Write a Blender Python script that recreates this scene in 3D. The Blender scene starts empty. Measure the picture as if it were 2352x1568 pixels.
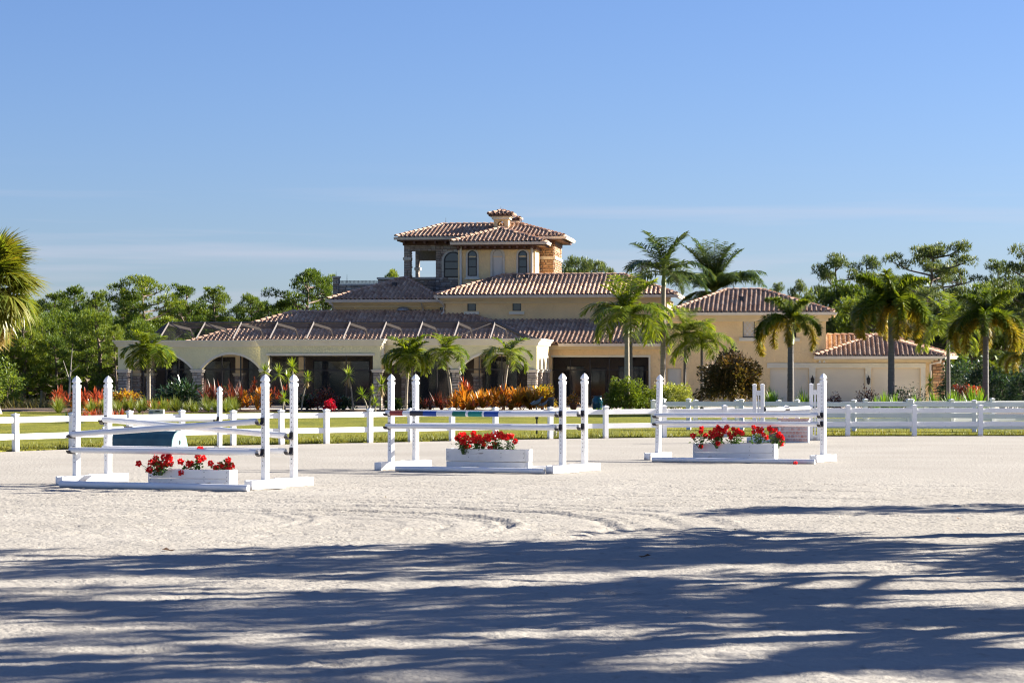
import bpy, bmesh, math, random
import numpy as np
from mathutils import Vector, Matrix

random.seed(7)
rng = np.random.default_rng(11)
R = math.radians
scene = bpy.context.scene
col = scene.collection

# ------------------------------------------------------------------ camera, sky, sun, exposure
CAMZ = 1.93
FPX = 5553.0          # focal length in pixels of a 2352 px wide picture (85 mm on a 36 mm sensor)
cam_data = bpy.data.cameras.new("camera")
cam = bpy.data.objects.new("camera", cam_data)
col.objects.link(cam)
cam.location = (0, 0, CAMZ)
cam.rotation_euler = (R(90), 0, 0)
cam_data.lens = 85.0
cam_data.sensor_width = 36.0
cam_data.shift_y = 66.0 / 2352.0
cam_data.clip_start = 0.5
cam_data.clip_end = 6000
cam_data.dof.use_dof = True
cam_data.dof.focus_distance = 62.0
cam_data.dof.aperture_fstop = 7.0
scene.camera = cam

SUN_EL, SUN_AZ = 24.0, 70.0       # azimuth clockwise from the view direction
world = bpy.data.worlds.new("World")
scene.world = world
world.use_nodes = True
wn = world.node_tree
wn.nodes.clear()
w_out = wn.nodes.new("ShaderNodeOutputWorld")
w_bg = wn.nodes.new("ShaderNodeBackground")
w_sky = wn.nodes.new("ShaderNodeTexSky")
w_sky.sky_type = 'NISHITA'
w_sky.sun_disc = False
w_sky.sun_elevation = R(SUN_EL)
w_sky.sun_rotation = R(SUN_AZ)
w_sky.altitude = 0
w_sky.air_density = 1.0
w_sky.dust_density = 0.35
w_sky.ozone_density = 3.0
w_bg.inputs['Strength'].default_value = 0.053
# faint wisps of cirrus high over the horizon
w_tc = wn.nodes.new("ShaderNodeTexCoord")
w_map = wn.nodes.new("ShaderNodeMapping")
w_map.inputs['Scale'].default_value = (2.2, 2.2, 46.0)
w_map.inputs['Location'].default_value = (1.9, 0.7, 0.1)
w_map.inputs['Rotation'].default_value = (R(1.2), 0, 0)
w_noise = wn.nodes.new("ShaderNodeTexNoise")
w_noise.inputs['Scale'].default_value = 2.4
w_noise.inputs['Detail'].default_value = 4.0
w_ramp = wn.nodes.new("ShaderNodeValToRGB")
w_ramp.color_ramp.elements[0].position = 0.50
w_ramp.color_ramp.elements[0].color = (0, 0, 0, 1)
w_ramp.color_ramp.elements[1].position = 0.74
w_ramp.color_ramp.elements[1].color = (0.42, 0.42, 0.42, 1)
w_mix = wn.nodes.new("ShaderNodeMix")
w_mix.data_type = 'RGBA'
wn.links.new(w_tc.outputs['Generated'], w_map.inputs['Vector'])
wn.links.new(w_map.outputs['Vector'], w_noise.inputs['Vector'])
wn.links.new(w_noise.outputs['Fac'], w_ramp.inputs['Fac'])
w_sep = wn.nodes.new("ShaderNodeSeparateXYZ")
wn.links.new(w_tc.outputs['Generated'], w_sep.inputs[0])
w_band = wn.nodes.new("ShaderNodeValToRGB")          # the wisps lie in a low band all round the horizon
for p_, c_ in ((0.015, 0.25), (0.04, 1.0), (0.06, 0.8), (0.085, 0.0)):
    e_ = w_band.color_ramp.elements.new(p_); e_.color = (c_, c_, c_, 1)
w_band.color_ramp.elements[-1].color = (0, 0, 0, 1)
w_mul = wn.nodes.new("ShaderNodeMath"); w_mul.operation = 'MULTIPLY'
wn.links.new(w_sep.outputs['Z'], w_band.inputs['Fac'])
wn.links.new(w_ramp.outputs['Color'], w_mul.inputs[0]); wn.links.new(w_band.outputs['Color'], w_mul.inputs[1])
wn.links.new(w_mul.outputs[0], w_mix.inputs['Factor'])
w_tint = wn.nodes.new("ShaderNodeMix")
w_tint.data_type = 'RGBA'
w_tint.blend_type = 'MULTIPLY'
w_tint.inputs['Factor'].default_value = 1.0
w_tint.inputs[7].default_value = (0.45, 0.52, 0.755, 1)
wn.links.new(w_sky.outputs['Color'], w_tint.inputs[6])
wn.links.new(w_tint.outputs[2], w_mix.inputs[6])
w_mix.inputs[7].default_value = (3.7, 3.6, 4.2, 1)
wn.links.new(w_mix.outputs[2], w_bg.inputs['Color'])
wn.links.new(w_bg.outputs['Background'], w_out.inputs['Surface'])

sun_data = bpy.data.lights.new("sun", 'SUN')
sun_data.energy = 5.0
sun_data.angle = R(0.5)
sun_data.color = (1.0, 0.93, 0.82)
sun = bpy.data.objects.new("sun", sun_data)
col.objects.link(sun)
sdir = Vector((math.cos(R(SUN_EL)) * math.sin(R(SUN_AZ)), math.cos(R(SUN_EL)) * math.cos(R(SUN_AZ)), math.sin(R(SUN_EL))))
sun.rotation_euler = sdir.to_track_quat('Z', 'Y').to_euler()
sun.location = sdir * 200

vs = scene.view_settings
vs.view_transform = 'Standard'
vs.look = 'None'
vs.gamma = 1.0
vs.use_curve_mapping = False
vs.exposure = 1.9
scene.render.engine = 'CYCLES'
scene.cycles.max_bounces = 6
scene.cycles.diffuse_bounces = 3
scene.cycles.glossy_bounces = 2
scene.cycles.transmission_bounces = 3
scene.cycles.transparent_max_bounces = 10
scene.cycles.use_denoising = True
scene.cycles.denoising_input_passes = 'RGB_ALBEDO_NORMAL'
scene.cycles.denoising_prefilter = 'ACCURATE'
scene.cycles.pixel_filter_type = 'BLACKMAN_HARRIS'
scene.cycles.filter_width = 1.15
scene.cycles.use_adaptive_sampling = False

# ------------------------------------------------------------------ helpers
def px(u, v, Y):
    """the point at distance Y that the photograph shows at (u, v)"""
    return Vector(((u - 1176.0) / FPX * Y, Y, CAMZ - (v - 850.0) / FPX * Y))

def gp(u, Y):
    return Vector(((u - 1176.0) / FPX * Y, Y, 0.0))

def tag(o, label=None, cat=None, group=None, kind=None):
    if label: o['label'] = label
    if cat: o['category'] = cat
    if group: o['group'] = group
    if kind: o['kind'] = kind
    return o

def empty(name, loc=(0, 0, 0), rz=0.0):
    o = bpy.data.objects.new(name, None)
    o.empty_display_size = 0.3
    col.objects.link(o)
    o.location = loc
    o.rotation_euler = (0, 0, rz)
    return o

def link(name, me, parent=None):
    o = bpy.data.objects.new(name, me)
    col.objects.link(o)
    if parent is not None:
        o.parent = parent
    return o

def copy_tree(o, parent=None):
    c = o.copy()
    col.objects.link(c)
    if parent is not None:
        c.parent = parent
    for ch in list(o.children):
        copy_tree(ch, c)
    return c

class MB:
    def __init__(s):
        s.v, s.f, s.m = [], [], []
    def add(s, vs_, fs, mi=0):
        b = len(s.v)
        s.v.extend([tuple(p) for p in vs_])
        for f in fs:
            s.f.append([i + b for i in f]); s.m.append(mi)
    def box(s, c, d, mi=0, M=None, ch=0.0):
        x, y, z = d[0] / 2, d[1] / 2, d[2] / 2
        if ch <= 0:
            P = [(-x,-y,-z),(x,-y,-z),(x,y,-z),(-x,y,-z),(-x,-y,z),(x,-y,z),(x,y,z),(-x,y,z)]
            F = [(0,3,2,1),(4,5,6,7),(0,1,5,4),(1,2,6,5),(2,3,7,6),(3,0,4,7)]
        else:
            P, F = [], []
            for zz, k in ((-z, 1), (-z + ch, 0), (z - ch, 0), (z, 1)):
                a, b2 = (x - ch * k, y - ch * k)
                e = ch * (1 if not k else 0.6)
                P += [(-a + e, -b2, zz), (a - e, -b2, zz), (a, -b2 + e, zz), (a, b2 - e, zz), (a - e, b2, zz), (-a + e, b2, zz), (-a, b2 - e, zz), (-a, -b2 + e, zz)]
            for r in range(3):
                for i in range(8):
                    j = (i + 1) % 8
                    F.append((r * 8 + i, r * 8 + j, r * 8 + 8 + j, r * 8 + 8 + i))
            F.append(tuple(reversed(range(8)))); F.append(tuple(range(24, 32)))
        c = Vector(c)
        P = [Vector(p) + c for p in P]
        if M is not None: P = [M @ p for p in P]
        s.add(P, F, mi)
    def tube(s, pts, rad, n=8, mi=0, cap=True):
        pts = [Vector(p) for p in pts]
        P, F = [], []
        ref = None
        for i, p in enumerate(pts):
            t = (pts[min(i + 1, len(pts) - 1)] - pts[max(i - 1, 0)]).normalized()
            if ref is None:
                ref = Vector((0, 0, 1)) if abs(t.z) < 0.9 else Vector((1, 0, 0))
            a = t.cross(ref).normalized(); b = t.cross(a).normalized()
            ref = -b if False else ref
            r = rad[i] if hasattr(rad, '__len__') else rad
            for k in range(n):
                an = 2 * math.pi * k / n
                P.append(p + a * (r * math.cos(an)) + b * (r * math.sin(an)))
        for i in range(len(pts) - 1):
            for k in range(n):
                k2 = (k + 1) % n
                F.append((i * n + k, i * n + k2, (i + 1) * n + k2, (i + 1) * n + k))
        if cap:
            F.append(tuple(range(n))); F.append(tuple(reversed(range((len(pts) - 1) * n, len(pts) * n))))
        s.add(P, F, mi)
    def lathe(s, prof, n=12, c=(0, 0, 0), mi=0, square=False, rot=0.0):
        c = Vector(c); P, F = [], []
        if square: n = 4
        for r, z in prof:
            for k in range(n):
                an = 2 * math.pi * (k + (0.5 if square else 0)) / n + rot
                q = r * (math.sqrt(2) if square else 1)
                P.append(c + Vector((q * math.cos(an), q * math.sin(an), z)))
        for i in range(len(prof) - 1):
            for k in range(n):
                k2 = (k + 1) % n
                F.append((i * n + k, i * n + k2, (i + 1) * n + k2, (i + 1) * n + k))
        F.append(tuple(reversed(range(n)))); F.append(tuple(range((len(prof) - 1) * n, len(prof) * n)))
        s.add(P, F, mi)
    def quad(s, a, b, c, d, mi=0):
        s.add([a, b, c, d], [(0, 1, 2, 3)], mi)
    def mesh(s, name, mats, smooth=False):
        me = bpy.data.meshes.new(name)
        me.from_pydata(s.v, [], s.f)
        for m in (mats if isinstance(mats, (list, tuple)) else [mats]):
            me.materials.append(m)
        if len(me.materials) > 1:
            me.polygons.foreach_set('material_index', s.m)
        if smooth:
            me.polygons.foreach_set('use_smooth', [True] * len(me.polygons))
        me.update()
        return me
    def build(s, name, mats, parent=None, smooth=False):
        return link(name, s.mesh(name, mats, smooth), parent)

def np_mesh(name, V, F, mats, mi=None, smooth=False):
    """mesh from arrays: V (n,3), F (m,4)"""
    me = bpy.data.meshes.new(name)
    V = np.asarray(V, dtype=np.float32); F = np.asarray(F, dtype=np.int32)
    k = F.shape[1]
    me.vertices.add(len(V)); me.vertices.foreach_set('co', V.ravel())
    me.loops.add(F.size); me.loops.foreach_set('vertex_index', F.ravel())
    me.polygons.add(len(F))
    me.polygons.foreach_set('loop_start', np.arange(0, F.size, k, dtype=np.int32))
    me.polygons.foreach_set('loop_total', np.full(len(F), k, dtype=np.int32))
    for m in (mats if isinstance(mats, (list, tuple)) else [mats]):
        me.materials.append(m)
    if mi is not None:
        me.polygons.foreach_set('material_index', np.asarray(mi, dtype=np.int32))
    if smooth:
        me.polygons.foreach_set('use_smooth', np.ones(len(F), dtype=bool))
    me.update(calc_edges=True)
    return me

def norm(a):
    return a / np.maximum(np.linalg.norm(a, axis=-1, keepdims=True), 1e-9)

def strips(C, D, L, W, segs=2, prof=None, droop=0.0, up=(0, 0, 1), fold=0.0, roll=None):
    """ribbon-shaped leaves: bases C, directions D, lengths L, widths W, bending down by droop; returns V, F"""
    C = np.asarray(C, float); n = len(C)
    D = norm(np.asarray(D, float))
    L = np.broadcast_to(np.asarray(L, float), (n,)); W = np.broadcast_to(np.asarray(W, float), (n,))
    droop = np.broadcast_to(np.asarray(droop, float), (n,))
    U = np.broadcast_to(np.asarray(up, float), (n, 3))
    S = np.cross(D, U)
    bad = np.linalg.norm(S, axis=1) < 1e-3
    S[bad] = np.array([1.0, 0, 0])
    S = norm(S)
    if roll is not None:
        N = np.cross(S, D)
        S = S * np.cos(roll)[:, None] + N * np.sin(roll)[:, None]
    if prof is None:
        prof = [1.0 - 0.9 * (i / segs) for i in range(segs + 1)]
    V = np.zeros((n, segs + 1, 2, 3))
    for i in range(segs + 1):
        t = i / segs
        p = C + D * (L * t)[:, None]
        p[:, 2] -= droop * L * t * t
        h = S * (W * prof[i] * 0.5)[:, None]
        V[:, i, 0] = p - h; V[:, i, 1] = p + h
    idx = np.arange(n)[:, None] * ((segs + 1) * 2)
    F = []
    for i in range(segs):
        F.append(idx + np.array([[i * 2, i * 2 + 1, i * 2 + 3, i * 2 + 2]]))
    F = np.stack(F, 1).reshape(-1, 4)
    return V.reshape(-1, 3), F

def merge(parts):
    Vs, Fs, b = [], [], 0
    for V, F in parts:
        Vs.append(V); Fs.append(F + b); b += len(V)
    return np.concatenate(Vs), np.concatenate(Fs)

def rand_dirs(n, zmin=-1.0, zmax=1.0):
    z = rng.uniform(zmin, zmax, n); a = rng.uniform(0, 2 * np.pi, n); r = np.sqrt(np.maximum(0, 1 - z * z))
    return np.stack([r * np.cos(a), r * np.sin(a), z], 1)

# ------------------------------------------------------------------ materials
def new_mat(name):
    m = bpy.data.materials.new(name); m.use_nodes = True
    nt = m.node_tree; nt.nodes.clear()
    out = nt.nodes.new("ShaderNodeOutputMaterial"); b = nt.nodes.new("ShaderNodeBsdfPrincipled")
    nt.links.new(b.outputs[0], out.inputs[0])
    return m, nt, b, out

def noise_node(nt, scale, detail=4.0, coord='Object', sc=(1, 1, 1)):
    tc = nt.nodes.new("ShaderNodeTexCoord"); mp = nt.nodes.new("ShaderNodeMapping")
    mp.inputs['Scale'].default_value = sc
    n = nt.nodes.new("ShaderNodeTexNoise"); n.inputs['Scale'].default_value = scale; n.inputs['Detail'].default_value = detail
    nt.links.new(tc.outputs[coord], mp.inputs['Vector']); nt.links.new(mp.outputs['Vector'], n.inputs['Vector'])
    return n

def ramp_node(nt, stops):
    r = nt.nodes.new("ShaderNodeValToRGB")
    e = r.color_ramp.elements
    while len(e) < len(stops): e.new(0.5)
    for i, (p, c) in enumerate(stops):
        e[i].position = p; e[i].color = (c[0], c[1], c[2], 1)
    return r

def mat(name, c, rough=0.6, var=0.12, scale=3.0, bump=0.0, bscale=40.0, spec=0.4, bdist=0.01, dirt=None, metallic=0.0, sc=(1, 1, 1)):
    m, nt, b, out = new_mat(name)
    b.inputs['Roughness'].default_value = rough
    b.inputs['Specular IOR Level'].default_value = spec
    b.inputs['Metallic'].default_value = metallic
    n = noise_node(nt, scale, 5.0, sc=sc)
    lo = [x * (1 - var) for x in c]; hi = [min(1, x * (1 + var)) for x in c]
    stops = [(0.3, lo), (0.7, hi)]
    r = ramp_node(nt, stops)
    nt.links.new(n.outputs['Fac'], r.inputs['Fac'])
    last = r.outputs['Color']
    if dirt:
        dn = noise_node(nt, dirt[1], 6.0, sc=dirt[3] if len(dirt) > 3 else (1, 1, 1)); dr = ramp_node(nt, [(dirt[2], (0, 0, 0)), (dirt[2] + 0.08, (1, 1, 1))])
        nt.links.new(dn.outputs['Fac'], dr.inputs['Fac'])
        mx = nt.nodes.new("ShaderNodeMix"); mx.data_type = 'RGBA'
        nt.links.new(dr.outputs['Color'], mx.inputs['Factor']); nt.links.new(last, mx.inputs[6]); mx.inputs[7].default_value = (*dirt[0], 1)
        last = mx.outputs[2]
    nt.links.new(last, b.inputs['Base Color'])
    if bump > 0:
        bn = noise_node(nt, bscale, 6.0); bp = nt.nodes.new("ShaderNodeBump")
        bp.inputs['Strength'].default_value = bump; bp.inputs['Distance'].default_value = bdist
        nt.links.new(bn.outputs['Fac'], bp.inputs['Height']); nt.links.new(bp.outputs[0], b.inputs['Normal'])
    return m

def piece_mat(name, cols, per_object=False, rough=0.75, bump=0.3, bscale=30.0, spec=0.25):
    """each piece (loose island, or object) takes its own tone from cols"""
    m, nt, b, out = new_mat(name)
    b.inputs['Roughness'].default_value = rough; b.inputs['Specular IOR Level'].default_value = spec
    if per_object:
        g = nt.nodes.new("ShaderNodeObjectInfo"); rnd = g.outputs['Random']
    else:
        g = nt.nodes.new("ShaderNodeNewGeometry"); rnd = g.outputs['Random Per Island']
    r = ramp_node(nt, [(i / max(1, len(cols) - 1), c) for i, c in enumerate(cols)])
    nt.links.new(rnd, r.inputs['Fac'])
    n = noise_node(nt, 6.0, 5.0); mx = nt.nodes.new("ShaderNodeMix"); mx.data_type = 'RGBA'; mx.blend_type = 'MULTIPLY'
    nr = ramp_node(nt, [(0.3, (0.75, 0.75, 0.75)), (0.7, (1.15, 1.15, 1.15))])
    nt.links.new(n.outputs['Fac'], nr.inputs['Fac'])
    mx.inputs['Factor'].default_value = 1.0
    nt.links.new(r.outputs['Color'], mx.inputs[6]); nt.links.new(nr.outputs['Color'], mx.inputs[7])
    nt.links.new(mx.outputs[2], b.inputs['Base Color'])
    if bump > 0:
        bn = noise_node(nt, bscale, 6.0); bp = nt.nodes.new("ShaderNodeBump")
        bp.inputs['Strength'].default_value = bump; bp.inputs['Distance'].default_value = 0.02
        nt.links.new(bn.outputs['Fac'], bp.inputs['Height']); nt.links.new(bp.outputs[0], b.inputs['Normal'])
    return m

def leaf_mat(name, cols, trans=0.35, rough=0.45, spec=0.35, tcol=None):
    m, nt, b, out = new_mat(name)
    b.inputs['Roughness'].default_value = rough; b.inputs['Specular IOR Level'].default_value = spec
    g = nt.nodes.new("ShaderNodeNewGeometry")
    oi = nt.nodes.new("ShaderNodeObjectInfo")
    ad = nt.nodes.new("ShaderNodeMath"); ad.operation = 'MULTIPLY_ADD'
    ad.inputs[1].default_value = 0.6
    sc_ = nt.nodes.new("ShaderNodeMath"); sc_.operation = 'MULTIPLY'; sc_.inputs[1].default_value = 0.4
    nt.links.new(oi.outputs['Random'], sc_.inputs[0])
    nt.links.new(g.outputs['Random Per Island'], ad.inputs[0]); nt.links.new(sc_.outputs[0], ad.inputs[2])
    r = ramp_node(nt, [(i / max(1, len(cols) - 1), c) for i, c in enumerate(cols)])
    nt.links.new(ad.outputs[0], r.inputs['Fac'])
    nt.links.new(r.outputs['Color'], b.inputs['Base Color'])
    tr = nt.nodes.new("ShaderNodeBsdfTranslucent")
    hs_ = nt.nodes.new("ShaderNodeMix"); hs_.data_type = 'RGBA'; hs_.blend_type = 'MULTIPLY'; hs_.inputs['Factor'].default_value = 1.0
    hs_.inputs[7].default_value = (*(tcol or (1.7, 1.5, 0.5)), 1)
    nt.links.new(r.outputs['Color'], hs_.inputs[6]); nt.links.new(hs_.outputs[2], tr.inputs['Color'])
    ms = nt.nodes.new("ShaderNodeMixShader"); ms.inputs['Fac'].default_value = trans
    nt.links.new(b.outputs[0], ms.inputs[1]); nt.links.new(tr.outputs[0], ms.inputs[2])
    nt.links.new(ms.outputs[0], out.inputs[0])
    return m

M = {}
M['vinyl'] = mat('white_vinyl', (0.82, 0.815, 0.80), 0.42, 0.05, 1.5, spec=0.4, dirt=((0.60, 0.58, 0.53), 6.0, 0.70))
def add_sand_stain(m, col_=(0.42, 0.36, 0.29), top=0.14):
    nt = m.node_tree; b = next(n for n in nt.nodes if n.type == 'BSDF_PRINCIPLED')
    src = b.inputs['Base Color'].links[0].from_socket
    geo = nt.nodes.new("ShaderNodeNewGeometry"); sp = nt.nodes.new("ShaderNodeSeparateXYZ"); nt.links.new(geo.outputs['Position'], sp.inputs[0])
    nz = nt.nodes.new("ShaderNodeTexNoise"); nz.inputs['Scale'].default_value = 9.0; nz.inputs['Detail'].default_value = 6.0; nt.links.new(geo.outputs['Position'], nz.inputs['Vector'])
    mr = nt.nodes.new("ShaderNodeMapRange"); mr.inputs['From Min'].default_value = 0.0; mr.inputs['From Max'].default_value = top; mr.inputs['To Min'].default_value = 0.30; mr.inputs['To Max'].default_value = -0.12
    nt.links.new(sp.outputs['Z'], mr.inputs['Value'])
    ad = nt.nodes.new("ShaderNodeMath"); ad.operation = 'ADD'; nt.links.new(mr.outputs[0], ad.inputs[0]); nt.links.new(nz.outputs['Fac'], ad.inputs[1])
    rp_ = ramp_node(nt, [(0.56, (0, 0, 0)), (0.80, (0.75, 0.75, 0.75))]); nt.links.new(ad.outputs[0], rp_.inputs['Fac'])
    mx = nt.nodes.new("ShaderNodeMix"); mx.data_type = 'RGBA'; mx.inputs[7].default_value = (*col_, 1)
    nt.links.new(rp_.outputs['Color'], mx.inputs['Factor']); nt.links.new(src, mx.inputs[6]); nt.links.new(mx.outputs[2], b.inputs['Base Color'])
M['vinyl_aged'] = mat('white_pole_paint', (0.80, 0.795, 0.78), 0.42, 0.05, 2.0, dirt=((0.58, 0.56, 0.52), 9.0, 0.76), sc=(1, 1, 1))
M['old_wood'] = mat('worn_white_boards', (0.74, 0.73, 0.70), 0.6, 0.08, 4.0, bump=0.3, bscale=25, dirt=((0.16, 0.12, 0.09), 6.0, 0.66, (0.5, 3, 2)))
M['clean_wood'] = mat('painted_white_boards', (0.76, 0.76, 0.75), 0.55, 0.05, 4.0, bump=0.2, bscale=25, dirt=((0.35, 0.33, 0.3), 8.0, 0.72, (0.5, 3, 2)))
for k_ in ('vinyl', 'old_wood', 'clean_wood'): add_sand_stain(M[k_])
M['black'] = mat('black_plastic', (0.022, 0.018, 0.022), 0.45, 0.1)
M['hole'] = mat('hole_dark', (0.02, 0.02, 0.02), 0.9, 0.0)
M['red_paint'] = mat('red_band_paint', (0.30, 0.045, 0.035), 0.45, 0.12, 8)
M['black_paint'] = mat('black_band_paint', (0.045, 0.042, 0.05), 0.45, 0.12, 8)
M['blue_paint'] = mat('blue_band_paint', (0.02, 0.07, 0.33), 0.42, 0.15, 8)
M['green_paint'] = mat('green_band_paint', (0.015, 0.17, 0.11), 0.42, 0.15, 8)
M['teal_paint'] = mat('teal_band_paint', (0.01, 0.22, 0.18), 0.42, 0.15, 8)
M['teal_side'] = mat('dark_teal_panel', (0.022, 0.085, 0.12), 0.6, 0.15, 5, bump=0.2)
M['teal_end'] = mat('pale_teal_panel', (0.19, 0.33, 0.31), 0.65, 0.15, 5, bump=0.2, dirt=((0.5, 0.55, 0.5), 25.0, 0.68))
M['stucco'] = mat('olive_stucco', (0.76, 0.70, 0.42), 0.9, 0.08, 0.7, bump=0.8, bscale=9, spec=0.1, bdist=0.05, dirt=((0.68, 0.62, 0.37), 3.0, 0.62))
M['stucco_tan'] = mat('tan_stucco', (0.87, 0.63, 0.33), 0.9, 0.08, 0.7, bump=0.8, bscale=9, spec=0.1, bdist=0.05, dirt=((0.79, 0.57, 0.30), 3.0, 0.62))
M['trim'] = mat('cream_trim', (0.74, 0.68, 0.53), 0.75, 0.05, 2.0, bump=0.15, bscale=30)
M['trim_tan'] = mat('peach_trim', (0.72, 0.58, 0.37), 0.75, 0.05, 2.0)
M['cast_stone'] = mat('cast_stone', (0.62, 0.56, 0.47), 0.85, 0.08, 6.0, bump=0.3, bscale=30)
M['gutter'] = mat('gutter_metal', (0.66, 0.60, 0.52), 0.45, 0.05, 1.0)
M['soffit'] = mat('brown_soffit', (0.13, 0.065, 0.045), 0.7, 0.15, 3)
M['underlay'] = mat('roof_underlay', (0.10, 0.06, 0.055), 0.9, 0.1)
M['mortar'] = mat('stone_mortar', (0.20, 0.17, 0.15), 0.95, 0.15, 10)
tile_cols = [(0.32, 0.18, 0.12), (0.53, 0.36, 0.25), (0.44, 0.275, 0.185), (0.60, 0.43, 0.31), (0.38, 0.22, 0.145), (0.51, 0.33, 0.225)]
M['tile'] = piece_mat('terracotta_tiles', tile_cols, False, 0.8)
M['tile_single'] = piece_mat('terracotta_tile', tile_cols, True, 0.8)
ridge_cols = [(0.52, 0.31, 0.21), (0.60, 0.39, 0.27), (0.46, 0.26, 0.17)]
M['ridge'] = piece_mat('terracotta_ridge', ridge_cols, True, 0.8)
stone_cols = [(0.30, 0.26, 0.22), (0.44, 0.40, 0.34), (0.36, 0.31, 0.25), (0.52, 0.48, 0.42), (0.28, 0.25, 0.23), (0.47, 0.41, 0.33)]
M['stone'] = piece_mat('pale_ledge_stone', stone_cols, True, 0.85, 0.6, 18)
M['stone_many'] = piece_mat('brown_ledge_stone', [(0.32, 0.24, 0.19), (0.48, 0.38, 0.31), (0.38, 0.28, 0.22), (0.55, 0.47, 0.39), (0.33, 0.28, 0.25)], False, 0.85, 0.6, 18)
M['stone_warm_lit'] = piece_mat('warm_lit_ledge_stone', [(0.40, 0.23, 0.13), (0.50, 0.32, 0.19), (0.36, 0.22, 0.14), (0.53, 0.38, 0.25), (0.44, 0.25, 0.13)], False, 0.85, 0.6, 18)  # same ledge stone, with the orange of warm light put into its colour
M['frame'] = mat('dark_bronze_frame', (0.025, 0.022, 0.022), 0.5, 0.1)
M['glass'] = mat('dark_window_glass', (0.02, 0.028, 0.034), 0.06, 0.0, spec=0.8)
M['dark_room'] = mat('shaded_room_wall', (0.15, 0.115, 0.08), 0.8, 0.2, 1.0)  # dark glass tone with the interior's shade put into the colour
M['patio'] = mat('patio_paving', (0.34, 0.30, 0.26), 0.8, 0.15, 1.0)
M['cage'] = mat('cage_aluminium', (0.12, 0.10, 0.088), 0.6, 0.08)
M['door_white'] = mat('white_door_paint', (0.72, 0.66, 0.53), 0.5, 0.04)
M['garage'] = mat('cream_garage_door', (0.74, 0.65, 0.49), 0.6, 0.04, 1.0, bump=0.2, bscale=20)
M['blind'] = mat('pale_blind', (0.62, 0.57, 0.50), 0.7, 0.05)
M['iron'] = mat('black_iron', (0.02, 0.02, 0.02), 0.5, 0.1)
M['bark'] = mat('pine_bark', (0.16, 0.12, 0.095), 0.95, 0.35, 5.0, bump=0.8, bscale=12, sc=(1, 1, 0.3))
M['dead_wood'] = mat('bleached_dead_wood', (0.36, 0.32, 0.27), 0.9, 0.2, 5.0)
M['palm_trunk'] = mat('grey_palm_trunk', (0.30, 0.26, 0.20), 0.85, 0.25, 4.0, bump=0.6, bscale=8, sc=(0.3, 0.3, 5))
M['palm_trunk_dark'] = mat('blue_grey_palm_trunk', (0.14, 0.13, 0.12), 0.85, 0.25, 4.0, bump=0.6, bscale=8, sc=(0.3, 0.3, 5))
M['crownshaft'] = mat('green_crownshaft', (0.20, 0.24, 0.07), 0.5, 0.25, 2.0)
M['pot_grey'] = mat('grey_pot', (0.25, 0.27, 0.30), 0.5, 0.1)
M['pot_teal'] = mat('turquoise_glaze', (0.005, 0.10, 0.14), 0.15, 0.3, 4.0, spec=0.6)
M['pot_clay'] = mat('clay_pot', (0.30, 0.13, 0.07), 0.8, 0.1)
M['utility'] = mat('utility_box_paint', (0.52, 0.50, 0.42), 0.6, 0.08)
M['faux_brick'] = piece_mat('pinkish_painted_brick', [(0.62, 0.36, 0.30), (0.70, 0.50, 0.45), (0.54, 0.27, 0.22), (0.72, 0.58, 0.53)], True, 0.7, 0.3)
M['faux_mortar'] = mat('white_brick_joint', (0.80, 0.78, 0.75), 0.8, 0.05)
# foliage
M['pine'] = leaf_mat('pine_needles', [(0.040, 0.075, 0.018), (0.081, 0.144, 0.030), (0.196, 0.265, 0.040), (0.299, 0.333, 0.046)], 0.28, 0.5)
M['pine_hazed'] = leaf_mat('haze_tinted_pine_needles', [(0.058, 0.107, 0.055), (0.107, 0.165, 0.077), (0.174, 0.213, 0.077), (0.087, 0.135, 0.068)], 0.25, 0.5)  # bluish cast of distance and shade put into the needle colour
M['wood_leaf'] = leaf_mat('understory_leaves', [(0.031, 0.061, 0.017), (0.069, 0.121, 0.025), (0.138, 0.172, 0.034), (0.052, 0.086, 0.024)], 0.25, 0.5)
M['palm'] = leaf_mat('palm_fronds', [(0.058, 0.104, 0.013), (0.117, 0.182, 0.018), (0.234, 0.286, 0.029), (0.085, 0.137, 0.016)], 0.38, 0.35, 0.5)
M['palm_dark'] = leaf_mat('dark_palm_fronds', [(0.039, 0.072, 0.019), (0.065, 0.111, 0.026), (0.124, 0.163, 0.033)], 0.28, 0.32, 0.5)
M['foxtail'] = leaf_mat('foxtail_fronds', [(0.052, 0.092, 0.014), (0.098, 0.149, 0.018), (0.207, 0.230, 0.029)], 0.36, 0.4, 0.4)
M['foxtail_old'] = leaf_mat('yellowing_foxtail_fronds', [(0.180, 0.180, 0.026), (0.360, 0.270, 0.036), (0.126, 0.162, 0.026), (0.468, 0.306, 0.036)], 0.4, 0.4, 0.4)
M['dry_orange'] = leaf_mat('orange_dry_fronds', [(0.30, 0.13, 0.03), (0.42, 0.20, 0.04), (0.22, 0.10, 0.03)], 0.3, 0.6, 0.2)
M['sabal'] = leaf_mat('fan_palm_leaves', [(0.075, 0.128, 0.018), (0.150, 0.180, 0.027), (0.255, 0.225, 0.038)], 0.35, 0.4, 0.4)
M['sabal_dead'] = leaf_mat('dry_fan_leaves', [(0.338, 0.260, 0.143), (0.442, 0.351, 0.208), (0.260, 0.182, 0.078)], 0.25, 0.7, 0.2)
M['yucca'] = leaf_mat('yucca_leaves', [(0.098, 0.182, 0.021), (0.182, 0.280, 0.028), (0.280, 0.350, 0.035), (0.070, 0.140, 0.028)], 0.35, 0.35, 0.4)
M['bromeliad'] = leaf_mat('orange_bromeliad_leaves', [(0.390, 0.138, 0.014), (0.517, 0.230, 0.020), (0.413, 0.252, 0.035), (0.275, 0.092, 0.023)], 0.35, 0.3, 0.5, tcol=(1.5, 1.0, 0.5))
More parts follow.
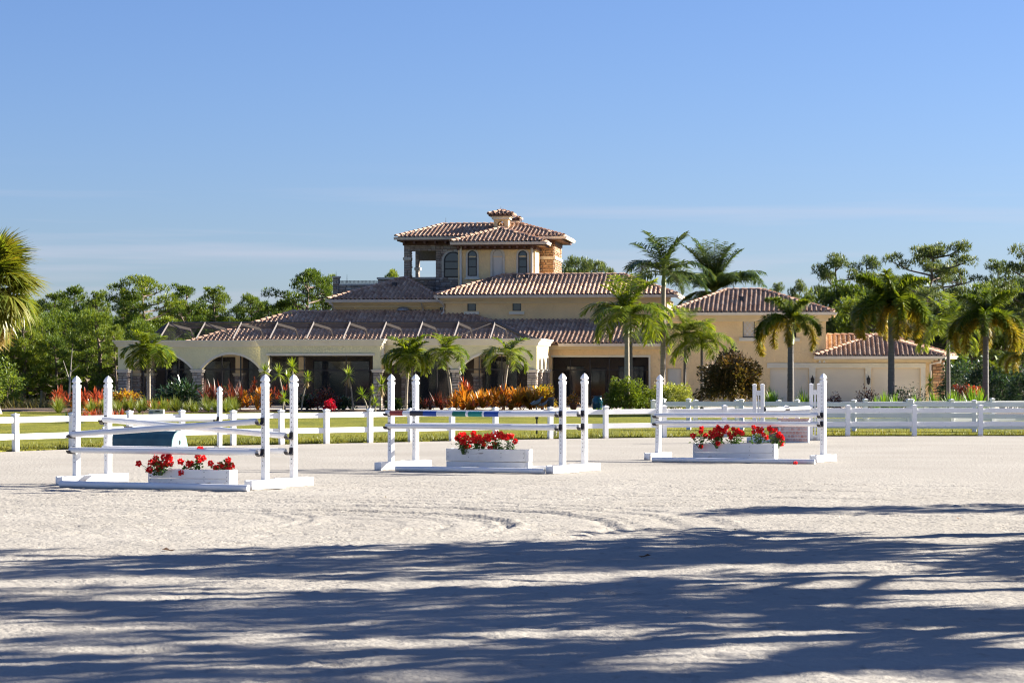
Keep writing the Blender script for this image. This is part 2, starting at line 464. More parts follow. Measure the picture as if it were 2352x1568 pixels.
M['redleaf'] = leaf_mat('red_bromeliad_leaves', [(0.306, 0.047, 0.025), (0.391, 0.111, 0.051), (0.238, 0.076, 0.025)], 0.35, 0.3, 0.4, tcol=(1.5, 0.9, 0.6))
M['maroon'] = leaf_mat('maroon_leaves', [(0.091, 0.023, 0.021), (0.169, 0.039, 0.029), (0.078, 0.046, 0.023), (0.260, 0.065, 0.039)], 0.3, 0.35, 0.5, tcol=(1.5, 0.9, 0.6))
M['copper'] = leaf_mat('copper_shrub_leaves', [(0.04, 0.065, 0.018), (0.09, 0.075, 0.022), (0.15, 0.095, 0.035), (0.05, 0.085, 0.018)], 0.3, 0.35, 0.5)
M['copper_tip'] = leaf_mat('dry_flower_tips', [(0.120, 0.072, 0.042), (0.168, 0.102, 0.060)], 0.2, 0.7, 0.2)
M['bush'] = leaf_mat('bright_green_leaves', [(0.06, 0.11, 0.014), (0.11, 0.17, 0.022), (0.20, 0.25, 0.045)], 0.3, 0.32, 0.5)
M['bush_lime'] = leaf_mat('variegated_leaves', [(0.145, 0.209, 0.040), (0.274, 0.322, 0.081), (0.419, 0.419, 0.145)], 0.3, 0.35, 0.45)
M['croton'] = leaf_mat('croton_leaves', [(0.130, 0.156, 0.019), (0.468, 0.351, 0.026), (0.390, 0.130, 0.026), (0.065, 0.117, 0.019)], 0.3, 0.3, 0.5)
M['dark_leaf'] = leaf_mat('dark_green_leaves', [(0.016, 0.046, 0.023), (0.033, 0.072, 0.033), (0.052, 0.098, 0.039)], 0.2, 0.3, 0.5)
M['grassy'] = leaf_mat('fountain_grass', [(0.083, 0.132, 0.021), (0.142, 0.198, 0.034), (0.216, 0.242, 0.066), (0.058, 0.121, 0.017)], 0.3, 0.5, 0.3)
M['lush_grass'] = leaf_mat('lush_grass_clump', [(0.075, 0.180, 0.022), (0.135, 0.270, 0.030), (0.225, 0.345, 0.045)], 0.35, 0.4, 0.4)
M['dry_grass'] = leaf_mat('dry_grass', [(0.20, 0.17, 0.08), (0.12, 0.12, 0.05), (0.26, 0.20, 0.10)], 0.25, 0.6, 0.2)
M['red_petal'] = leaf_mat('red_petals', [(0.700, 0.017, 0.020), (0.868, 0.042, 0.042), (0.588, 0.011, 0.017)], 0.2, 0.5, 0.3, tcol=(1.3, 0.8, 0.8))
M['magenta_petal'] = leaf_mat('crimson_petals', [(0.715, 0.013, 0.065), (0.585, 0.026, 0.052)], 0.2, 0.5, 0.3, tcol=(1.3, 0.8, 0.8))
M['flower_leaf'] = leaf_mat('silk_flower_leaves', [(0.040, 0.096, 0.022), (0.080, 0.160, 0.032), (0.056, 0.120, 0.026)], 0.25, 0.4, 0.4)
M['lawn_blade'] = leaf_mat('lawn_blades', [(0.09, 0.12, 0.015), (0.14, 0.15, 0.02), (0.18, 0.16, 0.04)], 0.3, 0.5, 0.3)

def screen_mat(name, c, alpha):
    m, nt, b, out = new_mat(name)
    b.inputs['Base Color'].default_value = (*c, 1); b.inputs['Roughness'].default_value = 0.7
    t = nt.nodes.new("ShaderNodeBsdfTransparent"); ms = nt.nodes.new("ShaderNodeMixShader"); ms.inputs['Fac'].default_value = alpha
    nt.links.new(t.outputs[0], ms.inputs[1]); nt.links.new(b.outputs[0], ms.inputs[2]); nt.links.new(ms.outputs[0], out.inputs[0])
    return m
M['screen'] = screen_mat('insect_screen', (0.035, 0.032, 0.04), 0.2)
M['screen_top'] = screen_mat('insect_screen_overhead', (0.03, 0.028, 0.036), 0.72)

# ground materials
def sand_material():
    m, nt, b, out = new_mat('arena_sand')
    b.inputs['Roughness'].default_value = 0.95; b.inputs['Specular IOR Level'].default_value = 0.1
    n1 = noise_node(nt, 0.35, 6); r1 = ramp_node(nt, [(0.3, (0.305, 0.282, 0.247)), (0.7, (0.355, 0.33, 0.291))])
    nt.links.new(n1.outputs['Fac'], r1.inputs['Fac'])
    n2 = noise_node(nt, 9.0, 5, sc=(1, 0.35, 1)); r2 = ramp_node(nt, [(0.27, (0.62, 0.6, 0.58)), (0.40, (1, 1, 1))])
    nt.links.new(n2.outputs['Fac'], r2.inputs['Fac'])
    mx = nt.nodes.new("ShaderNodeMix"); mx.data_type = 'RGBA'; mx.blend_type = 'MULTIPLY'; mx.inputs['Factor'].default_value = 0.55
    nt.links.new(r1.outputs['Color'], mx.inputs[6]); nt.links.new(r2.outputs['Color'], mx.inputs[7])
    nt.links.new(mx.outputs[2], b.inputs['Base Color'])
    bn = noise_node(nt, 14.0, 8); bp = nt.nodes.new("ShaderNodeBump")
    bp.inputs['Strength'].default_value = 0.58; bp.inputs['Distance'].default_value = 0.04
    nt.links.new(bn.outputs['Fac'], bp.inputs['Height']); nt.links.new(bp.outputs[0], b.inputs['Normal'])
    return m
def lawn_material():
    m, nt, b, out = new_mat('lawn_turf')
    b.inputs['Roughness'].default_value = 0.9; b.inputs['Specular IOR Level'].default_value = 0.15
    n1 = noise_node(nt, 0.5, 8, sc=(1, 0.5, 1)); r1 = ramp_node(nt, [(0.32, (0.12, 0.135, 0.014)), (0.55, (0.19, 0.19, 0.020)), (0.75, (0.25, 0.22, 0.04))])
    nt.links.new(n1.outputs['Fac'], r1.inputs['Fac'])
    n2 = noise_node(nt, 12.0, 5, sc=(1, 0.3, 1)); r2 = ramp_node(nt, [(0.3, (0.55, 0.55, 0.5)), (0.6, (1.1, 1.1, 1.05))])
    nt.links.new(n2.outputs['Fac'], r2.inputs['Fac'])
    mx = nt.nodes.new("ShaderNodeMix"); mx.data_type = 'RGBA'; mx.blend_type = 'MULTIPLY'; mx.inputs['Factor'].default_value = 1.0
    nt.links.new(r1.outputs['Color'], mx.inputs[6]); nt.links.new(r2.outputs['Color'], mx.inputs[7])
    nt.links.new(mx.outputs[2], b.inputs['Base Color'])
    bn = noise_node(nt, 25.0, 6, sc=(1, 0.4, 1)); bp = nt.nodes.new("ShaderNodeBump")
    bp.inputs['Strength'].default_value = 1.0; bp.inputs['Distance'].default_value = 0.08
    nt.links.new(bn.outputs['Fac'], bp.inputs['Height']); nt.links.new(bp.outputs[0], b.inputs['Normal'])
    return m
M['sand'] = sand_material()
M['lawn'] = lawn_material()
M['soil'] = mat('mulch_soil', (0.13, 0.085, 0.055), 0.95, 0.4, 3.0, bump=0.8, bscale=10, bdist=0.05)
M['concrete'] = mat('pale_concrete', (0.58, 0.52, 0.44), 0.9, 0.12, 0.6, bump=0.2, bscale=12)
M['terrain'] = mat('rough_pasture', (0.09, 0.10, 0.03), 0.95, 0.4, 0.05, bump=0.6, bscale=2, bdist=0.2)
SHADE_TREES = [(15.4, 37.4, 0.78, 0), (19.8, 38.2, 0.85, 2), (11.0, 30.3, 1.2, 1), (18.0, 31.0, 1.25, 2), (11.8, 25.6, 1.2, 0), (18.3, 26.4, 1.25, 1), (11.6, 21.0, 1.15, 2), (17.8, 21.4, 1.25, 0), (13.5, 29.4, 0.8, 0)]

# ------------------------------------------------------------------ ground
def smooth_noise(x, y, seed, n=10, k0=1.0, k1=4.0):
    r = np.random.default_rng(seed); z = np.zeros_like(x)
    for _ in range(n):
        k = r.uniform(k0, k1); a = r.uniform(0, 2 * np.pi); p = r.uniform(0, 2 * np.pi)
        z += np.sin((x * np.cos(a) + y * np.sin(a)) * k + p)
    return z / math.sqrt(n)

def axis(parts):
    out = []
    for a, b, st in parts:
        out += list(np.arange(a, b, st))
    out.append(parts[-1][1])
    return np.array(out)

gx = axis([(-60, -16, 4), (-16, -8, 0.5), (-8, 8, 0.075), (8, 16, 0.5), (16, 60, 4)])
gy = axis([(-40, 8, 6), (8, 13, 0.5), (13, 44, 0.075), (44, 60, 0.4), (60, 84, 2)])
X, Y = np.meshgrid(gx, gy)
wfade = np.clip((8.5 - np.abs(X)) / 1.0, 0, 1) * np.clip((Y - 12.5) / 1, 0, 1) * np.clip((45 - Y) / 4, 0, 1)
h = 0.006 * smooth_noise(X, Y, 1, 14, 2, 7) + 0.003 * smooth_noise(X, Y, 2, 20, 8, 22)
hn = rng.normal(0, 1, X.shape)
hn = hn + 0.5 * (np.roll(hn, 1, 0) + np.roll(hn, 1, 1))
h += 0.0026 * hn
# scattered hoof prints: small pits with a raised lip on the side away from the sun
pits = rng.uniform(0, 1, X.shape) < 0.006 + 0.012 * (np.abs(np.hypot(X + 3.0, Y - 33.0) - 4.0) < 2.0)
dep = np.where(pits, rng.uniform(0.012, 0.035, X.shape), 0.0)
h += -dep - 0.5 * np.roll(dep, 1, 1) + 0.6 * np.roll(dep, -2, 1) + 0.3 * np.roll(dep, 1, 0)
# hoof-churned clods
h += 0.012 * np.clip(smooth_noise(X, Y, 3, 24, 14, 30) - 1.7, 0, 1)
# circling tracks of the horses, and the drag lines of the harrow
rad = np.hypot(X + 3.0, (Y - 30.2))
ang = np.arctan2(Y - 30.2, X + 3.0)
def rut(rad, r0, w, amp, mask):
    d = (rad - r0) / w
    amp = amp * 1.15
    return -amp * np.exp(-d * d) * mask + 0.7 * amp * np.exp(-((d - 1.7) ** 2)) * mask
wob = 0.05 * np.sin(ang * 7 + 1) + 0.03 * np.sin(ang * 17)
msk = np.clip(1.4 * np.cos(ang - 0.5), 0, 1)
for r0, w, a in ((2.95, 0.09, 0.035), (2.72, 0.08, 0.025), (2.2, 0.09, 0.012), (1.6, 0.1, 0.01), (4.25, 0.10, 0.028), (4.5, 0.08, 0.014), (5.1, 0.1, 0.014), (5.7, 0.1, 0.012)):
    h += rut(rad + wob, r0, w, a, msk)
rad2 = np.hypot(X + 6.0, Y - 31.0)
for r0, w, a in ((3.35, 0.09, 0.014), (3.05, 0.09, 0.012)):
    h += rut(rad2 + wob, r0, w, a, np.clip(np.cos(np.arctan2(Y - 31, X + 6) - 0.3) * 1.3, 0, 1))
lines = Y + 0.22 * X + 0.012 * X * X + 0.05 * np.sin(X * 1.3)
for y0, a in ((33.6, 0.012), (34.9, 0.016), (36.4, 0.012), (37.7, 0.013), (40.0, 0.014), (31.8, 0.008), (21.4, 0.01), (18.2, 0.01), (24.6, 0.012), (42.5, 0.014)):
    br = np.clip(smooth_noise(X, Y, int(y0 * 10), 6, 0.4, 1.4) + 0.4, 0, 1)
    h += rut(lines, y0, 0.07, a, br)
h *= wfade
V = np.stack([X, Y, h], -1).reshape(-1, 3)
ny, nx = X.shape
ii = (np.arange(ny - 1)[:, None] * nx + np.arange(nx - 1)[None]).ravel()
F = np.stack([ii, ii + 1, ii + nx + 1, ii + nx], 1)
sand = link('arena_sand', np_mesh('arena_sand', V, F, M['sand'], smooth=True))
tag(sand, kind='structure')

ter = MB(); ter.quad((-2500, -600, -0.06), (2500, -600, -0.06), (2500, 4000, -0.06), (-2500, 4000, -0.06))
tag(ter.build('terrain', M['terrain']), kind='structure')

# the white fence follows the far edge of the arena
FL_UV = [(-330, 1056), (-215, 1049.5), (-95, 1042.5), (36, 1036.5), (166, 1031.5), (298, 1027.5), (418, 1025), (535.6, 1022.7), (647, 1020.8), (750, 1018.8), (850, 1016.6), (944, 1014.6),
         (1038, 1012.5), (1138, 1010.3), (1264, 1008), (1391, 1006.2), (1525, 1004.3), (1664, 1003), (1805, 1002), (1947, 1001.4), (2100, 1001), (2252, 1000.6), (2404, 1000.3), (2556, 1000)]
FENCE = [gp(u, FPX * CAMZ / (v - 850.0)) for u, v in FL_UV]

lw = MB()
front = [Vector((FENCE[0].x - 60, FENCE[0].y - 30, 0))] + [p + Vector((-0.05, 0.12, 0)) for p in FENCE] + [Vector((FENCE[-1].x + 70, FENCE[-1].y, 0))]
back = [Vector((p.x * 1.9, 135, 0)) for p in front]
n = len(front)
P = []
for q, p in zip(back, front):
    P += [(p.x, p.y, -0.02), (p.x, p.y, 0.035), (p.x + (q.x - p.x) * 0.08, p.y + (q.y - p.y) * 0.08, 0.05), (q.x, q.y, 0.05)]
lw.add(P, [(i * 4 + k, i * 4 + 4 + k, i * 4 + 5 + k, i * 4 + 1 + k) for i in range(n - 1) for k in range(3)])
tag(lw.build('lawn', M['lawn']), kind='structure')

# tufts of turf along the arena edge and over the nearer lawn
cs, ds = [], []
for a, b in zip(FENCE[:-1], FENCE[1:]):
    m = 420
    t = rng.uniform(0, 1, m); off = rng.uniform(0, 1, m) ** 2.2 * 6.0
    cs.append(np.stack([a.x + (b.x - a.x) * t + off * 0.1, a.y + (b.y - a.y) * t + 0.08 + off, np.full(m, 0.03)], 1))
C_ = np.concatenate(cs)
D_ = rand_dirs(len(C_), 0.35, 1.0)
V, F = strips(C_, D_, rng.uniform(0.05, 0.13, len(C_)), rng.uniform(0.012, 0.03, len(C_)), 1, [1, 0.2])
tag(link('lawn_grass', np_mesh('lawn_grass', V, F, M['lawn_blade'])), kind='stuff')

# planting bed in front of the house
bed = MB()
bp_ = [(-24, 110.5), (-16, 106.5), (-12, 108.5), (-6, 109.5), (0, 108.5), (5, 107.5), (12, 103), (22, 99), (36, 98), (60, 99)]
P = []
for x, y in bp_:
    P += [(x, y, 0.055), (x, y + 0.6, 0.11), (x * 1.02, 124, 0.11)]
bed.add(P, [(i * 3 + k, i * 3 + 3 + k, i * 3 + 4 + k, i * 3 + 1 + k) for i in range(len(bp_) - 1) for k in range(2)])
tag(bed.build('planting_bed', M['soil']), kind='structure')

dw = MB(); dw.add([(9.5, 106.5, .125), (46, 104.0, .125), (46, 119.5, .125), (9.5, 123.5, .125)], [(0, 1, 2, 3)])
tag(dw.build('driveway', M['concrete']), kind='structure')
dk = MB(); dk.add([(-20.0, 112.6, .125), (2.2, 111.4, .125), (9.45, 110.6, .125), (9.45, 118, .125), (-20.0, 121, .125)], [(0, 1, 2, 3, 4)])
tag(dk.build('bounce_paving', M['concrete']), kind='structure')  # pale paving added before the lanai to throw light on its walls

# ------------------------------------------------------------------ fences
def fence_post_mesh(hh, w=0.125):
    b = MB(); b.box((0, 0, hh / 2 - 0.02), (w, w, hh + 0.04))
    b.box((0, 0, hh + 0.008), (w + 0.03, w + 0.03, 0.03))
    b.lathe([((w + 0.03) / 2, hh + 0.0231), (0.004, hh + 0.055)], square=True)
    return b.mesh('fence_post', M['vinyl'])
def rail_between(parent, a, b, z, hgt=0.14, th=0.045):
    d = (b - a); L = d.length; d.normalize()
    m = MB(); m.box((L / 2, 0, 0), (L - 0.08, th, hgt), ch=0.006)
    o = m.build('fence_rail', M['vinyl'], parent)
    o.location = (a.x, a.y, z); o.rotation_euler = (0, 0, math.atan2(d.y, d.x))
    return o
def fence(pts, rails, hh, label, tops=None):
    r = empty('rail_fence', (0, 0, 0))
    tag(r, label, 'fence')
    pm = fence_post_mesh(hh)
    for i, p in enumerate(pts):
        o = link('fence_post', pm, r); o.location = (p.x, p.y, p.z)
        q = pts[min(i + 1, len(pts) - 1)] - pts[max(i - 1, 0)]
        o.rotation_euler = (R(random.uniform(-0.9, 0.9)), R(random.uniform(-0.9, 0.9)), math.atan2(q.y, q.x))
        o.scale = (1, 1, random.uniform(0.985, 1.015))
    for a, b in zip(pts[:-1], pts[1:]):
        for z in rails:
            rail_between(r, a, b, z + a.z + random.uniform(-0.006, 0.006))
    return r
fence(FENCE, (0.355, 0.75), 0.87, 'long white two rail fence round the far edge of the sand arena')
mid = []
for u, Yv in ((1458, 77.3), (1523, 77.0), (1582, 76.6), (1704, 76.2), (1831, 75.6), (1961.5, 75.1), (2095, 74.6), (2238, 74.1), (2385, 73.7), (2535, 73.3)):
    mid.append(gp(u, Yv))
mid = mid[1:]
fence(mid, (0.20, 0.53, 0.87), 0.99, 'white three rail fence standing just behind the two rail fence near the garage')
far = [gp(u, Yv) for u, Yv in ((1500, 80.0), (1597, 80.5), (1693, 81), (1790, 81.6), (1888, 82.2), (1987, 82.8), (2085.6, 83.4), (2186, 84), (2279, 84.7), (2375, 85.4), (2472, 86))]
fence(far, (0.22, 0.50, 0.78), 0.90, 'rearmost sunlit white paddock fence before the garage planting')

# ------------------------------------------------------------------ jumps
def jump_post_parts(root, hh, cups, cap=True, foot=True, foot_len=0.74, foot_h=0.15, w=0.10):
    capH = 0.19 if cap else 0.0
    m = MB(); m.box((0, 0, (hh - capH) / 2 + 0.02), (w, w, hh - capH - 0.04), ch=0.006)
    m.build('post', M['vinyl'], root)
    if cap:
        z0 = hh - capH
        k = w / 0.10
        c = MB(); c.lathe([(0.056 * k, z0 - 0.012), (0.056 * k, z0 + 0.035), (0.047 * k, z0 + 0.043), (0.038 * k, z0 + 0.052), (0.037 * k, z0 + 0.066), (0.044 * k, z0 + 0.078), (0.057 * k, z0 + 0.082), (0.056 * k, z0 + 0.095),
                           (0.045 * k, z0 + 0.13), (0.026 * k, z0 + 0.165), (0.003, z0 + capH)], square=True)
        c.build('post_cap', M['vinyl'], root)
    else:
        c = MB(); c.box((0, 0, hh + 0.006), (w + 0.02, w + 0.02, 0.03)); c.lathe([((w + 0.02) / 2, hh + 0.0211), (0.004, hh + 0.045)], square=True)
        c.build('post_cap', M['vinyl'], root)
    if not foot: foot_len, foot_h = 0.2, 0.03
    f = MB()
    for s in (-1, 1):
        f.box((s * (w / 2 + 0.021), 0, foot_h / 2), (0.04, foot_len, foot_h), ch=0.004)
    for s in (-1, 1):
        f.box((0, s * (foot_len / 2 - 0.02), foot_h / 2 - 0.004), (w + 0.003, 0.038, foot_h * 0.92))
        if foot: f.box((0, s * (foot_len / 4 + 0.02), foot_h - 0.016), (w + 0.003, foot_len / 2 - 0.14, 0.02))
    f.build('foot', M['vinyl'], root)
    hp = MB()
    z = 0.38
    while z < hh - capH - 0.05:
        hp.lathe([(0.0085, 0), (0.0085, 0.004)], 6)
        for i in range(len(hp.v) - 12, len(hp.v)):
            x, y, zz = hp.v[i]; hp.v[i] = (x, -w / 2 - zz, y + z)
        z += 0.0762 * 1.0
    hp.build('pin_holes', M['hole'], root)
    for zc in cups:
        jump_cup(root, zc, w)

def jump_cup(root, zc, w=0.10):
    c = MB(); c.box((0, -w / 2 - 0.012, zc - 0.005), (0.075, 0.022, 0.125), ch=0.004)
    # half-round cradle under the pole
    nseg = 7; P = []
    for k in range(nseg + 1):
        a = math.pi * (1.05 + 0.9 * k / nseg)
        for r_ in (0.056, 0.068):
            for x in (-0.03, 0.06):
                P.append((x, -w / 2 - 0.085 + r_ * math.cos(a), zc + r_ * math.sin(a)))
    Fs = []
    for k in range(nseg):
        b = k * 4; q = b + 4
        Fs += [(b, b + 1, q + 1, q), (b + 2, q + 2, q + 3, b + 3), (b, q, q + 2, b + 2), (b + 1, b + 3, q + 3, q + 1)]
    Fs += [(0, 2, 3, 1), (nseg * 4, nseg * 4 + 1, nseg * 4 + 3, nseg * 4 + 2)]
    c.add(P, Fs)
    c.build('jump_cup', M['black'], root)

def standard(pos, psi, hh, cups, label, lean=0.0, **k):
    r = empty('jump_standard', (pos[0], pos[1], 0.004), -R(psi))
    r.rotation_euler[1] = lean
    tag(r, label, 'jump standard', 'white capped standards of the three jumps' if k.get('cap', True) else 'plain schooling standards')
    jump_post_parts(r, hh, cups, **k)
    return r

def pole(a, b, label, mats=None, bands=None, rad=0.05, group='jump poles'):
    """bands: [(t0, t1, material index)] along the pole"""
    a, b = Vector(a), Vector(b)
    d = b - a; L = d.length
    m = MB(); n = 18
    cuts = [0.0, 1.0]
    for t0, t1, _ in (bands or []): cuts += [t0, t1]
    cuts = sorted(set(cuts))
    for t0, t1 in zip(cuts[:-1], cuts[1:]):
        mi = 0
        for q0, q1, k in (bands or []):
            if q0 <= t0 + 1e-6 and t1 <= q1 + 1e-6: mi = k
        base = len(m.v)
        ring = []
        for t in (t0, t1):
            sag = -0.012 * (1 - (2 * t - 1) ** 2) if L > 2 else 0
            for k in range(n):
                an = 2 * math.pi * k / n
                ring.append((t * L, rad * math.cos(an), rad * math.sin(an) + sag))
        m.add(ring, [(k, (k + 1) % n, n + (k + 1) % n, n + k) for k in range(n)], mi)
    # hollow ends
    for x, s in ((0, 1), (L, -1)):
        P = []
        for q, dx in ((rad, 0), (rad * 0.86, 0), (rad * 0.84, s * 0.06)):
            for k in range(n):
                an = 2 * math.pi * k / n; P.append((x + dx, q * math.cos(an), q * math.sin(an)))
        Fs = [(k, (k + 1) % n, n + (k + 1) % n, n + k) for k in range(n)] + [(n + k, n + (k + 1) % n, 2 * n + (k + 1) % n, 2 * n + k) for k in range(n)] + [tuple(range(2 * n, 3 * n))]
        m.add(P, Fs, 0)
    o = m.build('jump_pole', [mats[0]] + list(mats[1:]) if mats else [M['vinyl_aged']], None, smooth=False)
    for p in o.data.polygons: p.use_smooth = len(p.vertices) == 4 and abs(p.normal.x) < 0.5
    o.location = a
    o.rotation_mode = 'QUATERNION'
    o.rotation_quaternion = d.to_track_quat('X', 'Z')
    tag(o, label, 'jump pole', group)
    return o

def cup_point(pos, psi, z, dx=0.0):
    c, s = math.cos(R(psi)), math.sin(R(psi))
    lx, ly = dx, -0.137
    return Vector((pos[0] + lx * c + ly * s, pos[1] - lx * s + ly * c, z))

PSI = 42.0
J1 = dict(FR=(-4.009, 39.26), FL=(-7.337, 40.74), BR=(-3.622, 40.13), BL=(-6.95, 41.61))
standard(J1['FL'], PSI, 1.83, (0.85, 0.59), 'white capped jump standard at the outer front corner of the crossed pole jump')
standard(J1['BL'], PSI, 1.83, (1.085,), 'white capped jump standard behind the outer front one of the crossed pole jump')
standard(J1['FR'], PSI, 1.86, (1.10, 0.595), 'white capped front standard of the crossed pole jump, beside its ground pole end')
standard(J1['BR'], PSI, 1.86, (0.845, 0.59), 'white capped back standard of the crossed pole jump, toward the striped pole jump')
pole(cup_point(J1['FL'], PSI, 0.85, 0.0), cup_point(J1['FR'], PSI, 1.10, -0.05), 'white front pole of the cross, rising towards the striped pole jump')
pole(cup_point(J1['BL'], PSI, 1.085, 0.03), cup_point(J1['BR'], PSI, 0.845, -0.05), 'white back pole of the cross, sloping down towards the striped pole jump')
pole(cup_point(J1['FL'], PSI, 0.59, 0.0), cup_point(J1['FR'], PSI, 0.595, -0.05), 'white level front pole under the crossed poles')
pole(cup_point(J1['BL'], PSI, 0.59, 0.03), cup_point(J1['BR'], PSI, 0.59, -0.05), 'white level back pole under the crossed poles, mostly hidden by the front one')
pole((-7.444, 39.88, 0.057), (-4.19, 38.42, 0.057), 'white ground pole lying before the crossed pole jump', rad=0.055)

J2 = dict(FR=(0.946, 45.3), FL=(-2.344, 46.9), BR=(1.385, 46.19), BL=(-1.905, 47.79))
standard(J2['FL'], PSI, 1.85, (1.105, 0.85), 'white capped standard at the red banded end of the striped pole')
standard(J2['BL'], PSI, 1.85, (1.10, 0.85), 'white capped standard just behind the red banded end of the striped pole')
standard(J2['FR'], PSI, 1.87, (1.11, 0.855), 'white capped front standard at the plain white end of the striped pole')
standard(J2['BR'], PSI, 1.87, (1.10, 0.85), 'white capped back standard past the plain white end of the striped pole')
tx = lambda x: (x - 205.0) / (1680.0 - 205.0)
bands = [(tx(245), tx(360), 1), (tx(425), tx(542), 2), (tx(542), tx(660), 3), (tx(800), tx(915), 4), (tx(937), tx(1058), 5), (tx(1075), tx(1200), 3)]
pole(cup_point(J2['FL'], PSI, 1.105, 0.0), cup_point(J2['FR'], PSI, 1.11, -0.05), 'striped pole with red, black, blue and green bands on white',
     [M['vinyl_aged'], M['red_paint'], M['black_paint'], M['blue_paint'], M['green_paint'], M['teal_paint']], bands)
pole(cup_point(J2['BL'], PSI, 1.10, 0.03), cup_point(J2['BR'], PSI, 1.10, -0.05), 'plain white pole on the back standards level with the striped pole')
pole(cup_point(J2['FL'], PSI, 0.85, 0.0), cup_point(J2['FR'], PSI, 0.855, -0.05), 'plain white pole right below the striped pole')
pole(cup_point(J2['BL'], PSI, 0.85, 0.03), cup_point(J2['BR'], PSI, 0.85, -0.05), 'lower white pole on the back standards of the striped pole jump')
pole((-2.22, 46.25, 0.054), (0.602, 45.0, 0.054), 'white ground pole in front of the two tier flower box')
pole((-1.15, 47.05, 0.054), (0.86, 46.1, 0.054), 'white ground pole behind the two tier flower box')

J3 = dict(FR=(6.54, 50.8), FL=(3.15, 52.17))
standard(J3['FL'], PSI, 1.83, (0.96, 0.80), 'leaning white capped standard of the single jump beside the round green bush', lean=R(1.6))
standard(J3['FR'], PSI, 1.86, (0.985, 0.80), 'upright white capped standard of the single jump, nearest the three rail fence')
pole(cup_point(J3['FL'], PSI, 0.962, 0.02), cup_point(J3['FR'], PSI, 0.985, -0.04), 'upper white pole of the single jump before the garage')
pole(cup_point(J3['FL'], PSI, 0.80, 0.03), cup_point(J3['FR'], PSI, 0.80, -0.04), 'lower white pole of the single jump before the garage')
pole((2.95, 50.85, 0.054), (6.22, 49.65, 0.054), 'shaded white ground pole of the single jump before the garage')

# schooling jump behind the crossed poles
standard((-7.33, 60.6), PSI, 1.53, (0.70, 0.57), 'short white capped standard behind the crossed pole jump near the teal coffin box', foot=False)
standard((-9.95, 59.3), PSI, 1.53, (0.66, 0.50), 'short white standard hidden behind the crossed pole jump', foot=False)
pole(cup_point((-9.95, 59.3), PSI, 0.70, 0.03), cup_point((-7.33, 60.6), PSI, 0.70, -0.04), 'upper white pole over the teal coffin box')
pole(cup_point((-9.95, 59.3), PSI, 0.50, 0.03), cup_point((-7.33, 60.6), PSI, 0.575, -0.04), 'lower white pole with a black and a green band over the teal coffin box',
     [M['vinyl_aged'], M['black_paint'], M['green_paint']], [(0.18, 0.26, 1), (0.75, 0.85, 2)])

# roll-top coffin box
def rolltop():
    r = empty('coffin_box', (-7.98, 58.05, 0.0), -R(27))
    tag(r, 'dark teal round topped coffin jump with pale teal end and black hole', 'coffin jump')
    prof = [(-0.36, 0.0), (-0.30, 0.28), (-0.22, 0.40), (-0.10, 0.465), (0.04, 0.47), (0.16, 0.42), (0.25, 0.30), (0.34, 0.0)]
    L = 1.75
    b = MB(); n = len(prof)
    P = [(-L, y, z) for y, z in prof] + [(-0.012, y, z) for y, z in prof]
    b.add(P, [(i, i + 1, n + i + 1, n + i) for i in range(n - 1)])
    b.build('curved_shell', M['teal_side'], r)
    for x in (0.0, -L - 0.02):
        e = MB()
        P = [(x - 0.01, y * 1.03, z * 1.02) for y, z in prof] + [(x + 0.014, y * 1.03, z * 1.02) for y, z in prof]
        e.add(P, [tuple(range(n)), tuple(reversed(range(n, 2 * n)))] + [(i, n + i, n + (i + 1) % n, (i + 1) % n) for i in range(n)])
        e.build('end_panel', M['teal_end'], r)
    hl = MB(); hl.lathe([(0.045, 0), (0.045, 0.004)], 14)
    hl.v = [(0.0155 + z, x * 0.75 - 0.02, y * 1.2 + 0.20) for x, y, z in hl.v]
    hl.build('hand_hole', M['hole'], r)
rolltop()

# schooling jump behind the single jump, with paired posts
def paired_standard(pos, psi, cups, label):
    r = empty('wing_standard', (pos[0], pos[1], 0.004), -R(psi))
    tag(r, label, 'jump standard', 'paired post standards')
    for s in (-1, 1):
        m = MB(); m.box((s * 0.105, 0, 0.765), (0.10, 0.10, 1.51), ch=0.006)
        m.lathe([(0.062, 1.521), (0.062, 1.545), (0.004, 1.57)], square=True)
        for i in range(len(m.v) - 12, len(m.v)):
            x, y, z = m.v[i]; m.v[i] = (x + s * 0.105, y, z)
        m.build('post', M['vinyl'], r)
    c = MB(); c.box((0, 0, 1.32), (0.106, 0.05, 0.13)); c.build('cross_piece', M['vinyl'], r)
    c = MB(); c.box((0, 0, 0.70), (0.04, 0.035, 1.105)); c.build('slat', M['vinyl'], r)
    f = MB(); f.box((0, 0, 0.07), (0.62, 0.12, 0.14), ch=0.004); f.build('foot', M['vinyl'], r)
    for zc in cups:
        cb = MB(); cb.box((0.17, -0.02, zc), (0.03, 0.06, 0.12)); cb.build('jump_cup', M['black'], r)
    return r
pA, pB = gp(1742, 64.6), gp(1872, 66.6)
paired_standard(pA, 8, (0.89,), 'paired post standard with the cross piece beside the copper shrub')
paired_standard(pB, 8, (0.89,), 'paired post standard seen right behind the capped post nearest the three rail fence')
pole((pA.x + 0.17, pA.y - 0.05, 0.89), (pB.x - 0.10, pB.y - 0.05, 0.90), 'short white pole with one black band on the paired post standards', [M['vinyl_aged'], M['black_paint']], [(0.40, 0.50, 1)])

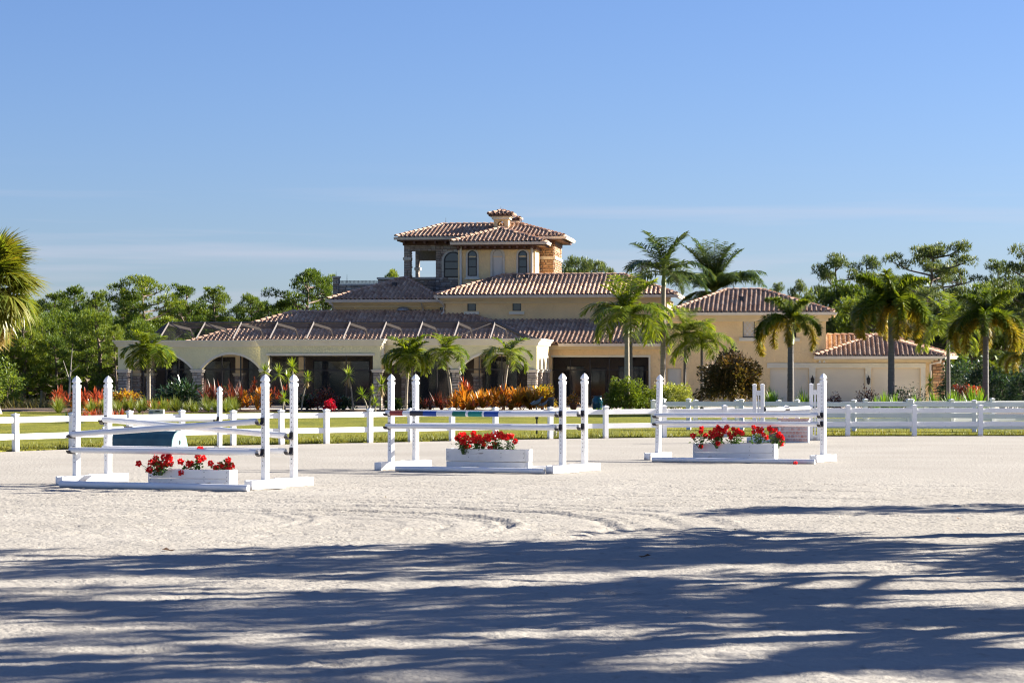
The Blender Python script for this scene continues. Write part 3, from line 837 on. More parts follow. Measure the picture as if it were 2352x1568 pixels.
# pinkish faux brick wall section
def brick_wall():
    o = px(1824, 1015.4, 64.6)
    r = empty('brick_wall_jump', (o.x, o.y, 0.0), -R(12))
    tag(r, 'low pinkish white painted brick wall jump under the paired post standards', 'wall jump')
    W_, H_, D_ = 0.80, 0.60, 0.30
    b = MB(); b.box((0, 0, H_ / 2), (W_, D_, H_)); b.build('wall_core', M['faux_mortar'], r)
    sd = MB(); sd.box((-W_ / 2 - 0.14, 0.06, 0.21), (0.26, 0.2, 0.42)); sd.build('side_block', mat('weathered_block', (0.20, 0.16, 0.14), 0.9), r)
    rows, bw, bh = 6, 0.088, 0.088
    bm = MB(); bm.box((0, -0.007, 0), (bw - 0.012, 0.014, bh - 0.014), ch=0.003); me = bm.mesh('brick', M['faux_brick'])
    for j in range(rows):
        off = (j % 2) * bw / 2
        k = 0
        while True:
            x0 = -W_ / 2 + 0.012 + k * bw - off; k += 1
            if x0 + bw > W_ / 2 + 0.04: break
            if x0 < -W_ / 2 - 0.01: continue
            o_ = link('brick', me, r); o_.location = (x0 + bw / 2, -D_ / 2 - 0.0005 + random.uniform(-0.002, 0.0), 0.05 + j * (bh + 0.006) + bh / 2 - 0.02)
            if x0 + bw > W_ / 2: o_.scale[0] = 0.5; o_.location.x -= bw / 4
    cp = MB(); cp.box((0, 0, H_ + 0.022), (W_ + 0.04, D_ + 0.04, 0.04), ch=0.006); cp.build('coping', M['faux_brick'], r)
brick_wall()

# ---------------- flower boxes
def board_box(r, L, D, z0, H, rows, m, ends=True):
    for s in (-1, 1):
        for k in range(rows):
            h_ = H / rows
            b = MB(); b.box((0, s * (D / 2 - 0.012), z0 + h_ * (k + 0.5)), (L, 0.024, h_ - 0.008), ch=0.003)
            b.build('board', m, r)
        b = MB(); b.box((s * (L / 2 + 0.013), 0, z0 + H / 2), (0.024, D, H - 0.006), ch=0.003); b.build('end_board', m, r)
    b = MB(); b.box((0, 0, z0 + 0.03), (L - 0.03, D - 0.06, 0.05)); b.build('bottom', m, r)

def nail_heads(r, L, D, zs, m):
    b = MB()
    for z in zs:
        for x in (-L / 2 + 0.02, -L * 0.22, L * 0.2, L / 2 - 0.02):
            for dz in (-0.04, 0.04):
                b.box((x, -D / 2 - 0.001, z + dz), (0.012, 0.004, 0.012))
    b.build('nail_heads', m, r)

def planter(name, pos, phi, label):
    r = empty(name, (pos[0], pos[1], 0.004), -R(phi)); tag(r, label, 'flower box', 'white flower boxes under the jumps')
    return r
p1 = planter('planter_box', (-5.26, 39.82), 24, 'white two board flower box under the crossed poles')
board_box(p1, 1.50, 0.27, 0, 0.30, 2, M['clean_wood']); nail_heads(p1, 1.5, 0.27, (0.08, 0.22), M['iron'])
p2 = planter('planter_box', (-0.44, 46.25), 26, 'weathered two tier flower box under the striped pole')
board_box(p2, 1.64, 0.29, 0, 0.185, 1, M['clean_wood']); board_box(p2, 1.65, 0.30, 0.190, 0.235, 1, M['old_wood']); nail_heads(p2, 1.65, 0.30, (0.31,), M['iron'])
p3 = planter('planter_box', (4.72, 51.1), 22, 'white two board flower box under the single jump before the garage')
board_box(p3, 1.74, 0.27, 0, 0.38, 2, M['clean_wood']); nail_heads(p3, 1.74, 0.27, (0.1, 0.28), M['iron'])

# ---------------- red blooms
def bloom_mesh(seed):
    r_ = np.random.default_rng(seed)
    n = 95
    D = rand_dirs(n)
    Dd = norm(D + 0.55 * rand_dirs(n))
    rad_ = r_.uniform(0.012, 0.034, n)
    V, F = strips(D * rad_[:, None], Dd, r_.uniform(0.016, 0.026, n), r_.uniform(0.02, 0.032, n), 2, [0.5, 1.0, 0.55], droop=r_.uniform(-0.3, 0.5, n), roll=r_.uniform(0, 3.1, n))
    return np_mesh('bloom', V, F, M['red_petal'])
BLOOMS = [bloom_mesh(i) for i in range(4)]

def flower_group(pts, Yc, dY, zrim, label, seed):
    """pts: bloom (u, v) of one bunch; stems run down into the box"""
    r_ = np.random.default_rng(seed)
    W_ = [px(u, v, Yc + r_.uniform(-dY, dY)) for u, v in pts]
    cx = sum(p.x for p in W_) / len(W_)
    root = Vector((cx, Yc, zrim - 0.1))
    e = empty('flower_bunch', root); tag(e, label, 'flowers', 'red silk flower bunches in the jump boxes')
    st = MB(); LC, LD = [], []
    for p in W_:
        q = p - root
        b0 = Vector((q.x * 0.25, q.y * 0.3, 0.0)); midp = b0.lerp(q, 0.55) + Vector((0, 0, 0.03))
        st.tube([b0, midp, q], [0.006, 0.005, 0.004], 5)
        for k in range(7):
            t = r_.uniform(0.15, 0.95); c = b0.lerp(q, t)
            LC.append((c.x, c.y, c.z)); d = rand_dirs(1, -0.4, 0.8)[0]; LD.append(d)
    base = 44
    for k in range(base):
        LC.append((r_.normal(0, 0.09), r_.normal(0, 0.05), r_.uniform(0.08, 0.24))); LD.append(rand_dirs(1, -0.2, 0.9)[0])
    st.build('stems', M['flower_leaf'], e)
    V, F = strips(LC, LD, r_.uniform(0.05, 0.085, len(LC)), r_.uniform(0.035, 0.055, len(LC)), 2, [0.35, 1, 0.15], droop=r_.uniform(-0.1, 0.5, len(LC)), roll=r_.uniform(-0.8, 0.8, len(LC)))
    link('foliage', np_mesh('foliage', V, F, M['flower_leaf']), e)
    for i, p in enumerate(W_):
        o = link('bloom', BLOOMS[i % 4], e); o.location = p - root
        o.rotation_euler = (r_.uniform(0, 6), r_.uniform(0, 6), r_.uniform(0, 6)); s = r_.uniform(1.0, 1.32); o.scale = (s, s, s)
def Z1(l): return [(110.2 + .28646 * x, 845.2 + .28646 * y) for x, y in l]
def Z2(l): return [(845.2 + .26043 * x, 845.2 + .26043 * y) for x, y in l]
def Z3(l): return [(1457.7 + .22393 * x, 845.2 + .22393 * y) for x, y in l]
flower_group(Z1([(728, 763), (828, 757), (862, 720), (870, 765), (893, 762), (885, 808), (925, 715), (945, 762), (975, 720), (985, 765), (965, 705), (815, 812), (905, 785)]), 39.8, 0.05, 0.30, 'largest red flower bunch in the box under the crossed poles', 1)
flower_group(Z1([(1063, 747), (1130, 768), (1145, 765), (1073, 838), (1200, 712), (1245, 720), (1215, 740), (1220, 650), (1205, 690)]), 39.8, 0.05, 0.30, 'tall middle red flower bunch in the box under the crossed poles', 2)
flower_group(Z1([(1305, 762), (1345, 800), (1380, 775), (1410, 790), (1445, 740), (1468, 780), (1420, 825), (1450, 810), (1440, 765)]), 39.75, 0.05, 0.30, 'red flower bunch at the end of the box nearest the open ground pole end', 3)
flower_group(Z2([(790, 615), (815, 595), (840, 585), (845, 640), (855, 690), (830, 650), (880, 690), (905, 640), (800, 630), (850, 665), (870, 610)]), 46.3, 0.06, 0.42, 'first red flower bunch in the weathered box, toward the crossed poles', 4)
flower_group(Z2([(930, 575), (935, 600), (965, 655), (980, 605), (960, 610), (1010, 640), (1020, 680), (1050, 600), (945, 640), (990, 625), (1035, 620)]), 46.25, 0.06, 0.42, 'second red flower bunch in the weathered box, below the green bands', 5)
flower_group(Z2([(1065, 630), (1078, 710), (1095, 590), (1115, 620), (1115, 670), (1130, 718), (1135, 570), (1150, 600), (1175, 575), (1190, 605)]), 46.2, 0.06, 0.42, 'third red flower bunch in the weathered box, below the last blue band', 6)
flower_group(Z2([(1215, 605), (1240, 600), (1268, 597), (1297, 645), (1225, 615)]), 46.15, 0.06, 0.42, 'sparse leafy red flower bunch at the far end of the weathered box', 7)
flower_group(Z3([(598, 692), (685, 617), (680, 652), (680, 802), (725, 692)]), 51.1, 0.05, 0.38, 'sparse red flower bunch trailing over the end of the box near the leaning standard', 8)
flower_group(Z3([(775, 715), (780, 660), (820, 632), (835, 725), (855, 605), (860, 655), (880, 690), (905, 640), (850, 770), (920, 650), (945, 605), (800, 690), (840, 680), (870, 625)]), 51.1, 0.06, 0.38, 'densest red flower bunch in the box of the single jump', 9)
flower_group(Z3([(970, 670), (1010, 625), (1020, 680), (985, 710), (1060, 640), (1100, 665), (1075, 655), (1045, 660)]), 51.05, 0.06, 0.38, 'third red flower bunch from the leaning standard in the box of the single jump', 10)
flower_group(Z3([(1220, 605), (1225, 655), (1255, 620), (1290, 650), (1320, 680), (1355, 710), (1300, 630), (1265, 645)]), 51.05, 0.05, 0.38, 'fourth red flower bunch from the leaning standard in the box of the single jump', 11)
flower_group(Z3([(1385, 620), (1410, 640), (1445, 635), (1470, 690), (1500, 705), (1518, 720), (1505, 775), (1480, 675)]), 51.0, 0.05, 0.38, 'red flower bunch spilling over the end of the box before the brick wall jump', 12)
fb = link('fallen_bloom', BLOOMS[1]); fb.location = px(1827, 1061.5, 49.55); fb.location.z = 0.035; fb.scale = (1.0, 1.0, 0.75)
tag(fb, 'single red bloom lying on the sand beside the ground pole', 'flower')

# ------------------------------------------------------------------ the house
TH = R(7.0); Z0 = 117.0
cT, sT = math.cos(TH), math.sin(TH)
house = empty('house', (0, Z0, 0.0), -TH)
tag(house, 'sprawling tan stucco mansion with terracotta tile roofs and a stone tower', 'house')
def HS(u, t):
    k = (u - 1176.0) / FPX
    return (k * (Z0 + t * cT) - t * sT) / (cT + k * sT)
def HY(s, t): return Z0 - s * sT + t * cT
def HZ(v, s, t): return CAMZ - (v - 850.0) / FPX * HY(s, t)
def HP(u, v, t):
    s = HS(u, t); return Vector((s, t, HZ(v, s, t)))

TILES_NEAR, TILES_FAR = [], []        # (matrix, roof) in house space
STONES_NEAR, STONES_FAR, STONES_WARM_LIT = [], [], []

TW, TL, THT = 0.235, 0.40, 0.085
def tile_data():
    n = 7; P, F = [], []
    for row, (y, lift) in enumerate(((0.0, 0.040), (TL, 0.004))):
        for k in range(n):
            x = TW * (k / (n - 1) - 0.5)
            z = THT * (0.5 + 0.5 * math.cos(2 * math.pi * (k / (n - 1) - 0.42))) ** 1.2
            P.append((x * 1.02, y, z + lift))
    for k in range(n): P.append((P[k][0], 0.012, P[k][2] - 0.04))
    for k in range(n - 1):
        F.append((k, k + 1, n + k + 1, n + k)); F.append((2 * n + k, 2 * n + k + 1, k + 1, k))
    return P, F
TP, TF = tile_data()

def inpoly(x, y, poly, mg=0.0):
    for (x0, y0), (x1, y1) in zip(poly, poly[1:] + poly[:1]):
        dx, dy = x1 - x0, y1 - y0
        if (dx * (y - y0) - dy * (x - x0)) < mg * math.hypot(dx, dy): return False
    return True

def roof_part(name='roof'):
    return None

def slope(pts, near=False, tiles=True, parent=None, expo=0.325):
    """one roof plane: eave start, eave end, then the upper corners (seen from outside, counter-clockwise)"""
    pts = [Vector(p) for p in pts]
    e = (pts[1] - pts[0]).normalized()
    nrm = (pts[1] - pts[0]).cross(pts[-1] - pts[0]).normalized()
    w = nrm.cross(e).normalized()
    b = MB()
    dn = nrm * -0.09
    n = len(pts)
    b.add(pts + [p + dn for p in pts], [tuple(range(n)), tuple(reversed(range(n, 2 * n)))] + [(i, n + i, n + (i + 1) % n, (i + 1) % n) for i in range(n)])
    rf = b.build('roof', M['underlay'], parent or house)
    if tiles:
        poly = [((p - pts[0]).dot(e), (p - pts[0]).dot(w)) for p in pts]
        xmax = max(p[0] for p in poly); xmin = min(p[0] for p in poly); ymax = max(p[1] for p in poly)
        j = 0
        while j * expo < ymax:
            i0 = math.floor(xmin / TW) - 1
            for i in range(i0, int(xmax / TW) + 2):
                x = (i + 0.5) * TW; y = j * expo - 0.06
                if inpoly(x, max(y + 0.15, 0.02), poly, -0.04):
                    o = pts[0] + e * (x + random.uniform(-.006, .006)) + w * (y + random.uniform(-.012, .012)) + nrm * random.uniform(0.004, 0.014)
                    Mx = Matrix(((e.x, w.x, nrm.x, o.x), (e.y, w.y, nrm.y, o.y), (e.z, w.z, nrm.z, o.z), (0, 0, 0, 1)))
                    (TILES_NEAR if near else TILES_FAR).append((Mx, rf))
            j += 1
    return rf

def ridge_mesh():
    n = 7; P, F = [], []
    for y, r_, dz in ((0.0, 0.125, 0.03), (0.43, 0.10, 0.0)):
        for k in range(n):
            a = math.pi * (k / (n - 1)); P.append((r_ * math.cos(a), y, r_ * 0.85 * math.sin(a) + dz))
    for k in range(n): x, y, z = P[k]; P.append((x * 0.8, 0.01, z * 0.75))
    for k in range(n - 1): F += [(k, k + 1, n + k + 1, n + k), (2 * n + k, 2 * n + k + 1, k + 1, k)]
    b = MB(); b.add(P, F); return b.mesh('ridge_tile', M['ridge'], smooth=False)
RIDGE = ridge_mesh()
def ridge(a, b, parent):
    a, b = Vector(a), Vector(b); d = b - a; L = d.length; d.normalize()
    up = Vector((0, 0, 1)); x = d.cross(up).normalized(); z = x.cross(d).normalized()
    n = max(1, int(L / 0.37))
    for i in range(n + 1):
        o = link('ridge_tile', RIDGE, parent)
        p = a + d * (i * L / (n + 0.6)) + z * 0.035
        o.matrix_local = Matrix(((x.x, d.x, z.x, p.x), (x.y, d.y, z.y, p.y), (x.z, d.z, z.z, p.z), (0, 0, 0, 1))) @ Matrix.Rotation(R(random.uniform(-1.5, 1.5)), 4, 'X')

def hbox(name, m, s0, s1, t0, t1, z0, z1, parent=None, ch=0.0):
    b = MB(); b.box(((s0 + s1) / 2, (t0 + t1) / 2, (z0 + z1) / 2), (abs(s1 - s0), abs(t1 - t0), abs(z1 - z0)), ch=ch)
    return b.build(name, m, parent or house)

class Face:
    """a vertical face: x along it, d outwards, z up"""
    def __init__(s, o, ex, en):
        s.o, s.ex, s.en = Vector(o), Vector(ex).normalized(), Vector(en).normalized()
    def p(s, x, d, z): return s.o + s.ex * x + s.en * d + Vector((0, 0, z))
    def box(s, mb, x0, x1, d0, d1, z0, z1, mi=0):
        P = [s.p(x, d, z) for z in (z0, z1) for d in (d0, d1) for x in (x0, x1)]
        mb.add(P, [(0, 2, 3, 1), (4, 5, 7, 6), (0, 1, 5, 4), (2, 6, 7, 3), (0, 4, 6, 2), (1, 3, 7, 5)], mi)
def front(t): return Face((0, t, 0), (1, 0, 0), (0, -1, 0))
def right(s_): return Face((s_, 0, 0), (0, 1, 0), (1, 0, 0))

def wall(face, x0, x1, z0, z1, m, holes=(), th=0.25, name='wall', parent=None):
    xs = sorted({x0, x1, *[h[0] for h in holes], *[h[1] for h in holes]}); zs = sorted({z0, z1, *[h[2] for h in holes], *[h[3] for h in holes]})
    b = MB()
    def inhole(x, z): return any(h[0] < x < h[1] and h[2] < z < h[3] for h in holes)
    for i in range(len(xs) - 1):
        for j in range(len(zs) - 1):
            if not inhole((xs[i] + xs[i + 1]) / 2, (zs[j] + zs[j + 1]) / 2):
                for d in (0, -th):
                    b.add([face.p(xs[i], d, zs[j]), face.p(xs[i + 1], d, zs[j]), face.p(xs[i + 1], d, zs[j + 1]), face.p(xs[i], d, zs[j + 1])], [(0, 1, 2, 3)])
    for a0, a1, c0, c1 in [(x0, x1, z0, z1), *holes]:
        P = [face.p(x, d, z) for d in (0, -th) for x, z in ((a0, c0), (a1, c0), (a1, c1), (a0, c1))]
        b.add(P, [(i, (i + 1) % 4, 4 + (i + 1) % 4, 4 + i) for i in range(4)])
    return b.build(name, m, parent or house)

def stones(face, x0, x1, z0, z1, dest, hr=(0.09, 0.17), wr=(0.16, 0.42), parent=None, d0=0.0, holes=()):
    z = z0
    while z < z1 - 0.03:
        h_ = min(random.uniform(*hr), z1 - z)
        if z1 - z - h_ < 0.05: h_ = z1 - z
        x = x0
        while x < x1 - 0.02:
            w_ = random.uniform(*wr)
            if x1 - x - w_ < 0.09: w_ = x1 - x
            xm, zm = x + w_ / 2, z + h_ / 2
            if not any(a[0] < xm < a[1] and a[2] < zm < a[3] for a in holes):
                dd = random.uniform(0.025, 0.06)
                dest.append((face, x + 0.007, x + w_ - 0.007, d0, d0 + dd, z + 0.007, z + h_ - 0.007, parent))
            x += w_
        z += h_

def arch_wall(face, x0, x1, zs, zt, arches, m, th=0.35, lip=None, name='wall', parent=None):
    """wall from the springing zs up to zt with segmental arches [(xl, xr, rise)]"""
    b = MB(); xs = [x0, x1]
    for xl, xr, _ in arches: xs += list(np.linspace(xl, xr, 25))
    xs = sorted(set(round(x, 5) for x in xs))
    def zb(x, eps=0):
        for xl, xr, hgt in arches:
            if xl <= x <= xr:
                c, a = (xl + xr) / 2, (xr - xl) / 2; Rr = (a * a + hgt * hgt) / (2 * hgt)
                return zs + math.sqrt(max(0, Rr * Rr - (x - c) ** 2)) - (Rr - hgt)
        return zs
    for xa, xb in zip(xs[:-1], xs[1:]):
        za, zb_ = zb(xa), zb(xb)
        mid_ = zb((xa + xb) / 2)
        if mid_ <= zs + 1e-4: za = zb_ = zs
        for d in (0, -th):
            b.quad(face.p(xa, d, za), face.p(xb, d, zb_), face.p(xb, d, zt), face.p(xa, d, zt))
        b.quad(face.p(xa, 0, za), face.p(xa, -th, za), face.p(xb, -th, zb_), face.p(xb, 0, zb_))
    for x in (x0, x1):
        b.quad(face.p(x, 0, zs), face.p(x, 0, zt), face.p(x, -th, zt), face.p(x, -th, zs))
    w_ = b.build(name, m, parent or house)
    if lip:
        for xl, xr, hgt in arches:
            l = MB(); pts = np.linspace(xl, xr, 29)
            c, a = (xl + xr) / 2, (xr - xl) / 2; Rr = (a * a + hgt * hgt) / (2 * hgt); zc = zs - (Rr - hgt)
            def q(x, r_, d):
                an = math.atan2(math.sqrt(max(0, Rr * Rr - (x - c) ** 2)), x - c)
                return face.p(c + (Rr + r_) * math.cos(an), d, max(zs + 0.002, zc + (Rr + r_) * math.sin(an)))
            for xa, xb in zip(pts[:-1], pts[1:]):
                l.quad(q(xa, -0.01, 0.035), q(xb, -0.01, 0.035), q(xb, 0.10, 0.035), q(xa, 0.10, 0.035))
                l.quad(q(xa, 0.10, 0.035), q(xb, 0.10, 0.035), q(xb, 0.10, -0.01), q(xa, 0.10, -0.01))
                l.quad(q(xa, -0.01, 0.035), q(xa, -0.01, -0.1), q(xb, -0.01, -0.1), q(xb, -0.01, 0.035))
            l.build('arch_trim', lip, w_)
    return w_

def cornice(face, x0, x1, zb, zt, m, steps=4, parent=None, ret=(True, True)):
    b = MB(); H = zt - zb
    lv = [(0.0, 0.10, 0.05), (0.10, 0.42, 0.09), (0.42, 0.55, 0.13), (0.55, 0.80, 0.17), (0.80, 1.0, 0.23)]
    for a, c, d in lv:
        face.box(b, x0 - (d if ret[0] else 0), x1 + (d if ret[1] else 0), -0.20, d, zb + a * H + 0.001, zb + c * H)
    return b.build('cornice', m, parent or house)

def gutter(a, b_, drop=0.14, depth=0.13, parent=None, m=None):
    a, b_ = Vector(a), Vector(b_); e = (b_ - a).normalized(); n = e.cross(Vector((0, 0, 1))).normalized()
    g = MB(); prof = [(0.0, -drop), (0.06, -drop), (0.085, -drop * 0.5), (depth, -0.03), (depth, 0.0), (depth - 0.02, 0.0), (depth - 0.03, -0.03), (0.0, -0.03)]
    P = [p + n * x + Vector((0, 0, z)) for p in (a, b_) for x, z in prof]; k = len(prof)
    g.add(P, [(i, (i + 1) % k, k + (i + 1) % k, k + i) for i in range(k)] + [tuple(reversed(range(k))), tuple(range(k, 2 * k))])
    return g.build('gutter', m or M['gutter'], parent or house)

def downspout(pts, r_=0.045, parent=None):
    b = MB(); b.tube(pts, r_, 8); return b.build('downspout', M['gutter'], parent or house)

def column(face, x0, x1, zcap, dep, m_stone, dest, z0=0.0, cap_h=0.15, sides=True, mcap=None):
    """square stone clad column with a cast capital"""
    b = MB(); face.box(b, x0, x1, -dep, 0, z0, zcap - cap_h)
    c = b.build('column', M['mortar'], house)
    k = MB(); face.box(k, x0 - 0.07, x1 + 0.07, -dep - 0.07, 0.07, zcap - cap_h, zcap - cap_h * 0.45); face.box(k, x0 - 0.11, x1 + 0.11, -dep - 0.1, 0.11, zcap - cap_h * 0.45 + 0.001, zcap - 0.002)
    k.build('capital', mcap or M['cast_stone'], c)
    stones(face, x0 - 0.02, x1 + 0.02, z0 + 0.02, zcap - cap_h - 0.01, dest, parent=c)
    if sides:
        f2 = Face(face.p(x1, 0, 0), -face.en, face.ex)
        stones(f2, -0.01, dep, z0 + 0.02, zcap - cap_h - 0.01, STONES_FAR, parent=c)
    return c

def window(face, x0, x1, z0, z1, arched=False, trim=None, sill=True, rails=(0.5,), glass=None, parent=None, depth=-0.12, tw=0.11, fw=0.045):
    """frame and pane set in the wall; trim stands proud of it"""
    w = MB(); fb = MB(); r_ = (x1 - x0) / 2; cx = (x0 + x1) / 2
    zs = z1 - r_ if arched else z1
    n = 12 if arched else 1
    def outline(off):
        pts = [(x0 - off, z0 - off), (x1 + off, z0 - off)]
        if arched:
            for k in range(n + 1):
                a = math.pi * k / n; pts.append((cx + (r_ + off) * math.cos(a), zs + (r_ + off) * math.sin(a)))
        else: pts += [(x1 + off, z1 + off), (x0 - off, z1 + off)]
        return pts
    def band(mb, o0, o1, d0, d1):
        A, B = outline(o0), outline(o1); k = len(A)
        for i in range(k):
            j = (i + 1) % k
            mb.quad(face.p(A[i][0], d1, A[i][1]), face.p(A[j][0], d1, A[j][1]), face.p(B[j][0], d1, B[j][1]), face.p(B[i][0], d1, B[i][1]))
            mb.quad(face.p(A[i][0], d0, A[i][1]), face.p(A[j][0], d0, A[j][1]), face.p(A[j][0], d1, A[j][1]), face.p(A[i][0], d1, A[i][1]))
            mb.quad(face.p(B[i][0], d0, B[i][1]), face.p(B[j][0], d0, B[j][1]), face.p(B[j][0], d1, B[j][1]), face.p(B[i][0], d1, B[i][1]))
    band(fb, -fw, 0.0, depth - 0.03, depth + 0.045)
    for q in rails:
        z = z0 + (z1 - z0) * q; face.box(fb, x0 + fw * 0.5, x1 - fw * 0.5, depth - 0.02, depth + 0.035, z - fw * 0.45, z + fw * 0.45)
    wf = fb.build('window', M['frame'], parent or house)
    g = MB(); O = outline(-fw * 0.5); g.add([face.p(x, depth, z) for x, z in O], [tuple(range(len(O)))])
    g.build('pane', glass or M['glass'], wf)
    if trim:
        t = MB(); band(t, 0.0, tw, -0.02, 0.05); t.build('window_trim', trim, wf)
    if sill:
        sb = MB(); face.box(sb, x0 - tw - 0.06, x1 + tw + 0.06, -0.02, 0.12, z0 - tw - 0.08, z0 - tw - 0.001 if trim else z0 - 0.03); sb.build('sill', M['trim'], wf)
    return wf

# ---- lanai: arches on stone columns under a cornice (sections A, B, C)
fA = front(0.0); fB = front(-0.8)
zS = 1.97
sA0, sA1 = HS(271, 0), HS(606, 0)
def U(u, t=0.0): return HS(u, t)
zAt, zBt, zCt = 3.40, 3.43, 3.46
arch_wall(fA, sA0, sA1, zS, zAt - 0.33, [(U(293), U(441), 0.78), (U(462.5), U(597), 0.74)], M['stucco'], lip=M['trim'])
cornice(fA, sA0, sA1, zAt - 0.33, zAt, M['trim'], ret=(True, False))
sB0, sB1 = HS(598, -0.8), HS(874, -0.8)
xo0, xo1 = HS(616, -0.8), HS(856.5, -0.8)
zO = HZ(816.5, (xo0 + xo1) / 2, -0.8)
bW = MB(); fB.box(bW, sB0, sB1, -0.35, 0, zO, zBt - 0.33); fB.box(bW, sB0, xo0, -0.35, 0, zS, zO); fB.box(bW, xo1, sB1, -0.35, 0, zS, zO)
wB = bW.build('wall', M['stucco'], house)
tb = MB(); fB.box(tb, xo0 - 0.1, xo1 + 0.1, -0.02, 0.07, zO, zO + 0.10); tb.build('lintel_trim', M['trim'], wB)
rb = MB(); right(sB1 - 0.001).box(rb, -0.46, 0.12, -0.3, 0, zS, zBt - 0.33); rb.build('wall', M['stucco_tan'], house)
cornice(fB, sB0, sB1, zBt - 0.33, zBt, M['trim'])
cb = MB()
for a, c, d in [(0.0, 0.42, 0.09), (0.42, 0.80, 0.17), (0.80, 1.0, 0.23)]:
    right(sB1).box(cb, -0.60, 0.4, -0.05, d - 0.003, zBt - 0.33 + a * 0.33, zBt - 0.33 + c * 0.33 - 0.004)
cb.build('cornice', M['trim'], house)
br = MB(); fB.box(br, sB1 + 0.01, sB1 + 0.10, -0.5, -0.08, zS + 0.55, zBt - 0.34); br.build('bracket', M['trim'], house)
sC0, sC1 = HS(884, 0), HS(1233, 0)
arch_wall(fA, sC0, sC1, zS, zCt - 0.33, [(U(891), U(1037), 0.78), (U(1055), U(1210), 0.78)], M['stucco'], lip=M['trim'])
cornice(fA, sC0 - 0.2, sC1, zCt - 0.33, zCt, M['trim'], ret=(False, True))
# right flank of the lanai, three narrow arches
fR = right(sC1)
arch_wall(fR, 0.352, 5.6, zS, zCt - 0.33, [(0.45, 1.75, 0.62), (2.15, 3.45, 0.62), (3.85, 5.15, 0.62)], M['stucco_tan'], lip=M['trim'])
cornice(fR, 0.21, 5.5, zCt - 0.33, zCt, M['trim'], ret=(False, False))
for x0_, x1_ in ((1.75, 2.15), (3.45, 3.85), (5.15, 5.5)):
    column(fR, x0_ + 0.03, x1_ - 0.03, zS, 0.35, M['stone'], STONES_FAR)
for a, b_ in ((271, 293), (441, 463)):
    column(fA, U(a) + 0.03, U(b_) - 0.03, zS, 0.4, M['stone'], STONES_NEAR)
column(fB, sB0 + 0.03, xo0 - 0.03, zS, 0.4, M['stone'], STONES_NEAR)
column(fB, xo1 + 0.03, sB1 - 0.02, zS, 0.62, M['stone'], STONES_NEAR)
for a, b_ in ((1037, 1055), (1210, 1232)):
    column(fA, U(a) + 0.03, U(b_) - 0.02, zS, 0.4, M['stone'], STONES_NEAR)
# screen panels and their bars behind the openings
def screen_panel(face, x0, x1, z0, z1, d, bars, zbars):
    b = MB(); b.quad(face.p(x0, d, z0), face.p(x1, d, z0), face.p(x1, d, z1), face.p(x0, d, z1))
    o = b.build('screen_panel', M['screen'], house)
    f = MB()
    for x in bars: face.box(f, x - 0.03, x + 0.03, d - 0.03, d + 0.03, z0, z1)
    for z in zbars: face.box(f, x0, x1, d - 0.026, d + 0.026, z - 0.03, z + 0.03)
    f.build('screen_frame', M['frame'], o)
screen_panel(fA, sA0 + 0.3, sA1, 0.05, 2.75, -0.45, [U(324), U(377), U(405), U(505), U(548)], [zS])
screen_panel(fB, xo0, xo1, 0.05, zO, -0.30, [xo0 + 0.05, U(704), U(800), xo1 - 0.05], [zS - 0.05, zO - 0.04])
screen_panel(fA, sC0 + 0.1, sC1 - 0.4, 0.05, 2.78, -0.45, [U(1000), U(950), U(1098), U(1150)], [zS])
# inner row of columns, beam, back wall, floor and ceiling of the porch
TI = 6.7
fI = front(TI)
for a, b_ in ((303, 323), (334, 353), (538, 557), (683, 700), (921, 941), (1086, 1106)):
    s0_, s1_ = HS(a, TI), HS(b_, TI)
    column(fI, s0_ + 0.04, s1_ - 0.04, 1.78, 0.4, M['stone'], STONES_FAR, mcap=M['trim_tan'])
    hbox('pillar', M['stucco_tan'], s0_ + 0.06, s1_ - 0.06, TI + 0.02, TI + 0.4, 1.78, 2.62)
sI0, sI1 = HS(300, TI), HS(1262, TI)
hbox('beam', M['stucco_tan'], sI0, sI1 - 0.6, TI, TI + 0.42, 2.621, 2.95)
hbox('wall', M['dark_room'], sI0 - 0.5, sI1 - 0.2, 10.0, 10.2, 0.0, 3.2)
fK = front(9.98)
for a, b_ in ((380, 450), (470, 530), (570, 670), (720, 850), (960, 1070), (1115, 1190)):
    window(fK, HS(a, 10), HS(b_, 10), 0.1, 2.45, sill=False, rails=(), depth=0.02)
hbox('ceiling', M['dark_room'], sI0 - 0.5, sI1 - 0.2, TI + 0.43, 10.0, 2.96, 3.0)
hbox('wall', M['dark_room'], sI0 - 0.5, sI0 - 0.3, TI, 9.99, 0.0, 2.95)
hbox('patio_floor', M['patio'], sA0 - 0.3, HS(1525, 6), -0.9, 10.0, 0.0, 0.14)
# upper wall over the side of the porch, facing the R4 court
hbox('wall', M['stucco_tan'], sI1 - 0.35, sI1 - 0.1, 5.61, 10.0, 0.0, 3.0)

# ---- roofs and storeys
tE1 = 6.4; zE1 = 3.16
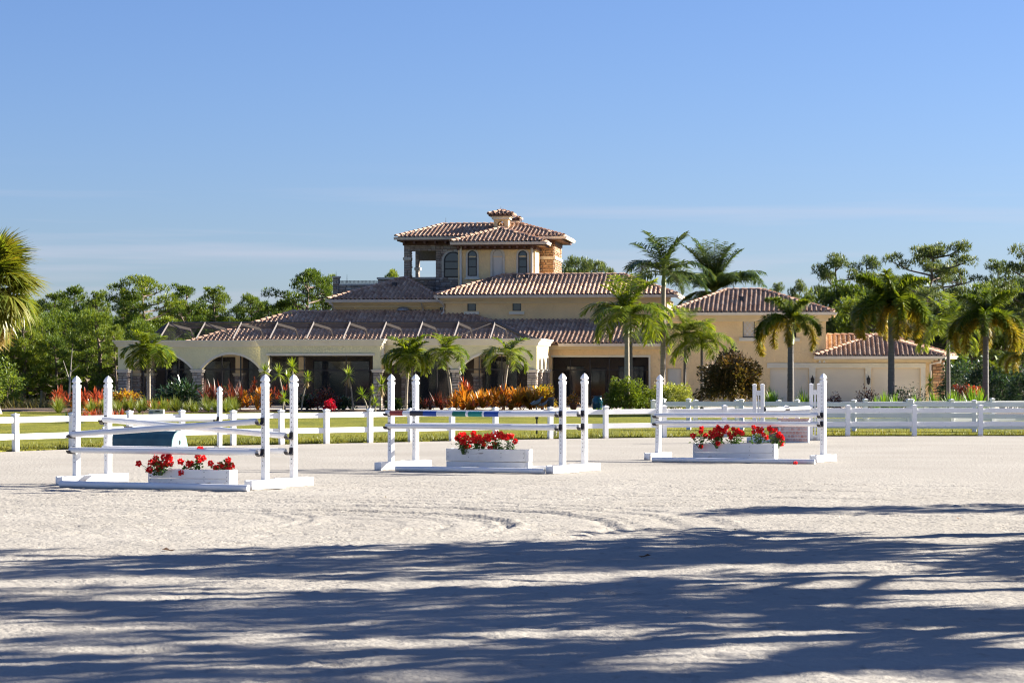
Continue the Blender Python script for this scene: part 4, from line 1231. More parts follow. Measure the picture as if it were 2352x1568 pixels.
# R1: long low roof behind the lanai
tR1 = 11.4; zR1 = 1.93 + 133.0 / FPX * HY(-4, tR1)
P0 = Vector((HS(400, tE1), tE1, zE1)); P1 = Vector((HS(1281, tE1), tE1, zE1))
P2 = Vector((HS(1066, tR1), tR1, zR1 - 0.06)); P3 = Vector((HS(672, tR1), tR1, zR1))
r1 = slope([P0, P1, P2, P3])
ridge(P0, P3, r1); ridge(P3, P2, r1); ridge(P1, P2, r1)
slope([P1, (P1.x, 16.0, zE1), (P2.x, 14, zR1 - 0.1), P2], tiles=True)
slope([(P0.x, 16.4, zE1), P0, P3, (P3.x, 12.5, zR1 - 0.1)], tiles=False)
gutter(P0 + Vector((0, 0, -0.02)), P1 + Vector((0.1, 0, -0.02)), parent=r1)
gutter(P1 + Vector((0.1, 0, -0.02)), P1 + Vector((0.1, 3, -0.02)), parent=r1)
hbox('fascia', M['trim_tan'], P1.x - 1.6, P1.x + 0.02, tE1 + 0.06, tE1 + 0.5, zE1 - 0.25, zE1 - 0.13)
downspout([P1 + Vector((0.12, -0.06, -0.16)), P1 + Vector((0.05, -0.03, -0.33)), P1 + Vector((-0.32, 0.02, -0.5)), P1 + Vector((-0.36, 0.02, -0.62)), (P1.x - 0.36, tE1 + 0.02, 0.3)], 0.05)

# R4: lower front roof between the lanai and the garage block, with the screened court below
tE4 = 5.7; tW3 = 11.0
uR4a, uR4b = 1262, 1527
z4e = HZ(788.5, HS(1400, tE4), tE4); z4t = HZ(735, HS(1350, tW3), tW3)
Q0 = Vector((HS(uR4a, tE4), tE4 + 0.0, z4e)); Q1 = Vector((HS(uR4b, tE4), tE4, z4e))
r4 = slope([Q0, Q1, (HS(1540, tW3), tW3, z4t), (HS(1085, tW3), tW3, z4t)])
gutter(Q0 + Vector((0.45, -0.0, 0.0)), Q1, parent=r4)
t4w = 6.3
f4 = front(t4w)
s4a, s4b = HS(1262, t4w), HS(1528, t4w)
zop = HZ(820, HS(1380, t4w), t4w)
so0, so1 = HS(1268, t4w), HS(1490, t4w)
b = MB(); f4.box(b, s4a, s4b, 0.02, 0.22, z4e - 0.30, z4e - 0.13); f4.box(b, s4a, s4b, 0.0, 0.35, z4e - 0.13, z4e - 0.02); b.build('cornice', M['trim_tan'], house)
wall(f4, s4a - 0.2, s4b, 0.0, z4e - 0.3, M['stucco_tan'], holes=[(so0, so1, 0.15, zop)])
tb = MB(); f4.box(tb, so0 - 0.05, so1 + 0.09, 0.0, 0.06, zop, zop + 0.10); f4.box(tb, so1, so1 + 0.09, 0.0, 0.055, 0.15, zop - 0.002); tb.build('opening_trim', M['trim'], house)
screen_panel(f4, so0, so1, 0.15, zop, -0.18, [HS(u, t4w) for u in (1309, 1354.5, 1399, 1448)], [zS - 0.02])
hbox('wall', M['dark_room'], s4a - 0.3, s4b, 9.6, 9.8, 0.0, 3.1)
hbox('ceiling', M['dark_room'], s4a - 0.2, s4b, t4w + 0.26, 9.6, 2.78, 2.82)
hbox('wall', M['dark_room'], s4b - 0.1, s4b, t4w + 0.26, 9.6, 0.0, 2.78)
f5 = front(9.58)
window(f5, HS(1356, 9.6), HS(1392, 9.6), 0.15, 2.05, sill=False, rails=(), depth=0.03, trim=M['cage'], tw=0.06)
window(f5, HS(1300, 9.6), HS(1342, 9.6), 0.15, 2.15, sill=False, rails=(), depth=0.03)
window(f5, HS(1420, 9.6), HS(1480, 9.6), 0.9, 2.15, sill=False, rails=(0.5,), depth=0.03)

# V3 upper storey with roof R3
sV0, sV1 = HS(1023, tW3), HS(1532, tW3)
f3 = front(tW3)
zE3 = HZ(677.5, HS(1200, 10.2), 10.2)
w1 = (HS(1073.5, tW3), HS(1093.5, tW3)); w2 = (HS(1177, tW3), HS(1197, tW3))
zw0, zw1 = HZ(714, w1[0], tW3), HZ(692, w1[0], tW3)
wall(f3, sV0, sV1, 2.5, zE3 - 0.42, M['stucco_tan'], holes=[(w1[0], w1[1], zw0, zw1), (w2[0], w2[1], zw0, zw1)])
for w_ in (w1, w2): window(f3, w_[0], w_[1], zw0, zw1, rails=(), depth=-0.08, fw=0.04)
b = MB(); f3.box(b, sV0 - 0.1, sV1 + 0.1, 0.0, 0.12, zE3 - 0.42, zE3 - 0.27); f3.box(b, sV0 - 0.25, sV1 + 0.2, 0.0, 0.3, zE3 - 0.268, zE3 - 0.13); f3.box(b, sV0 - 0.45, sV1 + 0.35, 0.0, 0.72, zE3 - 0.128, zE3 - 0.10); b.build('cornice', M['trim_tan'], house)
hbox('wall', M['stucco_tan'], sV0 + 0.002, sV0 + 0.25, tW3 + 0.26, 17.0, 2.5, zE3 - 0.2)
hbox('wall', M['stucco_tan'], sV1 - 0.25, sV1 - 0.002, tW3 + 0.26, 17.0, 2.5, zE3 - 0.2)
tE3 = 10.2; tR3 = 13.7
A0 = Vector((HS(999, tE3), tE3, zE3)); A1 = Vector((HS(1553, tE3), tE3, zE3))
zR3 = HZ(633.5, HS(1200, tR3), tR3)
A3 = Vector((HS(1160, tR3), tR3, zR3)); A2 = Vector((HS(1432, tR3), tR3, zR3 - 0.02))
r3 = slope([A0, A1, A2, A3], near=True)
slope([A1, (A1.x, 17.2, zE3), A2], tiles=True)
slope([(A0.x, 17.2, zE3), A0, A3], tiles=False)
ridge(A0, A3, r3); ridge(A3, A2, r3); ridge(A1, A2, r3)
gutter(A0 + Vector((-0.05, 0, 0)), A1 + Vector((0.05, 0, 0)), parent=r3)
gutter(A1 + Vector((0.05, 0, 0)), A1 + Vector((0.05, 4, 0)), parent=r3)
downspout([A0 + Vector((0.1, -0.06, -0.13)), A0 + Vector((0.12, 0, -0.26)), (sV0 - 0.10, tW3 - 0.4, zE3 - 0.42), (sV0 - 0.08, tW3 - 0.06, zE3 - 0.55), (sV0 - 0.08, tW3 - 0.06, 5.02), (sV0 - 0.2, tW3 - 0.12, 4.9)], 0.055)
def vent(u, v, t, parent):
    p = HP(u, v, t); b = MB(); b.box(p + Vector((0, 0, 0.02)), (0.20, 0.28, 0.28)); b.box(p + Vector((0, 0, 0.18)), (0.26, 0.34, 0.04)); b.build('roof_vent', M['black_paint'], parent)
vent(1126, 646, 12.6, r3); vent(1183, 638, 13.1, r3); vent(1210, 638, 13.1, r3)

# V2 upper wing with roof R2, in the tower's shade
tW2 = 11.75; f2_ = front(tW2); tE2 = 10.9; tR2 = 15.2
zE2 = HZ(688, HS(870, tE2), tE2)
sW0, sW1 = HS(768, tW2), HS(1022, tW2)
ww = (HS(1010, tW2), HS(1021, tW2)); zz0, zz1 = HZ(713, ww[0], tW2), HZ(701, ww[0], tW2)
wall(f2_, sW0, sW1, 2.5, zE2 - 0.40, M['stucco_tan'], holes=[(ww[0], ww[1] - 0.005, zz0, zz1)])
window(f2_, ww[0], ww[1] - 0.01, zz0, zz1, rails=(), sill=False, fw=0.03, depth=-0.06)
b = MB(); f2_.box(b, sW0 - 0.1, sW1, 0.0, 0.12, zE2 - 0.40, zE2 - 0.26); f2_.box(b, sW0 - 0.25, sW1, 0.0, 0.32, zE2 - 0.258, zE2 - 0.13); f2_.box(b, sW0 - 0.4, sW1, 0.0, 0.75, zE2 - 0.128, zE2 - 0.10); b.build('cornice', M['trim_tan'], house)
B0 = Vector((HS(752, tE2), tE2, zE2)); B1 = Vector((HS(1014, tE2), tE2, zE2)); zR2 = HZ(641, HS(929, tR2), tR2)
B2 = Vector((HS(935, tR2), tR2, zR2)); B3 = Vector((HS(925, tR2), tR2, zR2))
r2 = slope([B0, B1, B2, B3]); ridge(B0, B3, r2); ridge(B1, B2, r2)
slope([(B0.x, 19, zE2), B0, B3], tiles=False); slope([B1, (B1.x, 19, zE2), B2], tiles=False)
gutter(B0 + Vector((-0.1, 0, 0)), B1 + Vector((0.1, 0, 0)), parent=r2)
downspout([B0 + Vector((0.1, -0.05, -0.12)), B0 + Vector((0.25, 0.1, -0.25)), (sW0 - 0.02, tW2 - 0.35, zE2 - 0.38), (sW0 + 0.06, tW2 - 0.07, zE2 - 0.5), (sW0 + 0.06, tW2 - 0.07, 4.9)], 0.05)
downspout([(HS(972, tW2), tW2 - 0.7, zE2 - 0.14), (HS(972, tW2), tW2 - 0.06, zE2 - 0.45), (HS(972, tW2), tW2 - 0.06, 4.9)], 0.045)
vent(906, 657, 13.6, r2)
dish = MB(); pd = HP(926, 711, 11.5); dish.lathe([(0.34, 0.0), (0.33, 0.09), (0.22, 0.17), (0.05, 0.2)], 14, c=pd + Vector((0, 0, -0.05))); dish.build('roof_vent', M['pot_grey'], r1)

# terrace parapet behind roof R2
tP = 17.0; fP = front(tP)
zc_ = HZ(636.5, HS(940, tP), tP)
parapet = hbox('parapet', M['mortar'], HS(868, tP), HS(1052, tP), tP, tP + 0.35, 5.0, zc_ - 0.12)
stones(fP, HS(868, tP), HS(1052, tP), 6.0, zc_ - 0.12, STONES_FAR, parent=parapet)
b = MB(); fP.box(b, HS(866, tP), HS(1013, tP), -0.5, 0.10, zc_ - 0.118, zc_); b.build('coping', M['cast_stone'], parapet)
low = hbox('parapet', M['mortar'], HS(779, tP), HS(868, tP) - 0.01, tP, tP + 0.3, 5.0, HZ(655, HS(820, tP), tP))
zlo = HZ(655, HS(820, tP), tP)
stones(fP, HS(779, tP), HS(868, tP), 5.6, zlo, STONES_FAR, parent=low)
b = MB(); fP.box(b, HS(779, tP), HS(868, tP) - 0.02, -0.4, 0.08, zlo + 0.001, zlo + 0.09); b.build('coping', M['cast_stone'], low)
zpt = HZ(638, HS(772, tP), tP)
pier = hbox('pier', M['mortar'], HS(765, tP), HS(779, tP) - 0.01, tP - 0.05, tP + 0.3, 5.0, zpt)
stones(front(tP - 0.05), HS(765, tP), HS(779, tP) - 0.01, 5.6, zpt, STONES_FAR, parent=pier)
b = MB(); fP.box(b, HS(763.5, tP), HS(780, tP), -0.4, 0.14, zpt + 0.001, zpt + 0.09); b.build('coping', M['cast_stone'], pier)
rl = MB(); a_, b_ = HS(780, tP), HS(866, tP)
zr0, zr1 = zlo + 0.13, HZ(644.5, HS(820, tP), tP)
for z in (zr0, zr1, (zr0 + zr1) / 2): fP.box(rl, a_, b_, -0.12, -0.09, z - 0.012, z + 0.012)
for k in range(29):
    x = a_ + (b_ - a_) * k / 28; fP.box(rl, x - 0.01, x + 0.01, -0.118, -0.092, zr0, zr1)
rl.build('railing', M['iron'], low)
def rod(u, v0, v1, t):
    a = HP(u, v0, t); b_ = HP(u, v1, t); m = MB(); m.tube([a, (a.x, a.y, b_.z)], [0.02, 0.006], 5); m.build('lightning_rod', M['iron'], house)
for q in ((772, 640, 622, 17.0), (797, 650, 630, 17.0), (1024, 514, 500, 20), (1150.5, 484, 474, 19.5), (1198, 512, 499, 20), (1685, 668, 648, 9.2)): rod(*q)

# T1: stucco tower bay
t1 = 13.9; fT = front(t1)
sT0, sT1 = HS(1052, t1), HS(1229, t1)
zT1t = HZ(566, HS(1140, t1), t1)
wall(fT, sT0, sT1, 5.0, zT1t, M['stucco_tan'], holes=[])
b = MB(); right(sT1 - 0.002).box(b, t1 + 0.252, t1 + 2.4, -0.25, 0.0, 5.0, zT1t); b.build('wall', M['stucco_tan'], house)
b = MB(); right(sT0).box(b, t1 + 0.252, t1 + 2.4, 0.0, 0.25, 5.0, zT1t); b.build('wall', M['stucco_tan'], house)
for zb_, uu in ((HZ(634, HS(1085, t1), t1), (1074.5, 1095.5)), (HZ(634, HS(1200, t1), t1), (1190.5, 1211))):
    x0_, x1_ = HS(uu[0], t1), HS(uu[1], t1)
    window(fT, x0_, x1_, zb_, HZ(575.5, x0_, t1), arched=True, trim=M['cast_stone'], rails=(0.36, 0.66), depth=0.012, tw=0.10, fw=0.05)
xn0, xn1 = HS(1132, t1), HS(1154, t1); zn0 = HZ(636, xn0, t1)
window(fT, xn0, xn1, zn0, HZ(574.5, xn0, t1), arched=True, trim=M['cast_stone'], rails=(), depth=0.006, tw=0.13, fw=0.01, glass=M['blind'], sill=False)
b = MB(); fT.box(b, sT0, sT1, 0.0, 0.02, HZ(590.5, HS(1140, t1), t1), HZ(588, HS(1140, t1), t1)); b.build('string_course', M['stucco_tan'], house)
tE = t1 - 0.85
zET = HZ(555.5, HS(1140, tE), tE)
hbox('soffit', M['soffit'], HS(1040, tE), HS(1246, tE), tE + 0.08, t1 + 2.6, zT1t + 0.001, zT1t + 0.10)
hbox('fascia', M['soffit'], sT0 - 0.05, sT1 + 0.08, t1 - 0.08, t1 + 2.4, zT1t - 0.18, zT1t)
for k in range(11):
    x = sT0 + 0.1 + (sT1 - sT0 - 0.2) * k / 10; hbox('rafter_tail', M['soffit'], x - 0.05, x + 0.05, tE + 0.12, t1 - 0.09, zT1t - 0.12, zT1t)
E0 = Vector((HS(1036, tE), tE, zET)); E1 = Vector((HS(1250, tE), tE, zET)); tRt = tE + 3.0
zRt = HZ(526, HS(1150, tRt), tRt); E2 = Vector((HS(1152, tRt), tRt, zRt)); E3 = Vector((HS(1149, tRt), tRt, zRt))
rt = slope([E0, E1, E2, E3]); ridge(E0, E3, rt); ridge(E1, E2, rt)
slope([E1, (E1.x, t1 + 4, zET), (E2.x, t1 + 4, zRt), E2]); slope([(E0.x, t1 + 4, zET), E0, E3, (E3.x, t1 + 4, zRt)], tiles=False)
gutter(E0 + Vector((-0.05, 0, 0)), E1 + Vector((0.08, 0, 0)), parent=rt); gutter(E1 + Vector((0.08, -0.12, 0)), E1 + Vector((0.08, 2.0, 0)), parent=rt)
downspout([(HS(1059, t1), t1 - 0.07, zT1t + 0.1), (HS(1059, t1), t1 - 0.07, 6.2)], 0.07); downspout([(HS(1222, t1), t1 - 0.07, zT1t + 0.15), (HS(1222, t1), t1 - 0.07, 6.2)], 0.07)

# T2: stone tower with an open loggia
t2 = 16.3; fS = front(t2); t2b = t2 + 3.9
sS0, sS1 = HS(928, t2), HS(1272, t2)
zTt = HZ(555, HS(1000, t2), t2); zLt = HZ(576.5, HS(970, t2), t2); zLb = HZ(635, HS(970, t2), t2)
l0, l1 = HS(942, t2), HS(1001, t2)
zcap = HZ(593, HS(935, t2), t2)
tw = MB()
fS.box(tw, sS0, l0, -0.45, 0, zLb - 1.0, zTt); fS.box(tw, l0, l1, -0.45, 0, zLt, zTt)
fS.box(tw, l1, sS1, -0.45, 0, 5.0, zTt)
twr = tw.build('tower_wall', M['mortar'], house)
tb2 = MB(); right(sS1).box(tb2, t2 + 0.452, t2b, -0.4, 0, 5.0, zTt); fT2b = front(t2b)
sRb = HS(962, t2b)
fT2b.box(tb2, sS0, sRb, -0.4, 0, zLb - 1.0, zTt); fT2b.box(tb2, sRb, HS(1010, t2b), -0.4, 0, zLt - 0.35, zTt); fT2b.box(tb2, HS(1001, t2b) + 0.2, sS1 - 0.41, -0.4, 0, 5.0, zTt)
right(l1 + 0.35).box(tb2, t2 + 0.452, t2b - 0.01, -0.3, 0, 5.0, zTt)
tb2.build('tower_wall', M['mortar'], house)
stones(fS, sS0, l0, zLb - 0.9, zTt, STONES_FAR, parent=twr); stones(fS, l0, l1, zLt, zTt, STONES_FAR, parent=twr)
stones(fS, l1, HS(1056, t2), 5.5, zTt, STONES_FAR, parent=twr)
stones(fS, HS(1215, t2), sS1, 5.5, zTt, STONES_WARM_LIT, parent=twr)
stones(right(sS1), t2 + 0.0, t2b, 6.2, zTt, STONES_WARM_LIT, parent=twr)
stones(fT2b, sS0, sRb, zLb - 0.5, zLt, STONES_FAR, parent=twr)
stones(right(l0), t2, t2 + 0.45, zLb - 0.5, zTt, STONES_FAR, parent=twr)
for ff, a, c in ((fS, sS0 - 0.05, l0 + 0.05), (fS, HS(1232, t2), sS1 + 0.08)):
    b = MB(); ff.box(b, a, c, -0.5, 0.09, zcap - 0.1, zcap + 0.05); b.build('band', M['cast_stone'], twr)
b = MB(); right(sS1).box(b, t2 + 0.01, t2b, 0.0, 0.085, zcap - 0.1, zcap + 0.048); b.build('band', M['cast_stone'], twr)
b = MB(); fT2b.box(b, sS0 - 0.05, sRb + 0.08, -0.48, 0.08, zcap - 0.5, zcap - 0.35); b.build('band', M['cast_stone'], twr)
ax0, ax1 = HS(1020, t2), HS(1062, t2)
window(fS, ax0, ax1, HZ(637, ax0, t2), HZ(578.5, ax0, t2), arched=True, trim=M['cast_stone'], rails=(0.33, 0.62), depth=0.07, tw=0.13, fw=0.06, sill=False)
tEs = t2 - 0.9; zES = HZ(544.5, HS(1000, tEs), tEs)
hbox('soffit', M['soffit'], HS(911, tEs), HS(1290, tEs), tEs + 0.08, t2b + 0.8, zTt + 0.001, zTt + 0.10)
hbox('fascia', M['soffit'], sS0 - 0.06, sS1 + 0.08, t2 - 0.09, t2b + 0.06, zTt - 0.2, zTt)
for k in range(15):
    x = sS0 + 0.1 + (sS1 - sS0 - 0.2) * k / 14; hbox('rafter_tail', M['soffit'], x - 0.05, x + 0.05, tEs + 0.12, t2 - 0.1, zTt - 0.13, zTt)
G0 = Vector((HS(909, tEs), tEs, zES)); G1 = Vector((HS(1294, tEs), tEs, zES)); tRs = tEs + 3.3
zRs = HZ(517, HS(1100, tRs), tRs); G2 = Vector((HS(1196, tRs), tRs, zRs)); G3 = Vector((HS(1018, tRs), tRs, zRs))
rs = slope([G0, G1, G2, G3]); ridge(G0, G3, rs); ridge(G3, G2, rs); ridge(G1, G2, rs)
slope([G1, (G1.x, t2b + 0.9, zES), G2]); slope([(G0.x, t2b + 0.9, zES), G0, G3], tiles=False); slope([(G1.x, t2b + 0.9, zES), (G0.x, t2b + 0.9, zES), G3, G2], tiles=False)
gutter(G0 + Vector((-0.1, 0, 0)), G1 + Vector((0.08, 0, 0)), parent=rs); gutter(G1 + Vector((0.08, -0.12, 0)), G1 + Vector((0.08, 5.0, 0)), parent=rs)

# chimneys with little arched openings and tiled caps
def chimney(u0, u1, v0, v1, vcap, vtop, t, arch=True):
    s0_, s1_ = HS(u0, t), HS(u1, t); zb_, zt_, zc2, zp = [HZ(v, s0_, t) for v in (v0, v1, vcap, vtop)]
    w_ = s1_ - s0_; f = front(t)
    b = MB()
    pw = w_ * 0.26
    for x in (s0_, s1_ - pw): f.box(b, x, x + pw, -w_, 0, zb_ - 0.6, zt_ - 0.5)
    f.box(b, s0_ + pw, s1_ - pw, -w_ + 0.001, -0.001, zb_ - 0.6, zb_ + 0.12)
    c = b.build('chimney', M['stucco_tan'], house)
    a = arch_wall(f, s0_, s1_, zt_ - 0.499, zt_ - 0.02, [(s0_ + pw, s1_ - pw, 0.24)], M['stucco_tan'], th=w_, parent=c)
    b = MB(); f.box(b, s0_ - 0.10, s1_ + 0.10, -w_ - 0.1, 0.10, zt_ - 0.16, zt_ - 0.04); f.box(b, s0_ - 0.18, s1_ + 0.18, -w_ - 0.18, 0.18, zt_ - 0.038, zt_ + 0.06); b.build('chimney_cap', M['trim'], c)
    e = 0.26; x0_, x1_, y0_, y1_ = s0_ - e, s1_ + e, t - e, t + w_ + e; zz = zt_ + 0.08; ap = Vector(((s0_ + s1_) / 2, t + w_ / 2, zp))
    cs_ = [Vector((x0_, y0_, zz)), Vector((x1_, y0_, zz)), Vector((x1_, y1_, zz)), Vector((x0_, y1_, zz))]
    for i in range(4):
        rr = slope([cs_[i], cs_[(i + 1) % 4], ap], tiles=i != 2, parent=c)
    for i in (0, 1, 3): 
        d = ap - cs_[i]; ridge(cs_[i], cs_[i] + d * 0.93, c)
chimney(1134, 1167, 524, 497, 495, 485, tRs - 1.2)
chimney(1160, 1184, 520, 507, 506, 499, tRs + 1.4)

# ---- garage block G1 and the low garage wing G2
tG = 6.3; fG = front(tG)
sG0, sG1 = HS(1528, tG) + 0.01, HS(1897, tG)
zEG = HZ(717, HS(1700, 5.5), 5.5)
def dz(v, u): return HZ(v, HS(u, tG), tG)
dtop = 2.02; dh0 = 0.02
doors = [(HS(1768, tG), HS(1857, tG)), (HS(1874.5, tG), HS(1986, tG)), (HS(2002.5, tG), HS(2113, tG))]
ed = (HS(1533, tG), HS(1565, tG)); edt = dz(845.5, 1550)
wnA = (HS(1706, tG), HS(1733.5, tG)); wnz = (dz(774.5, 1720), dz(735.5, 1720)); wnB = (HS(1808, tG), HS(1829, tG)); wnBz = (dz(775, 1818), dz(737, 1818))
sG2 = HS(2139, tG); zEG2 = HZ(817.5, HS(2000, 5.6), 5.6)
wall(fG, sG0, sG2, 0.0, zEG2 - 0.3, M['stucco_tan'], holes=[(*ed, 0.05, edt)] + [(d[0], d[1], dh0, dtop) for d in doors])
wall(fG, sG0, sG1, zEG2 - 0.3, zEG - 0.45, M['stucco_tan'], holes=[(*wnA, *wnz), (*wnB, *wnBz)])
window(fG, *wnA, *wnz, rails=(), glass=M['blind'], depth=-0.06, fw=0.03)
lat = MB()
for k in range(-4, 9):
    for sgn in (1, -1):
        w_ = wnA[1] - wnA[0]; hh_ = wnz[1] - wnz[0]; step = w_ / 2.6
        pts = []
        for q in np.linspace(0, 1, 30):
            x = k * step + sgn * q * hh_ * 0.75 + (0 if sgn > 0 else 0)
            if 0 <= x <= w_: pts.append(fG.p(wnA[0] + x, -0.052, wnz[0] + q * hh_))
        if len(pts) > 1: lat.tube([pts[0], pts[-1]], 0.012, 4)
lat.build('window_lattice', M['trim_tan'], house)
window(fG, *wnB, *wnBz, rails=(0.5,), depth=-0.08, fw=0.04)
def panel_door(face, x0, x1, z0, z1, name, m, rows, colsn, depth=-0.12):
    b = MB(); face.box(b, x0, x1, depth - 0.05, depth, z0, z1); d = b.build(name, m, house)
    W_ = (x1 - x0) / colsn; H_ = (z1 - z0) / rows
    for j in range(rows):
        for i in range(colsn):
            g = 0.03 if colsn > 1 else 0.0
            p = MB(); face.box(p, x0 + i * W_ + g + 0.004, x0 + (i + 1) * W_ - g - 0.004, depth + 0.0005, depth + 0.022, z0 + j * H_ + (g or 0.006), z0 + (j + 1) * H_ - (g or 0.006)); p.build('door_panel', m, d)
    return d
for d in doors: panel_door(fG, d[0], d[1], dh0, dtop, 'garage_door', M['garage'], 4, 1)
de = panel_door(fG, ed[0], ed[1], 0.05, edt, 'door', M['door_white'], 3, 2)
b = MB(); fG.box(b, ed[1] - 0.1, ed[1] - 0.06, -0.12, -0.05, 1.0, 1.05); b.build('handle', M['iron'], de)
# cast surround of the garage doors: jambs between them and a lintel course
q = MB(); z1_, z2_ = dtop + 0.02, dtop + 0.27
fG.box(q, HS(1762, tG), HS(2126, tG), 0.0, 0.06, z1_, z2_ - 0.11); fG.box(q, HS(1762, tG), HS(2126, tG), 0.0, 0.09, z2_ - 0.108, z2_)
for a, c in ((1858, 1874), (1987, 2002), (2114, 2126)): fG.box(q, HS(a, tG) + 0.01, HS(c, tG) - 0.01, 0.0, 0.055, 0.0, z1_ - 0.001)
q.build('door_surround', M['trim'], house)
def lantern(u, v):
    x = HS(u, tG); z = HZ(v, x, tG); b = MB()
    b.lathe([(0.02, -0.22), (0.05, -0.19), (0.075, -0.12), (0.085, 0.05), (0.105, 0.07), (0.06, 0.12), (0.025, 0.16), (0.012, 0.25)], 8, c=(x, tG - 0.2, z)); b.tube([(x, tG - 0.055, z + 0.12), (x, tG - 0.13, z + 0.2), (x, tG - 0.2, z + 0.15)], 0.015, 5)
    b.build('wall_lantern', M['iron'], house)
lantern(1866, 873); lantern(1994.5, 873)
def flood(u, v):
    x = HS(u, tG); z = HZ(v, x, tG); b = MB(); b.box((x, tG - 0.05, z + 0.06), (0.10, 0.08, 0.10))
    for s in (-1, 1): b.lathe([(0.03, 0.0), (0.07, -0.12), (0.06, -0.122)], 8, c=(x + s * 0.11, tG - 0.14, z + 0.05))
    b.build('flood_light', M['vinyl'], house)
flood(1531, 792); flood(1888, 829); flood(2146, 824)
tEG = 5.5
b = MB(); fG.box(b, sG0, sG1 + 0.12, 0.0, 0.12, zEG - 0.45, zEG - 0.28); fG.box(b, sG0, sG1 + 0.25, 0.0, 0.3, zEG - 0.278, zEG - 0.13); fG.box(b, sG0, sG1 + 0.4, 0.0, 0.68, zEG - 0.128, zEG - 0.1); b.build('cornice', M['trim_tan'], house)
K0 = Vector((HS(1534, tEG), tEG, zEG)); K1 = Vector((HS(1914, tEG), tEG, zEG)); tRG = 9.3; zRG = HZ(668, HS(1700, tRG), tRG)
K3 = Vector((HS(1668, tRG), tRG, zRG)); K2 = Vector((HS(1750, tRG), tRG, zRG))
rg = slope([K0, K1, K2, K3]); ridge(K0, K3, rg); ridge(K3, K2, rg); ridge(K1, K2, rg)
slope([K1, (K1.x, 14, zEG), K2]); slope([(K0.x, 14, zEG), K0, K3], tiles=False); slope([(K1.x, 14, zEG), (K0.x, 14, zEG), K3, K2], tiles=False)
gutter(K0 + Vector((-0.03, 0, 0)), K1 + Vector((0.08, 0, 0)), parent=rg); gutter(K1 + Vector((0.08, -0.12, 0)), K1 + Vector((0.08, 6, 0)), parent=rg)
vent(1704, 690, 7.3, rg)
hbox('wall', M['stucco_tan'], sG1 - 0.25, sG1 - 0.003, tG + 0.26, 13, 2.5, zEG - 0.3)
downspout([(HS(1527, 6.2), 6.2, z4e - 0.16), (HS(1527, 6.2), 6.2, 0.1)], 0.05); downspout([(HS(1531, 6.2), 5.9, zEG - 0.14), (HS(1531, 6.2), 6.22, zEG - 0.5), (HS(1531, 6.2), 6.22, z4e + 0.3)], 0.045)
tE2g = 5.6
N0 = Vector((HS(1872, tE2g), tE2g, zEG2)); N1 = Vector((HS(2166, tE2g), tE2g, zEG2)); tRN = 9.2; zRN = HZ(772, HS(2000, tRN), tRN)
N2 = Vector((HS(2008, tRN), tRN, zRN)); N3 = Vector((HS(1900, tRN), tRN, zRN))
rn = slope([N0, N1, N2, N3]); ridge(N0, N2, rn); ridge(N3, N2, rn); ridge(N1, N2, rn)
N1b = Vector((HS(2192, 7.2), 7.2, zEG2)); N2b = Vector((HS(2040, 10.5), 10.5, zRN))
slope([N1, N1b, N2b, N2]); ridge(N1b, N2b, rn)
slope([N1b, (N1b.x, 14, zEG2), N2b], tiles=False)
gutter(N0 + Vector((-0.05, 0, 0)), N1 + Vector((0.08, 0, 0)), parent=rn); gutter(N1 + Vector((0.05, 0.05, 0)), N1b + Vector((0.08, 0, 0)), parent=rn)
b = MB(); fG.box(b, HS(1885, tG), sG2 + 0.1, 0.0, 0.15, zEG2 - 0.3, zEG2 - 0.2); fG.box(b, HS(1872, tE2g), sG2 + 0.3, 0.0, 0.58, zEG2 - 0.198, zEG2 - 0.12); b.build('cornice', M['trim_tan'], house)
tq = 7.6; fq = front(tq)
stc = hbox('wall', M['mortar'], sG2 - 0.1, HS(2170, tq), tq, tq + 3, 0.0, zEG2 - 0.15)
stones(fq, HS(2142, tq), HS(2170, tq), 0.05, zEG2 - 0.2, STONES_WARM_LIT, parent=stc)
downspout([N1 + Vector((-0.1, 0, -0.13)), (N1.x - 0.12, tE2g + 0.2, zEG2 - 0.3), (sG2 - 0.05, tG - 0.06, zEG2 - 0.4), (sG2 - 0.05, tG - 0.06, 0.1)], 0.055)

# ---- screen cage over the patio
cage = empty('screen_cage'); cage.parent = house
tb0, tt, tbk = 0.25, 2.0, 6.2
zb0 = 3.47
def cg(u, t, z): return Vector((HS(u, t), t, z))
ztop = HZ(740, HS(800, tt), tt); zbk = ztop - 0.18
uT = [388 + 83.2 * k for k in range(9)] + [1137]
tops = [cg(u, tt, ztop) for u in uT]
botp = [Vector((p.x - 0.02, tb0, zb0)) for p in tops]
bck = [Vector((p.x - 0.02, tbk, zbk)) for p in tops]
bm_ = MB()
for p, q, k in zip(tops, botp, bck):
    x = MB(); d = (p - q); x.tube([q, p], 0.05, 4); x.build('cage_bar', M['cage'], cage)
    x = MB(); x.box(((p.x + k.x) / 2, (p.y + k.y) / 2, 0), (0.06, (k.y - p.y), 0.13)); 
    # beam falls slightly to the back
    for i in range(len(x.v)):
        vx, vy, vz = x.v[i]; tt_ = (vy - p.y) / (k.y - p.y); x.v[i] = (vx, vy, vz + ztop + (zbk - ztop) * tt_ - 0.08)
    x.build('cage_beam', M['cage'], cage)
    x = MB(); x.tube([k, k + Vector((0.02, 0.75, -0.52))], 0.05, 4); x.build('cage_bar', M['cage'], cage)
x = MB(); x.tube([tops[0] + Vector((0, 0, 0)), tops[-1]], 0.045, 4); x.build('cage_bar', M['cage'], cage)
x = MB(); x.tube([bck[0], bck[-1]], 0.045, 4); x.build('cage_bar', M['cage'], cage)
eL = cg(338, 0.9, zb0); eR = cg(1213, 0.9, zb0)
